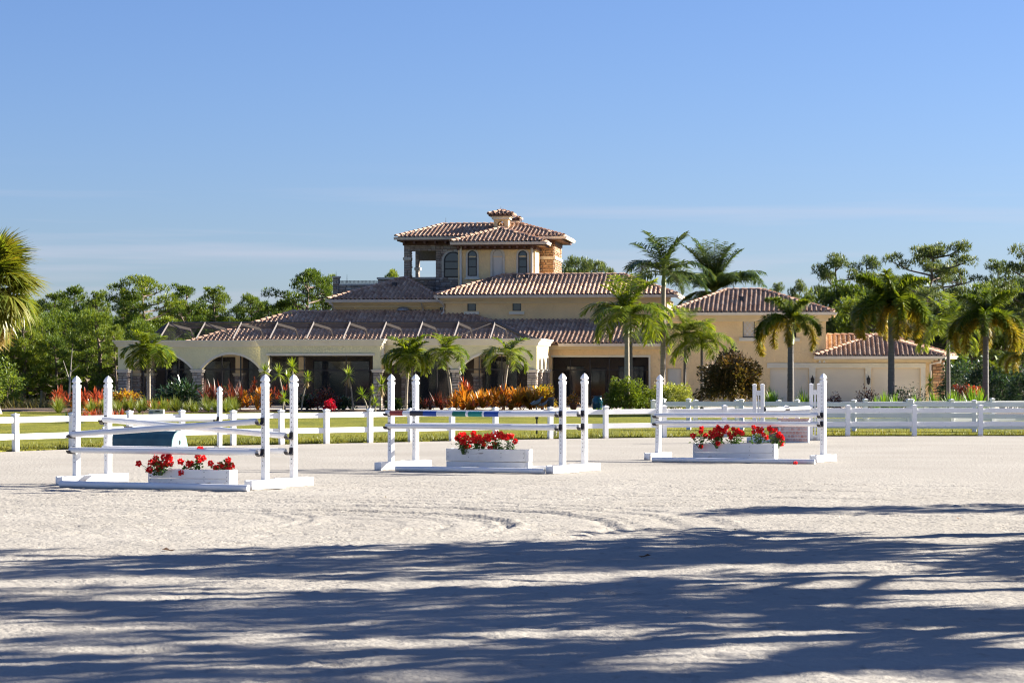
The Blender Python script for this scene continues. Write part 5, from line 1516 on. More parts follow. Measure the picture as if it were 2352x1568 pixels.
x = MB(); x.tube([tops[-1], eR], 0.085, 4); x.build('cage_bar', M['cage'], cage)
x = MB(); x.tube([tops[0], eL], 0.05, 4); x.build('cage_bar', M['cage'], cage)
for i0, i1 in ((0, 1), (1, 2), (9, 8)):
    x = MB(); x.tube([tops[i0], Vector((botp[i1].x - 0.15 * (1 if i1 > i0 else -1), tb0 + 0.35, zb0 + 0.1))], 0.028, 4); x.build('cage_brace', M['cage'], cage)
for i in range(len(tops) - 1):
    s_ = MB(); s_.quad(botp[i], botp[i + 1], tops[i + 1], tops[i]); s_.build('screen_panel', M['screen'], cage)
    s_ = MB(); s_.quad(tops[i], tops[i + 1], bck[i + 1], bck[i]); s_.build('screen_panel', M['screen_top'], cage)
s_ = MB(); s_.add([eL, botp[0], tops[0], bck[0], Vector((eL.x, tbk, zb0))], [(0, 1, 2), (0, 2, 3, 4)]); s_.build('screen_panel', M['screen_top'], cage)
s_ = MB(); s_.add([botp[-1], eR, tops[-1], bck[-1], Vector((eR.x, tbk, zb0))], [(0, 1, 2), (1, 4, 3, 2)]); s_.build('screen_panel', M['screen'], cage)

# ---- lay the tiles and stones: the largest in view one by one, the rest joined
tile_me = None
b = MB(); b.add(TP, TF); tile_me = b.mesh('roof_tile', M['tile_single'])
TILES_NEAR.sort(key=lambda m: m[0].translation.z)
for Mx, rf in TILES_NEAR[:300]:
    o = link('roof_tile', tile_me, rf); o.matrix_local = Mx
rest = TILES_NEAR[300:] + TILES_FAR
TPn = np.array(TP); TFn = np.array(TF)
mats_ = np.array([np.array(m[0]) for m in rest])
V = np.einsum('nij,pj->npi', mats_[:, :3, :3], TPn) + mats_[:, None, :3, 3]
F = (TFn[None] + (np.arange(len(rest)) * len(TP))[:, None, None]).reshape(-1, 4)
o = link('roof_tiles', np_mesh('roof_tiles', V.reshape(-1, 3), F, M['tile']), house); o['kind'] = 'stuff'

def stone_geo(st):
    face, x0, x1, d0, d1, z0, z1, par = st
    j = lambda a: random.uniform(-a, a)
    P = []
    for d, k in ((d0 - 0.01, 0.0), (d1, 0.012)):
        for x, z in ((x0 + k, z0 + k), (x1 - k, z0 + k), (x1 - k, z1 - k), (x0 + k, z1 - k)):
            P.append(face.p(x + j(0.006), d + (j(0.012) if k else 0), z + j(0.006)))
    F = [(4, 5, 6, 7), (0, 1, 5, 4), (1, 2, 6, 5), (2, 3, 7, 6), (3, 0, 4, 7)]
    return P, F
for st in STONES_NEAR[:300]:
    P, F = stone_geo(st); c = sum(P, Vector()) / 8
    m = MB(); m.add([p - c for p in P], F); o = m.build('stone', M['stone'], st[7]); o.location = c
m = MB()
for st in STONES_NEAR[300:] + STONES_FAR:
    m.add(*stone_geo(st))
k0 = len(m.f)
for st in STONES_WARM_LIT: m.add(*stone_geo(st), 1)
o = m.build('stones', [M['stone_many'], M['stone_warm_lit']], house); o['kind'] = 'stuff'
print('tiles', len(TILES_NEAR), len(TILES_FAR), 'stones', len(STONES_NEAR), len(STONES_FAR), len(STONES_WARM_LIT))

# ------------------------------------------------------------------ palms
def frond_mesh(name, L, elev, droop, nl, ll, lw, m, bushy=False, hang=0.35, seed=0, rm=None, curl=0.0):
    """a feather frond growing along +X from the origin, arching downwards"""
    r_ = np.random.default_rng(seed)
    t = np.linspace(0, 1, 14)
    ang = R(elev) - t * R(droop) - (t ** 2) * R(droop) * 0.35
    dx = np.cos(ang); dz = np.sin(ang)
    xs = np.concatenate([[0], np.cumsum((dx[1:] + dx[:-1]) / 2)]) * L / 13; zs = np.concatenate([[0], np.cumsum((dz[1:] + dz[:-1]) / 2)]) * L / 13
    ys = curl * t * t * L
    pts = np.stack([xs, ys, zs], 1)
    tan = norm(np.gradient(pts, axis=0))
    tl = np.linspace(0.14, 0.99, nl) + r_.uniform(-0.004, 0.004, nl)
    P = np.stack([np.interp(tl, t, pts[:, i]) for i in range(3)], 1); T = norm(np.stack([np.interp(tl, t, tan[:, i]) for i in range(3)], 1))
    side = np.array([0, 1.0, 0]); upv = norm(np.cross(T, np.broadcast_to(side, T.shape)))
    parts = []
    prof_len = np.sin(np.clip(tl * 1.02, 0, 1) * np.pi) ** 0.45 * 0.8 + 0.25
    sets = [(1, 0.25), (-1, 0.25)] if not bushy else [(1, 0.1), (-1, 0.1), (0.8, 0.9), (-0.8, 0.9), (0.6, -0.8), (-0.6, -0.8)]
    for s, lift in sets:
        a = r_.uniform(0.35, 0.8, nl)[:, None]
        D = norm(T * a + side * s + upv * (lift + r_.uniform(-0.25, 0.25, nl))[:, None] * (1 if bushy else 0.9))
        V, F = strips(P, D, ll * prof_len * r_.uniform(0.85, 1.1, nl), lw, 2, [0.55, 1, 0.08], droop=hang * r_.uniform(0.5, 1.4, nl), roll=r_.uniform(-0.5, 0.5, nl))
        parts.append((V, F))
    V, F = merge(parts)
    # midrib as a thin four sided rod
    w = (0.018 * (1 - t) + 0.004) * max(1.0, L / 1.6)
    RV = []
    for i in range(14):
        for a in range(4):
            an = a * math.pi / 2; RV.append(pts[i] + side * w[i] * math.cos(an) + np.array([0, 0, 1.0]) * w[i] * math.sin(an))
    RF = np.array([[i * 4 + a, i * 4 + (a + 1) % 4, i * 4 + 4 + (a + 1) % 4, i * 4 + 4 + a] for i in range(13) for a in range(4)])
    V2, F2 = merge([(V, F), (np.array(RV), RF)])
    mi = np.concatenate([np.zeros(len(F), int), np.ones(len(RF), int)])
    return np_mesh(name, V2, F2, [m, rm or M['crownshaft']], mi)

def trunk_mesh(h, r0, r1, m, rings=0.12, lean=(0, 0), seed=0, bulge=0.0):
    b = MB(); n = max(8, int(h / rings)); pts, rad = [], []
    for i in range(n + 1):
        t = i / n
        pts.append((lean[0] * t * t, lean[1] * t * t, h * t)); rad.append((r0 + (r1 - r0) * min(1, t * 1.15)) * (1 + 0.05 * (i % 2)) + r0 * 0.5 * max(0, 0.06 - t) / 0.06 + bulge * math.sin(t * math.pi))
    b.tube(pts, rad, 10)
    return b.mesh('trunk', m, smooth=True)

def crownshaft_mesh(h, r0, r1):
    b = MB(); b.tube([(0, 0, 0), (0, 0, h * 0.3), (0, 0, h)], [r0, r0 * 1.15, r1], 8); return b.mesh('crownshaft', M['crownshaft'], smooth=True)

def palm(base, h, fr, label, trunk_m, r0, r1, shaft=0.45, lean=(0, 0), seed=0, group=None, name='palm_tree', spear=None, cat='palm tree', rz=None, shaft_r=None):
    """fr: list of (frond mesh, how many, scale)"""
    r_ = random.Random(seed)
    e = empty(name, base, r_.uniform(0, 6) if rz is None else rz); tag(e, label, cat, group)
    c, s = math.cos(-e.rotation_euler[2]), math.sin(-e.rotation_euler[2])
    lx, ly = lean[0] * c - lean[1] * s, lean[0] * s + lean[1] * c
    link('trunk', trunk_mesh(h, r0, r1, trunk_m, lean=(lx, ly), seed=seed), e)
    top = Vector((lx, ly, h))
    if shaft:
        o = link('crownshaft', crownshaft_mesh(shaft, shaft_r or r1 * 1.1, r1 * 0.6), e); o.location = top - Vector((0, 0, 0.02)); top = top + Vector((0, 0, shaft - 0.06))
    az = r_.uniform(0, 6.28); k = 0
    for me, cnt, sc in fr:
        for i in range(cnt):
            o = link('frond', me, e); o.location = top + Vector((0, 0, r_.uniform(-0.05, 0.02)))
            az += 2.399 + r_.uniform(-0.25, 0.25)
            o.rotation_euler = (r_.uniform(-0.15, 0.15), r_.uniform(-0.14, 0.14), az)
            q = sc * r_.uniform(0.88, 1.1); o.scale = (q, q * r_.choice((1, -1)), q); k += 1
    if spear:
        b = MB(); b.tube([(0, 0, 0), (0.02, 0, spear * 0.5), (0.05, 0.02, spear)], [0.03, 0.02, 0.006], 5); o = b.build('spear_leaf', M['crownshaft'], e); o.location = top
    return e

# frond sets
ad_up = frond_mesh('frond', 1.05, 76, 55, 34, 0.40, 0.055, M['palm'], seed=1, hang=0.2)
ad_mid = frond_mesh('frond', 1.2, 52, 105, 36, 0.40, 0.055, M['palm'], seed=2, hang=0.3)
ad_low = frond_mesh('frond', 1.15, 22, 105, 34, 0.38, 0.05, M['palm'], seed=3, hang=0.4)
ro_up = frond_mesh('frond', 1.75, 78, 42, 46, 0.48, 0.05, M['palm_dark'], seed=4, hang=0.25, curl=0.12)
ro_mid = frond_mesh('frond', 2.0, 50, 80, 50, 0.50, 0.05, M['palm_dark'], seed=5, hang=0.4, curl=0.1)
ro_low = frond_mesh('frond', 1.9, 20, 75, 48, 0.48, 0.05, M['palm_dark'], seed=6, hang=0.5, curl=-0.1)
gr_mid = frond_mesh('frond', 1.9, 54, 90, 48, 0.48, 0.05, M['palm'], seed=7, hang=0.4, curl=0.1)
gr_low = frond_mesh('frond', 1.8, 22, 88, 46, 0.46, 0.05, M['palm'], seed=8, hang=0.5)
gr_up = frond_mesh('frond', 1.7, 80, 42, 44, 0.46, 0.05, M['palm'], seed=9, hang=0.3)
fx_up = frond_mesh('frond', 1.55, 80, 62, 46, 0.28, 0.045, M['foxtail'], True, 0.2, 10)
fx_mid = frond_mesh('frond', 1.8, 54, 118, 50, 0.29, 0.045, M['foxtail'], True, 0.2, 11)
fx_low = frond_mesh('frond', 1.9, 26, 118, 50, 0.29, 0.045, M['foxtail_old'], True, 0.25, 12)
qu_up = frond_mesh('frond', 2.9, 80, 32, 60, 0.55, 0.05, M['palm_dark'], seed=13, hang=0.35, curl=0.1)
qu_mid = frond_mesh('frond', 3.0, 48, 55, 60, 0.58, 0.05, M['palm_dark'], seed=14, hang=0.55)
qu_low = frond_mesh('frond', 2.8, 10, 55, 56, 0.55, 0.045, M['foxtail'], seed=15, hang=0.7)
qu_old = frond_mesh('dry_frond', 2.2, -25, 40, 50, 0.5, 0.05, M['dry_orange'], seed=16, hang=0.6)
AD = lambda a=5, b=7, c=6, s=1.0: [(ad_up, a, s * 1.25), (ad_mid, b, s * 1.25), (ad_low, c, s * 1.2)]

def at(u, Yv, dz=0.1): 
    p = gp(u, Yv); p.z = dz; return p
def ht(v, Yv, z0=0.1): return CAMZ - (v - 850.0) / FPX * Yv - z0

AG = 'small feathery palms in front of the lanai'
palm(at(342, 113), ht(822, 113), AD(7, 9, 10, 1.0), 'bushy round headed small palm before the first lanai arch', M['palm_trunk'], 0.095, 0.07, 0.35, seed=1, group=AG)
palm(at(933, 112.5), ht(835, 112.5), AD(6, 8, 6, 1.0), 'small palm with twin slim trunks by the end of the square lanai opening', M['palm_trunk'], 0.07, 0.055, 0.45, lean=(0.12, 0), seed=2, group=AG)
palm(at(948, 111.8), ht(842, 111.8), AD(3, 5, 4, 0.85), 'lower head of the paired small palms next to the square lanai opening', M['palm_trunk'], 0.06, 0.05, 0.4, lean=(-0.05, 0), seed=3, group=AG)
palm(at(1037, 112), ht(828, 112), AD(5, 7, 5, 0.95), 'small palm leaning from the stone column between the two lanai arches', M['palm_trunk'], 0.085, 0.06, 0.4, lean=(-0.28, 0), seed=4, group=AG)
palm(at(1157, 111.5), ht(836, 111.5), [(ad_up, 3, 1.2), (ad_mid, 5, 1.25), (ad_low, 3, 1.2)], 'small open palm before the arch nearest the lanai corner', M['palm_trunk'], 0.075, 0.06, 0.45, lean=(0.18, 0), seed=5, group=AG, rz=0.3)

palm(at(1440, 107), ht(765, 107), [(gr_up, 8, 1.3), (gr_mid, 10, 1.3), (gr_low, 7, 1.15)], 'bright green tall palm before the screened court, shorter of the trio', M['palm_trunk'], 0.13, 0.10, 0.75, seed=6)
palm(at(1448, 109), ht(765, 109), [(gr_up, 2, 1.1), (gr_mid, 4, 1.15), (gr_low, 6, 1.15)], 'shaded tall palm trunk close behind the bright green tall palm', M['palm_trunk_dark'], 0.11, 0.09, 0.7, seed=7)
palm(at(1522, 110), ht(655, 110), [(ro_up, 7, 1.3), (ro_mid, 9, 1.25), (ro_low, 5, 1.2)], 'tallest dark palm with a pale slender trunk at the garage block corner', M['palm_trunk'], 0.12, 0.095, 0.55, lean=(0.05, 0), seed=8, spear=1.3)
palm(at(1640, 140), ht(678, 140), [(qu_up, 26, 1.15), (qu_mid, 30, 1.1), (qu_low, 16, 0.9), (qu_old, 7, 0.8)], 'big shaggy palm standing behind the garage block roof', M['palm_trunk_dark'], 0.25, 0.22, 0.2, seed=9)
palm(at(1572, 110.5), ht(780, 110.5), [(gr_up, 4, 1.0), (gr_mid, 8, 1.05), (gr_low, 7, 0.95)], 'medium palm with a thin trunk beside the white panel door', M['palm_trunk_dark'], 0.07, 0.06, 0.3, lean=(0.05, 0), seed=10)
palm(at(1612, 110), ht(800, 110), [(gr_up, 4, 0.9), (gr_mid, 7, 1.0), (gr_low, 6, 0.95)], 'low spreading palm over the copper shrub by the garage block wall', M['palm_trunk_dark'], 0.07, 0.06, 0.3, seed=11)
FG = 'foxtail palms before the garage'
palm(at(1816, 104), ht(790, 104), [(fx_up, 5, 1.15), (fx_mid, 5, 1.15), (fx_low, 4, 1.25)], 'foxtail palm with few drooping plumes before the first garage door', M['palm_trunk_dark'], 0.15, 0.125, 0.95, seed=12, group=FG, spear=1.2, shaft_r=0.15)
palm(at(2047, 103), ht(750, 103), [(fx_up, 9, 1.5), (fx_mid, 11, 1.5), (fx_low, 8, 1.4)], 'fullest dark foxtail palm before the last garage door', M['palm_trunk_dark'], 0.15, 0.125, 0.75, seed=13, group=FG, spear=1.2, shaft_r=0.13)
palm(at(2264, 104), ht(772, 104), [(fx_up, 7, 1.3), (fx_mid, 8, 1.3), (fx_low, 8, 1.3)], 'foxtail palm with golden hanging plumes past the garage stone corner', M['palm_trunk_dark'], 0.14, 0.115, 0.65, seed=14, group=FG, spear=1.2, shaft_r=0.13)
palm(at(2178, 114), ht(770, 114), [(gr_up, 5, 1.2), (gr_mid, 7, 1.3), (gr_low, 6, 1.2)], 'arching palm growing between the two outer foxtail palms', M['palm_trunk_dark'], 0.10, 0.08, 0.3, seed=15)
palm(at(2350, 112), ht(835, 112), [(fx_up, 3, 0.9), (fx_mid, 6, 1.0), (fx_low, 5, 0.9)], 'low foxtail palm half outside the picture edge', M['palm_trunk_dark'], 0.10, 0.08, 0.3, seed=16, group=FG)

# fan palm at the picture edge
def fan_mesh(name, m, seed, rad=0.85, pet=0.9, droop=0.35):
    r_ = np.random.default_rng(seed); n = 44
    a = np.linspace(-2.2, 2.2, n)
    D = np.stack([np.cos(a), np.sin(a), 0.18 * np.abs(np.sin(a)) + r_.uniform(-0.08, 0.08, n)], 1)
    C = np.stack([np.full(n, pet), np.zeros(n), np.zeros(n)], 1) + D * 0.05
    L = rad * (0.75 + 0.25 * np.cos(a)) * r_.uniform(0.9, 1.08, n)
    V, F = strips(C, D, L, 0.085, 4, [0.6, 1, 0.95, 0.45, 0.05], droop=droop * r_.uniform(0.5, 1.6, n), roll=r_.uniform(-0.35, 0.35, n))
    V2, F2 = strips([(0, 0, 0)], [(1, 0, 0)], pet + 0.1, 0.06, 3, [1, 0.8, 0.7, 0.6])
    V, F = merge([(V, F), (V2, F2)])
    return np_mesh(name, V, F, m)
fans = [fan_mesh('fan_leaf', M['sabal'], i, 0.95, 0.8 + 0.1 * i, 0.35 + 0.15 * i) for i in range(3)]
deads = [fan_mesh('dry_fan_leaf', M['sabal_dead'], 7 + i, 0.8, 0.7, 0.8) for i in range(2)]
def fan_palm(base, h, label, n=46, nd=16, sc=1.0, seed=0, group=None):
    r_ = random.Random(seed)
    e = empty('fan_palm', base); tag(e, label, 'palm tree', group)
    link('trunk', trunk_mesh(h, 0.2 * sc, 0.17 * sc, M['palm_trunk'], seed=seed), e)
    az = 0
    for i in range(n):
        o = link('fan_leaf', fans[i % 3], e); az += 2.399 + r_.uniform(-.2, .2)
        q = i / max(1, n - 1); el = R(82 - 128 * q + r_.uniform(-8, 8))
        o.location = (0, 0, h + 0.25 * sc - 0.5 * q * sc); o.rotation_euler = (r_.uniform(-.3, .3), -el, az); k = sc * r_.uniform(.85, 1.1); o.scale = (k, k, k)
    for i in range(nd):
        o = link('dry_fan_leaf', deads[i % 2], e); az += 2.399 + r_.uniform(-.2, .2)
        el = R(-58 - r_.uniform(0, 26)); o.location = (0, 0, h - 0.35 * sc - r_.uniform(0, .35) * sc); o.rotation_euler = (r_.uniform(-.4, .4), -el, az); k = sc * r_.uniform(.8, 1.05); o.scale = (k, k, k)
    return e
fan_palm(at(-14, 104, 0.05), ht(655, 104), 'big cabbage palm with a skirt of dry fans at the edge of the lawn', n=80, nd=34, sc=1.22, seed=3)
fan_palm(at(98, 131, 0), 2.5, 'cabbage palm with a pale trunk under the pines, nearest the big cabbage palm', n=26, nd=10, sc=0.62, seed=4)
fan_palm(at(225, 139, 0), 2.0, 'young cabbage palm among the pines near the lanai wall', n=22, nd=6, sc=0.6, seed=5)

# ------------------------------------------------------------------ pines and woodland
def pine_tree_meshes(seed, H=8.0, start=0.5, spread=2.3, nbr=16, clump=0.47, tufts=70, m=None, nd=6):
    r_ = random.Random(seed); b = MB()
    lean = (r_.uniform(-.5, .5), r_.uniform(-.4, .4))
    tp = lambda t: Vector((lean[0] * t * t + 0.12 * math.sin(t * 5 + seed), lean[1] * t * t + 0.1 * math.cos(t * 4 + seed), H * t))
    n = 12
    b.tube([tp(i / n) for i in range(n + 1)], [0.17 * (1 - 0.8 * i / n) for i in range(n + 1)], 7)
    clumps = []
    for k in range(nbr):
        t = start + (0.97 - start) * (k + r_.random()) / nbr
        az = k * 2.399 + r_.uniform(-.5, .5)
        q = (t - start) / (1 - start)
        L = spread * (0.55 + 0.55 * math.sin(min(1, q * 0.9 + 0.25) * math.pi)) * r_.uniform(0.5, 1.15)
        p0 = tp(t); d = Vector((math.cos(az), math.sin(az), 0))
        rise = r_.uniform(0.05, 0.5) * L
        p1 = p0 + d * (L * .5) + Vector((r_.uniform(-.2, .2), r_.uniform(-.2, .2), rise * .35)); p2 = p0 + d * L + Vector((0, 0, rise))
        b.tube([p0, p1, p2], [0.055, 0.04, 0.015], 5)
        clumps.append((p2, clump * r_.uniform(.75, 1.25)))
        if L > 0.9:
            for _ in range(2):
                pq = p1.lerp(p2, r_.uniform(0.0, 0.7)) + Vector((r_.uniform(-.5, .5), r_.uniform(-.5, .5), r_.uniform(0.05, .45))); b.tube([p1.lerp(p2, .3), pq], [0.03, 0.012], 4); clumps.append((pq, clump * r_.uniform(.55, 1.0)))
    for _ in range(4):
        clumps.append((tp(0.98) + Vector((r_.uniform(-.5, .5), r_.uniform(-.5, .5), r_.uniform(-.2, .3))), clump * r_.uniform(.7, 1.1)))
    for _ in range(nd):       # bare dead snags under the crown
        t = r_.uniform(start * 0.45, start); az = r_.uniform(0, 6.28); L = r_.uniform(.3, .9); p0 = tp(t)
        b.tube([p0, p0 + Vector((math.cos(az) * L, math.sin(az) * L, r_.uniform(-.1, .3)))], [0.03, 0.008], 4)
    C, D = [], []
    for p, rr in clumps:
        cnt = int(tufts * (rr / clump) ** 1.6)
        d = rand_dirs(cnt, -0.55, 1.0); rad_ = rng.uniform(0.25, 1.0, cnt) ** 0.6
        C.append(np.array(p) + d * rad_[:, None] * np.array([rr, rr, rr * 0.72])); D.append(norm(d * 0.6 + np.array([0, 0, 0.45]) + 0.5 * rand_dirs(cnt)))
    C = np.concatenate(C); D = np.concatenate(D)
    nn = 6
    Cn = np.repeat(C, nn, 0); Dn = norm(np.repeat(D, nn, 0) + 0.9 * rand_dirs(len(Cn)))
    V, F = strips(Cn, Dn, rng.uniform(0.12, 0.24, len(Cn)), rng.uniform(0.026, 0.05, len(Cn)), 1, [1.0, 0.35])
    return b.mesh('trunk', M['bark'], smooth=True), np_mesh('crown', V, F, m or M['pine'])

PINES = [pine_tree_meshes(21, 8, 0.50, 1.6, 16), pine_tree_meshes(22, 8, 0.42, 1.35, 18), pine_tree_meshes(23, 8, 0.55, 2.0, 17), pine_tree_meshes(24, 8, 0.38, 1.25, 20), pine_tree_meshes(25, 8, 0.52, 1.5, 15)]
PINES_B = [pine_tree_meshes(31, 8, 0.48, 1.8, 17, m=M['pine_hazed']), pine_tree_meshes(32, 8, 0.55, 2.2, 17, m=M['pine_hazed']), pine_tree_meshes(33, 8, 0.42, 1.5, 18, m=M['pine_hazed'])]
YOUNG = [pine_tree_meshes(41, 5, 0.16, 1.5, 22, 0.55, 60), pine_tree_meshes(42, 5, 0.2, 1.3, 20, 0.5, 60)]
def pine(u, vtop, Yv, k, bank, width, label, group, H0=8.0, rz=None):
    h_ = ht(vtop, Yv, 0.0) / 1.03
    e = empty('pine_tree', at(u, Yv, -0.05), random.uniform(0, 6.28) if rz is None else rz); tag(e, label, 'pine tree', group)
    tm, cm = bank[k % len(bank)]
    s = h_ / H0; e.scale = (s * width, s * width, s)
    link('trunk', tm, e); link('crown', cm, e)
    return e
GL = 'pines of the wood beyond the lawn'
for u, vt, Yv, k, w, lab in (
    (345, 632, 142, 2, 1.10, 'tallest pine of the wood, spreading above the lanai end'),
    (425, 652, 146, 0, 1.0, 'pine whose crown shows over the screen cage next to the tallest pine'),
    (110, 668, 150, 1, 1.0, 'pine with a high green crown beside the big cabbage palm'),
    (168, 658, 148, 3, 0.95, 'upright bright pine two crowns from the big cabbage palm'),
    (228, 670, 146, 4, 0.95, 'thin topped pine in the middle of the wood'),
    (288, 672, 140, 1, 0.9, 'yellow green pine close before the tallest pine'),
    (268, 745, 124, 0, 0.8, 'dark trunked pine standing right beside the lanai end wall'),
    (497, 660, 150, 4, 1.0, 'airy pine over the middle of the screen cage'),
    (582, 674, 152, 1, 0.85, 'slim airy pine over the far end of the screen cage'),
    (650, 690, 152, 3, 0.9, 'low bright pine where the tiled ridge begins'),
    (700, 616, 150, 2, 1.05, 'broad tall pine against the upper tiled wing'),
    (745, 632, 156, 0, 0.9, 'pine close behind the terrace pier'),
    (895, 618, 152, 2, 0.55, 'pine crown just peeping over the terrace parapet'),
    (60, 690, 152, 0, 1.0, 'pine partly behind the big cabbage palm'),
    (8, 700, 150, 3, 1.0, 'pine behind the skirt of the big cabbage palm')):
    pine(u, vt, Yv, k, PINES, w, lab, GL)
for i in range(60):
    u = -70 + 27 * (i % 30) + random.uniform(-12, 12); Yv = random.uniform(150, 178) if i < 30 else random.uniform(126, 146)
    vt = random.uniform(680, 735) if i < 30 else random.uniform(715, 800)
    if i >= 30 and u > 300: u -= 350
    pine(u, vt, Yv, i, PINES if i < 30 else YOUNG, random.uniform(.85, 1.1), 'crowded lower pine of the wood ' + ('around the big cabbage palm' if u < 60 else 'between the big cabbage palm and the lanai' if u < 280 else 'behind the screen cage'), 'crowded lower pines of the wood', 8.0 if i < 30 else 5.0)
GRt = 'pines behind the garage'
for u, vt, Yv, k, w, lab in (
    (1925, 590, 150, 0, 0.95, 'pine with a bare trunk in the gap behind the garage block roof end'),
    (1352, 594, 158, 1, 0.85, 'flat topped pine right behind the stone tower'),
    (1300, 606, 160, 0, 0.7, 'pine touching the stone tower edge'),
    (1400, 622, 162, 2, 0.6, 'low pine behind the tall palms'),
    (1788, 655, 165, 2, 0.6, 'small pine crown over the garage block ridge'),
    (1838, 648, 162, 0, 0.6, 'small pine crown beside the first foxtail spear'),
    (1995, 595, 158, 2, 0.9, 'narrow pine behind the fullest foxtail palm'),
    (2120, 563, 152, 1, 1.1, 'broadest forked pine between the outer foxtail palms'),
    (2182, 600, 156, 0, 0.9, 'pine with layered crown behind the arching palm'),
    (2288, 604, 150, 2, 0.9, 'pine close to the golden foxtail palm'),
    (2345, 568, 142, 0, 1.0, 'dark tall pine at the far picture edge'),
    (1700, 690, 160, 2, 0.8, 'low pine hidden behind the big shaggy palm')):
    pine(u, vt, Yv, k, PINES_B, w, lab, GRt)
for i in range(42):
    u = 1862 + 12.5 * i + random.uniform(-14, 14); Yv = random.uniform(140, 170)
    pine(u, random.uniform(655, 745), Yv, i, PINES_B if i % 3 else YOUNG, random.uniform(.9, 1.2), 'crowded lower pine ' + ('behind the fullest foxtail palm' if u < 2080 else 'between the two outer foxtail palms' if u < 2230 else 'behind the golden plumed foxtail palm'), 'crowded pines behind the garage', 8.0 if i % 3 else 5.0)
# bleached dead snags among the trunks
for u, vt, Yv, lab in ((300, 790, 126, 'pale forked dead trunk leaning under the pines'), (158, 800, 122, 'thin pale dead trunk before the dark wood')):
    e = empty('dead_tree', at(u, Yv, 0)); tag(e, lab, 'dead tree')
    h_ = ht(vt, Yv, 0); b = MB(); b.tube([(0, 0, 0), (0.06, 0, h_ * .5), (0.18, 0, h_)], [.06, .045, .012], 6); b.build('trunk', M['dead_wood'], e)
    b = MB(); b.tube([(0.05, 0, h_ * .45), (-0.3, 0.1, h_ * .8)], [.035, .01], 5); b.tube([(0.1, 0, h_ * .6), (0.5, 0.1, h_ * .72)], [.02, .008], 5); b.build('bare_branch', M['dead_wood'], e)

def leaf_mass(name, boxes, m, n, ls, lw, label=None):
    """leaves through the volumes [(x0, x1, y0, y1, z0, z1)] with a lumpy top"""
    Cs = []
    vol = np.array([(b[1] - b[0]) * (b[5] - b[4]) for b in boxes]); cnt = (n * vol / vol.sum()).astype(int)
    for b_, c in zip(boxes, cnt):
        x = rng.uniform(b_[0], b_[1], c); y = rng.uniform(b_[2], b_[3], c)
        top = b_[4] + (b_[5] - b_[4]) * (0.72 + 0.28 * smooth_noise(x, y, 5, 8, .5, 2.2))
        z = b_[4] + (top - b_[4]) * rng.uniform(0, 1, c) ** 0.7
        Cs.append(np.stack([x, y, z], 1))
    C = np.concatenate(Cs); D = rand_dirs(len(C), -0.3, 0.9)
    V, F = strips(C, D, rng.uniform(*ls, len(C)), rng.uniform(*lw, len(C)), 2, [0.4, 1, 0.15], droop=0.3, roll=rng.uniform(-.8, .8, len(C)))
    o = link(name, np_mesh(name, V, F, m)); tag(o, label, kind='stuff'); return o
leaf_mass('woodland_understory', [(-40, -17, 134, 140, 0, 2.4), (-46, -14, 152, 158, 0, 4.2), (-60, -8, 172, 182, 0, 6.2)], M['wood_leaf'], 46000, (0.25, 0.6), (0.12, 0.28))
leaf_mass('garage_woodland', [(19, 60, 132, 138, 0, 3.4), (16, 70, 160, 168, 0, 5.6), (3, 22, 165, 172, 0, 4.6)], M['wood_leaf'], 34000, (0.25, 0.6), (0.12, 0.28))
# dry grass before the wood
x = rng.uniform(-27, -20.0, 2600); y = rng.uniform(116, 122, 2600)
V, F = strips(np.stack([x, y, np.zeros_like(x)], 1), rand_dirs(2600, .7, 1), rng.uniform(.4, 1.0, 2600), rng.uniform(.015, .04, 2600), 3, [1, .8, .5, .1], droop=.3)
tag(link('dry_grass', np_mesh('dry_grass', V, F, M['dry_grass'])), kind='stuff')

# ------------------------------------------------------------------ bushes
def bush(name, pos, size, n, ls, lw, m, label, cat='bush', group=None, stem=True, up=0.3, seed=0, shell=0.45, parts=None):
    e = empty(name, pos); tag(e, label, cat, group)
    r_ = np.random.default_rng(seed + 100)
    d = rand_dirs(n, -0.35, 1.0)
    lump = 0.80 + 0.20 * np.sin(d[:, 0] * 6 + seed) * np.cos(d[:, 1] * 5 + seed * 2) + 0.10 * np.sin(d[:, 2] * 9 + seed)
    rr = (shell + (1 - shell) * r_.uniform(0, 1, n) ** 0.6) * lump
    C = d * rr[:, None] * np.array(size) + np.array([0, 0, size[2] * 0.38])
    C[:, 2] = np.maximum(C[:, 2], 0.02)
    D = norm(d + np.array([0, 0, up]) + 0.8 * rand_dirs(n))
    V, F = strips(C, D, r_.uniform(*ls, n), r_.uniform(*lw, n), 2, [.35, 1, .12], droop=r_.uniform(0, .6, n), roll=r_.uniform(-.9, .9, n))
    link('foliage', np_mesh('foliage', V, F, m), e)
    if stem:
        b = MB()
        for k in range(5):
            a = k * 1.26; b.tube([(0, 0, -0.05), (math.cos(a) * size[0] * .25, math.sin(a) * size[1] * .25, size[2] * .5), (math.cos(a) * size[0] * .6, math.sin(a) * size[1] * .6, size[2] * .9)], [.03, .02, .006], 5)
        b.build('stem', M['bark'], e)
    return e
bush('green_bush', at(1436, 107), (1.08, 0.9, 1.2), 6500, (.06, .13), (.04, .07), M['bush'], 'glossy bright green bush at the foot of the tall palms', seed=1)
bush('variegated_bush', at(1546, 106), (1.2, 0.95, 1.08), 7000, (.05, .10), (.03, .06), M['bush_lime'], 'rounded pale variegated bush before the white panel door', seed=2)
bush('low_bush', at(1490, 107.5), (0.7, 0.6, 0.9), 2600, (.06, .12), (.04, .07), M['bush'], 'low green bush filling between the two larger bushes', seed=3)
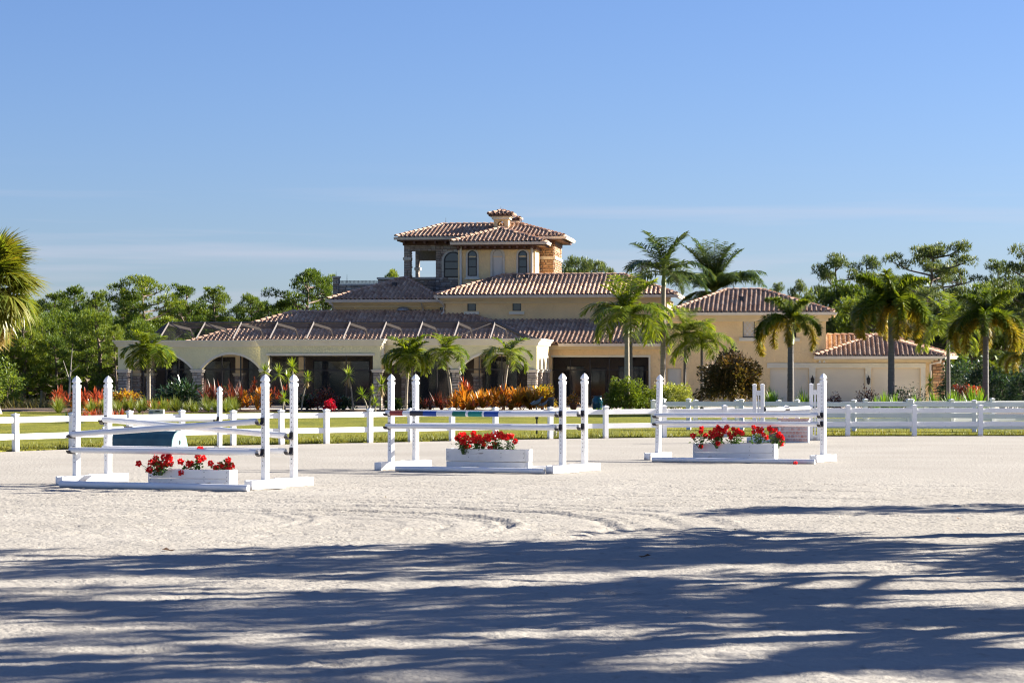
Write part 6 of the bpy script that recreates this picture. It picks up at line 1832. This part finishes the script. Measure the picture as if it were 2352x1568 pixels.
cop = bush('copper_shrub', px(1680, 925, 104) * 1.0 + Vector((0, 0, 0.02)), (1.55, 1.35, 1.75), 8500, (.10, .19), (.06, .10), M['copper'], 'large round copper leaved shrub by the first garage door', 'shrub', seed=4, shell=0.3)
r_ = np.random.default_rng(5); d = rand_dirs(500, .05, 1.0)
C = d * np.array([1.45, 1.25, 1.6]) * r_.uniform(.75, 1.0, 500)[:, None] + np.array([0, 0, .6])
V, F = strips(C, norm(d + np.array([0, 0, .8])), r_.uniform(.12, .3, 500), r_.uniform(.03, .06, 500), 2, [.6, 1, .2], droop=.1)
link('seed_heads', np_mesh('seed_heads', V, F, M['copper_tip']), cop)['kind'] = 'stuff'
for u, Yv, sz, sd, lab in ((372, 110.3, (.55, .4, .7), 61, 'low dark shrub between the first palm and the spiky shrub'), (262, 111, (.6, .5, .9), 62, 'dark green shrub by the lanai end column'), (505, 113, (.8, .5, .8), 63, 'dark shrub in the shade of the second lanai arch'), (705, 111, (.55, .4, .6), 64, 'low dark shrub at the foot of the leaning yucca'), (790, 110.8, (.6, .4, .55), 65, 'low dark shrub under the single tall yucca'), (905, 110.5, (.5, .4, .5), 66, 'low green shrub by the twin trunk palm'), (960, 110.3, (.45, .35, .5), 67, 'bluish green shrub beside the maroon plants')):
    bush('border_shrub', at(u, Yv), sz, 700, (.08, .16), (.05, .09), M['dark_leaf'] if sd != 66 else M['bush'], lab, 'shrub', seed=sd, shell=.2)
bush('bougainvillea', at(745, 110.5), (0.85, 0.6, 0.8), 900, (.07, .13), (.05, .08), M['maroon'], 'dark maroon shrub before the square lanai opening', 'shrub', seed=6)
bush('red_flower_bush', at(757, 108.5), (0.32, 0.3, 0.42), 420, (.06, .11), (.05, .08), M['magenta_petal'], 'small crimson flowering bush under the square lanai opening', 'bush', seed=7, shell=.2)
bush('croton_bush', at(1245, 110), (0.75, 0.55, 0.95), 900, (.12, .22), (.05, .09), M['croton'], 'yellow and red croton at the lanai corner', 'bush', seed=8)
bush('croton_bush', at(290, 110.5), (0.8, 0.6, 0.8), 900, (.10, .18), (.05, .08), M['croton'], 'yellow speckled croton between the red bromeliads and the first palm', 'bush', seed=9)
bush('spiky_shrub', at(420, 111), (1.15, 0.7, 1.1), 800, (.35, .6), (.05, .08), M['dark_leaf'], 'dark green spiky shrub before the first stone column', 'shrub', seed=10, shell=.1)
bush('pink_pot_plant', at(1317, 109, .38), (0.36, 0.3, 0.42), 420, (.05, .09), (.04, .07), M['croton'], 'pinkish leafy plant in a clay pot by the lanai corner', 'potted plant', seed=11)
bush('silver_shrub', at(1398, 108.5), (0.42, 0.35, 0.55), 260, (.05, .10), (.03, .05), M['copper_tip'], 'small twiggy greyish shrub beside the turquoise pot', 'shrub', seed=12)
bush('red_shrub', at(2212, 104), (0.85, 0.6, 0.95), 900, (.09, .16), (.06, .10), M['maroon'], 'dark red leaved shrub past the warm lit stone corner', 'shrub', seed=13)
bush('red_tip_shrub', at(2235, 103.4, .75), (0.4, 0.35, 0.4), 260, (.09, .16), (.05, .09), M['redleaf'], 'bright red new growth above the dark red shrub', 'shrub', seed=14, stem=False)
for u, Yv, sz, sd, lab in ((2065, 101, (.5, .4, .8), 15, 'sparse dark leaved shrub beside the last garage door'), (1990, 101.5, (.45, .4, .75), 16, 'maroon and grey shrub under the second wall lantern'), (1918, 102, (.35, .3, .55), 17, 'low blackish shrub before the middle garage door'), (2100, 101.5, (.75, .5, .75), 18, 'grey green feathery shrub before the last garage door')):
    bush('garden_shrub', at(u, Yv), tuple(q * 1.3 for q in sz), 620, (.06, .12), (.03, .06), M['maroon'] if sd in (16, 17) else M['dark_leaf'], lab, 'shrub', seed=sd, shell=.2)
for u, Yv, sz, sd, lab in ((2200, 118, (1.2, 1.0, 1.9), 20, 'dark glossy bush behind the dark red shrub'), (2300, 110, (1.3, 1.0, 1.5), 21, 'dark bush under the golden foxtail palm'), (2360, 108, (1.2, 1.0, 1.6), 22, 'dark bush at the picture edge under the low foxtail palm'), (2255, 112, (1.0, .8, 1.9), 23, 'dark bush beside the golden foxtail trunk')):
    bush('dark_bush', at(u, Yv), sz, 2400, (.10, .2), (.06, .12), M['dark_leaf'], lab, 'bush', seed=sd)
for u, Yv, sz, sd, lab in ((15, 118, (1.1, .8, 1.9), 24, 'olive bush at the picture edge under the big cabbage palm'), (-40, 117, (1.4, 1.0, 1.7), 25, 'olive bush just past the picture edge')):
    bush('olive_bush', at(u, Yv, 0), sz, 2600, (.08, .16), (.04, .08), M['pine'], lab, 'bush', seed=sd)
bush('yellow_shrub', at(1913, 125), (0.45, .4, 2.6), 500, (.15, .3), (.05, .09), M['foxtail_old'], 'yellow leaved shrub behind the low garage roof', 'shrub', seed=26)

# ------------------------------------------------------------------ rosette plants
def rosette_mesh(name, n, L, W, m, seed, elev=(25, 80), droop=0.6, prof=(0.8, 1, 0.9, 0.6, 0.06)):
    r_ = np.random.default_rng(seed)
    az = r_.uniform(0, 6.28, n); el = np.radians(r_.uniform(*elev, n))
    D = np.stack([np.cos(az) * np.cos(el), np.sin(az) * np.cos(el), np.sin(el)], 1)
    C = D * 0.03
    V, F = strips(C, D, L * r_.uniform(.7, 1.1, n), W, 4, prof, droop=droop * np.cos(el) * r_.uniform(.5, 1.4, n))
    return np_mesh(name, V, F, m)
def rosettes(name, meshes, spots, label, cat, group, sc=(0.8, 1.2), part='leaves'):
    for i, (x, y, z) in enumerate(spots):
        o = link(name, meshes[i % len(meshes)]); o.location = (x, y, z); o.rotation_euler = (random.uniform(-.2, .2), random.uniform(-.2, .2), random.uniform(0, 6.28))
        s = random.uniform(*sc); o.scale = (s, s, s); tag(o, label, cat, group)
bro = [rosette_mesh('bromeliad', 22, .62, .07, M['bromeliad'], 1), rosette_mesh('bromeliad', 20, .6, .075, M['bromeliad'], 2, (30, 85)), rosette_mesh('bromeliad', 24, .58, .065, M['bromeliad'], 3, (20, 80), .8)]
redr = [rosette_mesh('red_bromeliad', 20, .52, .06, M['redleaf'], 4, (25, 85), .5), rosette_mesh('red_bromeliad', 18, .5, .065, M['redleaf'], 5, (35, 88), .4)]
mar = [rosette_mesh('maroon_plant', 20, .6, .05, M['maroon'], 6, (30, 88), .4), rosette_mesh('maroon_plant', 22, .65, .045, M['maroon'], 7, (25, 80), .5)]
def scatter(u0, u1, Y0, Y1, n, z0=0.1, z1=0.3):
    return [tuple(at(random.uniform(u0, u1), random.uniform(Y0, Y1), random.uniform(z0, z1))) for _ in range(n)]
rosettes('bromeliad', bro, scatter(1045, 1250, 107.5, 111, 74, .1, .62), 'orange strap leaved bromeliad in the bed before the lanai arches', 'bromeliad', 'orange bromeliads before the lanai arches', (.95, 1.5))
rosettes('maroon_plant', mar, scatter(970, 1045, 108.5, 111, 12, .1, .3), 'maroon strap leaved plant beside the orange bromeliads', 'plant', 'maroon plants beside the bromeliads')
rosettes('red_bromeliad', redr, [tuple(at(1066, 109.5, 1.15)), tuple(at(1072, 109.3, .95)), tuple(at(1076, 109.0, 1.0)), tuple(at(1060, 109.4, .6)), tuple(at(1150, 108.5, .75)), tuple(at(1140, 108.4, .55)), tuple(at(1085, 107.2, .3)), tuple(at(1228, 108.6, .7)), tuple(at(1215, 108.2, .5))], 'red topped bromeliad rising out of the orange bed', 'bromeliad', 'red bromeliads in the orange bed', (.7, 1.0))
rosettes('red_bromeliad', redr, scatter(124, 240, 106.5, 109, 30, .25, .75), 'bright red bromeliad of the clump before the dark wood', 'bromeliad', 'red bromeliads before the wood', (.8, 1.2))
rosettes('bromeliad', bro, scatter(160, 245, 106.5, 108, 10, .1, .4), 'orange bromeliad under the red clump before the wood', 'bromeliad', 'orange bromeliads before the wood', (.6, .9))
rosettes('red_bromeliad', redr, scatter(325, 385, 107.5, 109, 8, .1, .25), 'orange red bromeliad at the foot of the first small palm', 'bromeliad', 'bromeliads at the first small palm', (.6, .9))
rosettes('maroon_plant', mar, scatter(465, 560, 109.5, 112, 26, .1, .6), 'dark maroon spiky plant before the second lanai arch', 'plant', 'maroon plants before the second lanai arch', (1.1, 1.7))
rosettes('bromeliad', bro, scatter(555, 615, 108.5, 111, 16, .1, .8), 'rusty orange bromeliad beside the square lanai opening', 'bromeliad', 'rusty bromeliads beside the square opening', (.7, 1.1))
rosettes('red_bromeliad', redr, [tuple(at(580 + random.uniform(-8, 8), 109.5, z)) for z in (.9, 1.1, 1.3, 1.0)] + scatter(625, 665, 109, 111, 7, .4, 1.0), 'tall red tufted bromeliad by the square lanai opening', 'bromeliad', 'red bromeliads by the square opening', (.6, .85))
rosettes('red_bromeliad', redr, scatter(196, 300, 88, 90, 12, .05, .2), 'rusty low plant glimpsed through the fence rails', 'plant', 'rusty low plants behind the fence', (.5, .8))
rosettes('maroon_plant', mar, scatter(150, 330, 90, 92, 14, .05, .2), 'brownish spiky plant behind the white fence', 'plant', 'brownish plants behind the fence', (.5, .85))

# yuccas: one or more heads of stiff leaves on bare stems
yuc = [rosette_mesh('leaf_head', 60, .52, .045, M['yucca'], 11, (-35, 88), .15, (.7, 1, .85, .5, .05)), rosette_mesh('leaf_head', 54, .5, .045, M['yucca'], 12, (-50, 88), .2, (.7, 1, .85, .5, .05))]
dryh = rosette_mesh('dry_leaves', 26, .5, .04, M['sabal_dead'], 13, (-88, -55), .1)
def yucca(ub, uh, vh, Yv, label, sc=1.0, dry=False, seed=0):
    b0 = at(ub, Yv, 0.08); hd = px(uh, vh, Yv); e = empty('yucca', b0); tag(e, label, 'yucca', 'yuccas by the lanai')
    d = hd - b0; b = MB(); b.tube([(0, 0, 0), (d.x * .35, 0, d.z * .5), (d.x, 0, d.z)], [.045, .035, .035], 7); b.build('stem', M['palm_trunk'], e)
    o = link('leaf_head', yuc[seed % 2], e); o.location = d; o.rotation_euler = (0, random.uniform(-.15, .15), random.uniform(0, 6)); o.scale = (sc, sc, sc)
    if dry: o = link('dry_leaves', dryh, e); o.location = d - Vector((0, 0, .08)); o.scale = (sc, sc, sc)
for i, a in enumerate(((606, 608, 852, 110, 'silvery green yucca head before the lanai corner column', .85), (655, 640, 858, 109.5, 'leafy yucca head with hanging lower leaves, second from the corner column', .95),
                       (672, 672, 843, 110, 'tallest yucca head before the square lanai opening', 1.0), (668, 662, 868, 109, 'lower yucca head tucked under the tallest one', .8),
                       (692, 706, 868, 109.6, 'yucca on a thin leaning stem with dry leaves below', .75, True), (812, 801, 862, 110, 'single tall yucca in the middle of the square opening', .95, True),
                       (845, 832, 907, 108.5, 'short yucca with two bare legs near the stone column', .85), (848, 856, 898, 109.5, 'small bright yucca between the short one and the column', .65), (862, 862, 925, 108, 'lowest pale yucca head by the column foot', .7),
                       (873, 877, 884, 109, 'dark yucca hanging before the stone column', .95, True), (650, 652, 915, 108, 'low yellow green yucca behind the second capped post', .8))):
    yucca(a[0], a[1], a[2], a[3], a[4], a[5], len(a) > 6, i)
yucca(2135, 2136, 878, 103, 'green yucca at the warm lit stone corner of the garage', .95, True, 1)

# grasses
gcl = [rosette_mesh('grass_clump', 150, .95, .022, M['grassy'], 21, (45, 89), .55, (1, 1, .8, .5, .1)), rosette_mesh('grass_clump', 150, .9, .022, M['grassy'], 22, (40, 89), .6, (1, 1, .8, .5, .1))]
glush = [rosette_mesh('grass_clump', 190, .85, .026, M['lush_grass'], 23, (30, 89), .7, (1, 1, .8, .5, .1))]
rosettes('grass_clump', gcl, scatter(250, 560, 106, 109, 30, .05, .10), 'pale fountain grass clump in the border behind the fence', 'grass clump', 'fountain grass clumps along the lanai border', (.5, .9))
rosettes('grass_clump', gcl, scatter(128, 250, 104, 106, 14, .05, .1), 'yellow green grass clump under the red bromeliads', 'grass clump', 'grass clumps under the red bromeliads', (.6, .95))
for u, Yv, s in ((1780, 100, 1.0), (1768, 101, .9), (1850, 100, .95), (1862, 101, .8), (2030, 99.5, .85), (2052, 99.5, .8), (2108, 99.5, .75), (2150, 99, .85), (2180, 99, .9), (2205, 99, .85), (2235, 98.5, 1.05), (2250, 98.8, 1.0), (2012, 100, .7)):
    rosettes('grass_clump', glush, [tuple(at(u, Yv, .1))], 'lush green arching grass clump in the garage border', 'grass clump', 'lush grass clumps before the garage', (s * 1.4, s * 1.43))
rosettes('grass_clump', glush, scatter(1275, 1610, 103.5, 105, 30, .05, .08), 'short green edging grass under the bushes', 'grass clump', 'edging grass under the bushes', (.22, .34))
# dark spiky tuft behind the fence
rosettes('spiky_tuft', [rosette_mesh('spiky_tuft', 60, .7, .05, M['dark_leaf'], 31, (15, 80), .3)], [tuple(at(155, 86, .05)), tuple(at(170, 85.5, .05))], 'dark bladed tuft behind the white fence', 'plant', 'dark tufts behind the fence', (.75, .9))

# ------------------------------------------------------------------ small things about the house
def pot(name, pos, prof, m, label):
    b = MB(); b.lathe(prof, 18); o = b.build(name, m, None, True); o.location = pos; tag(o, label, 'pot'); return o
pot('glazed_pot', at(1372, 109.5, .1), [(.17, 0), (.24, .15), (.27, .35), (.22, .55), (.16, .62), (.20, .66), (.18, .665), (.13, .60)], M['pot_teal'], 'glossy turquoise pot beside the glossy green bush')
pot('clay_pot', at(1317, 109, .1), [(.12, 0), (.17, .28), (.19, .29), (.19, .33), (.16, .33), (.14, .25)], M['pot_clay'], 'brown clay pot under the pinkish plant')
pot('grey_planter', at(1264, 109, .1), [(.13, 0), (.18, .55), (.20, .56), (.20, .60), (.17, .60), (.14, .5)], M['pot_grey'], 'tall grey planter at the lanai corner')
bush('pot_plant', at(1264, 109, .6), (.22, .2, .3), 160, (.06, .12), (.04, .06), M['croton'], 'yellow leaved plant in the tall grey planter', 'potted plant', seed=41, stem=False)
e = empty('utility_box', at(360, 100, .05)); tag(e, 'pale utility box with a dark slot behind the white fence', 'utility box')
b = MB(); b.box((0, 0, .13), (.62, .4, .26), ch=.02); b.build('box', M['utility'], e)
b = MB(); b.box((.06, -.205, .19), (.18, .012, .05)); b.build('slot', M['black'], e)
b = MB(); b.box((-.2, -.19, .12), (.14, .03, .16)); b.build('side_panel', M['pot_grey'], e)
e = empty('marker_stake', at(1233, 71.5, .04)); tag(e, 'thin dark stake standing on the lawn behind the fence', 'stake')
b = MB(); b.box((0, 0, .28), (.045, .03, .56)); b.build('stake', M['frame'], e)
b = MB(); b.box((0, -.003, .5), (.09, .02, .1)); b.build('tag_plate', M['frame'], e)
e = empty('bucket', at(1274.5, 69.2, .03)); tag(e, 'small white bucket by a fence post past the striped pole', 'bucket')
b = MB(); b.lathe([(.045, 0), (.062, .14), (.066, .141), (.066, .15), (.058, .15), (.045, .03)], 14); b.build('shell', M['vinyl'], e, True)
b = MB(); b.tube([(-.064, 0, .13), (-.04, -.05, .08), (.04, -.05, .08), (.064, 0, .13)], .004, 5); b.build('handle', M['iron'], e)
# ornamental birds by the corner bed
def bird(u, Yv, label, s):
    e = empty('bird_statue', at(u, Yv, .1)); tag(e, label, 'statue', 'bird statues at the lanai corner')
    b = MB(); b.lathe([(.10, 0), (.10, .03), (.03, .05), (.025, .22), (.03, .24)], 10); b.build('stand', M['cast_stone'], e)
    b = MB(); b.tube([(-.26, 0, .30), (-.12, 0, .34), (.02, 0, .40), (.14, 0, .48), (.20, 0, .58), (.24, 0, .62), (.34, 0, .60)], [.015, .07, .10, .075, .035, .04, .006], 9); b.build('body', M['pot_grey'], e, True)
    b = MB(); b.tube([(-.3, .06, .34), (-.1, .10, .42), (.08, .07, .46)], [.008, .05, .02], 6); b.build('wing', M['vinyl'], e, True)
    e.scale = (s, s, s); e.rotation_euler = (0, 0, .2); return e
bird(1232, 107.6, 'grey and white bird statue leaning out of the orange bed', 1.0)
bird(1248, 107.9, 'smaller bird statue beside the grey planter', .8)

# dry leaves on the sand
lf = MB(); lf.add([(-.05, 0, .004), (0, .022, .016), (.06, 0, .006), (0, -.022, .02), (-.08, 0, .012)], [(0, 1, 2, 3), (4, 0, 3)]); lfm = lf.mesh('fallen_leaf', M['sabal_dead'])
lf2 = MB(); lf2.add([(-.04, 0, .004), (0, .03, .03), (.07, 0.01, .006), (.01, -.03, .012), (.10, .02, .03)], [(0, 1, 2, 3), (2, 4, 3)]); lfm2 = lf2.mesh('fallen_leaf', mat('brown_leaf', (.16, .09, .05), .8, .2))
for i, (u, v) in enumerate(((380, 1266), (1690, 1219), (1487, 1280), (885, 1143), (2200, 1193))):
    Yv = FPX * CAMZ / (v - 850.0); o = link('fallen_leaf', lfm if i % 2 else lfm2); p = gp(u, Yv); o.location = (p.x, p.y, .012); o.rotation_euler = (.1, .2, i * 1.7); s = 1.0 if i < 3 else .7; o.scale = (s, s, s)
    tag(o, 'dry curled leaf lying on the sand', 'leaf', 'dry leaves on the sand')

# ------------------------------------------------------------------ the trees beside the arena whose shade falls over the near sand
def shade_tree_meshes(seed, H, spread, ncl, clump, dens):
    r_ = random.Random(seed); b = MB(); n = 8
    b.tube([(0.1 * math.sin(i), 0, H * .9 * i / n) for i in range(n + 1)], [.24 * (1 - .75 * i / n) for i in range(n + 1)], 8)
    C, D = [], []
    for k in range(ncl):
        t = r_.uniform(.38, 1.0); az = k * 2.399; rr = spread * math.sin(min(1, (1.08 - t) * 1.5) * math.pi / 2) * r_.uniform(.25, 1.0)
        p0 = Vector((0, 0, H * t * .85)); p = Vector((math.cos(az) * rr, math.sin(az) * rr, H * t)); b.tube([p0, p0.lerp(p, .5) + Vector((0, 0, .1)), p], [.07, .05, .02], 5)
        d = rand_dirs(dens); q = rng.uniform(.2, 1, dens) ** .6; c = clump * r_.uniform(.7, 1.3)
        C.append(np.array(p) + d * q[:, None] * np.array([c, c, c * .5])); D.append(norm(d + rand_dirs(dens)))
    C = np.concatenate(C); D = np.concatenate(D)
    V, F = strips(C, D, rng.uniform(.22, .42, len(C)), rng.uniform(.08, .16, len(C)), 2, [.4, 1, .2], droop=.2)
    return b.mesh('trunk', M['bark'], smooth=True), np_mesh('crown', V, F, M['wood_leaf'])
SH = [shade_tree_meshes(51, 8, 2.6, 20, .42, 74), shade_tree_meshes(52, 8, 2.6, 20, .46, 80), shade_tree_meshes(53, 8, 2.4, 22, .38, 72)]
for i, (x, y, s, k) in enumerate(SHADE_TREES):
    e = empty('oak_tree', (x, y, -.05), i * 1.3); tag(e, 'oak beside the arena whose shade streaks the near sand', 'tree', 'oaks beside the arena')
    e.scale = (s, s, s); link('trunk', SH[k][0], e); link('crown', SH[k][1], e)
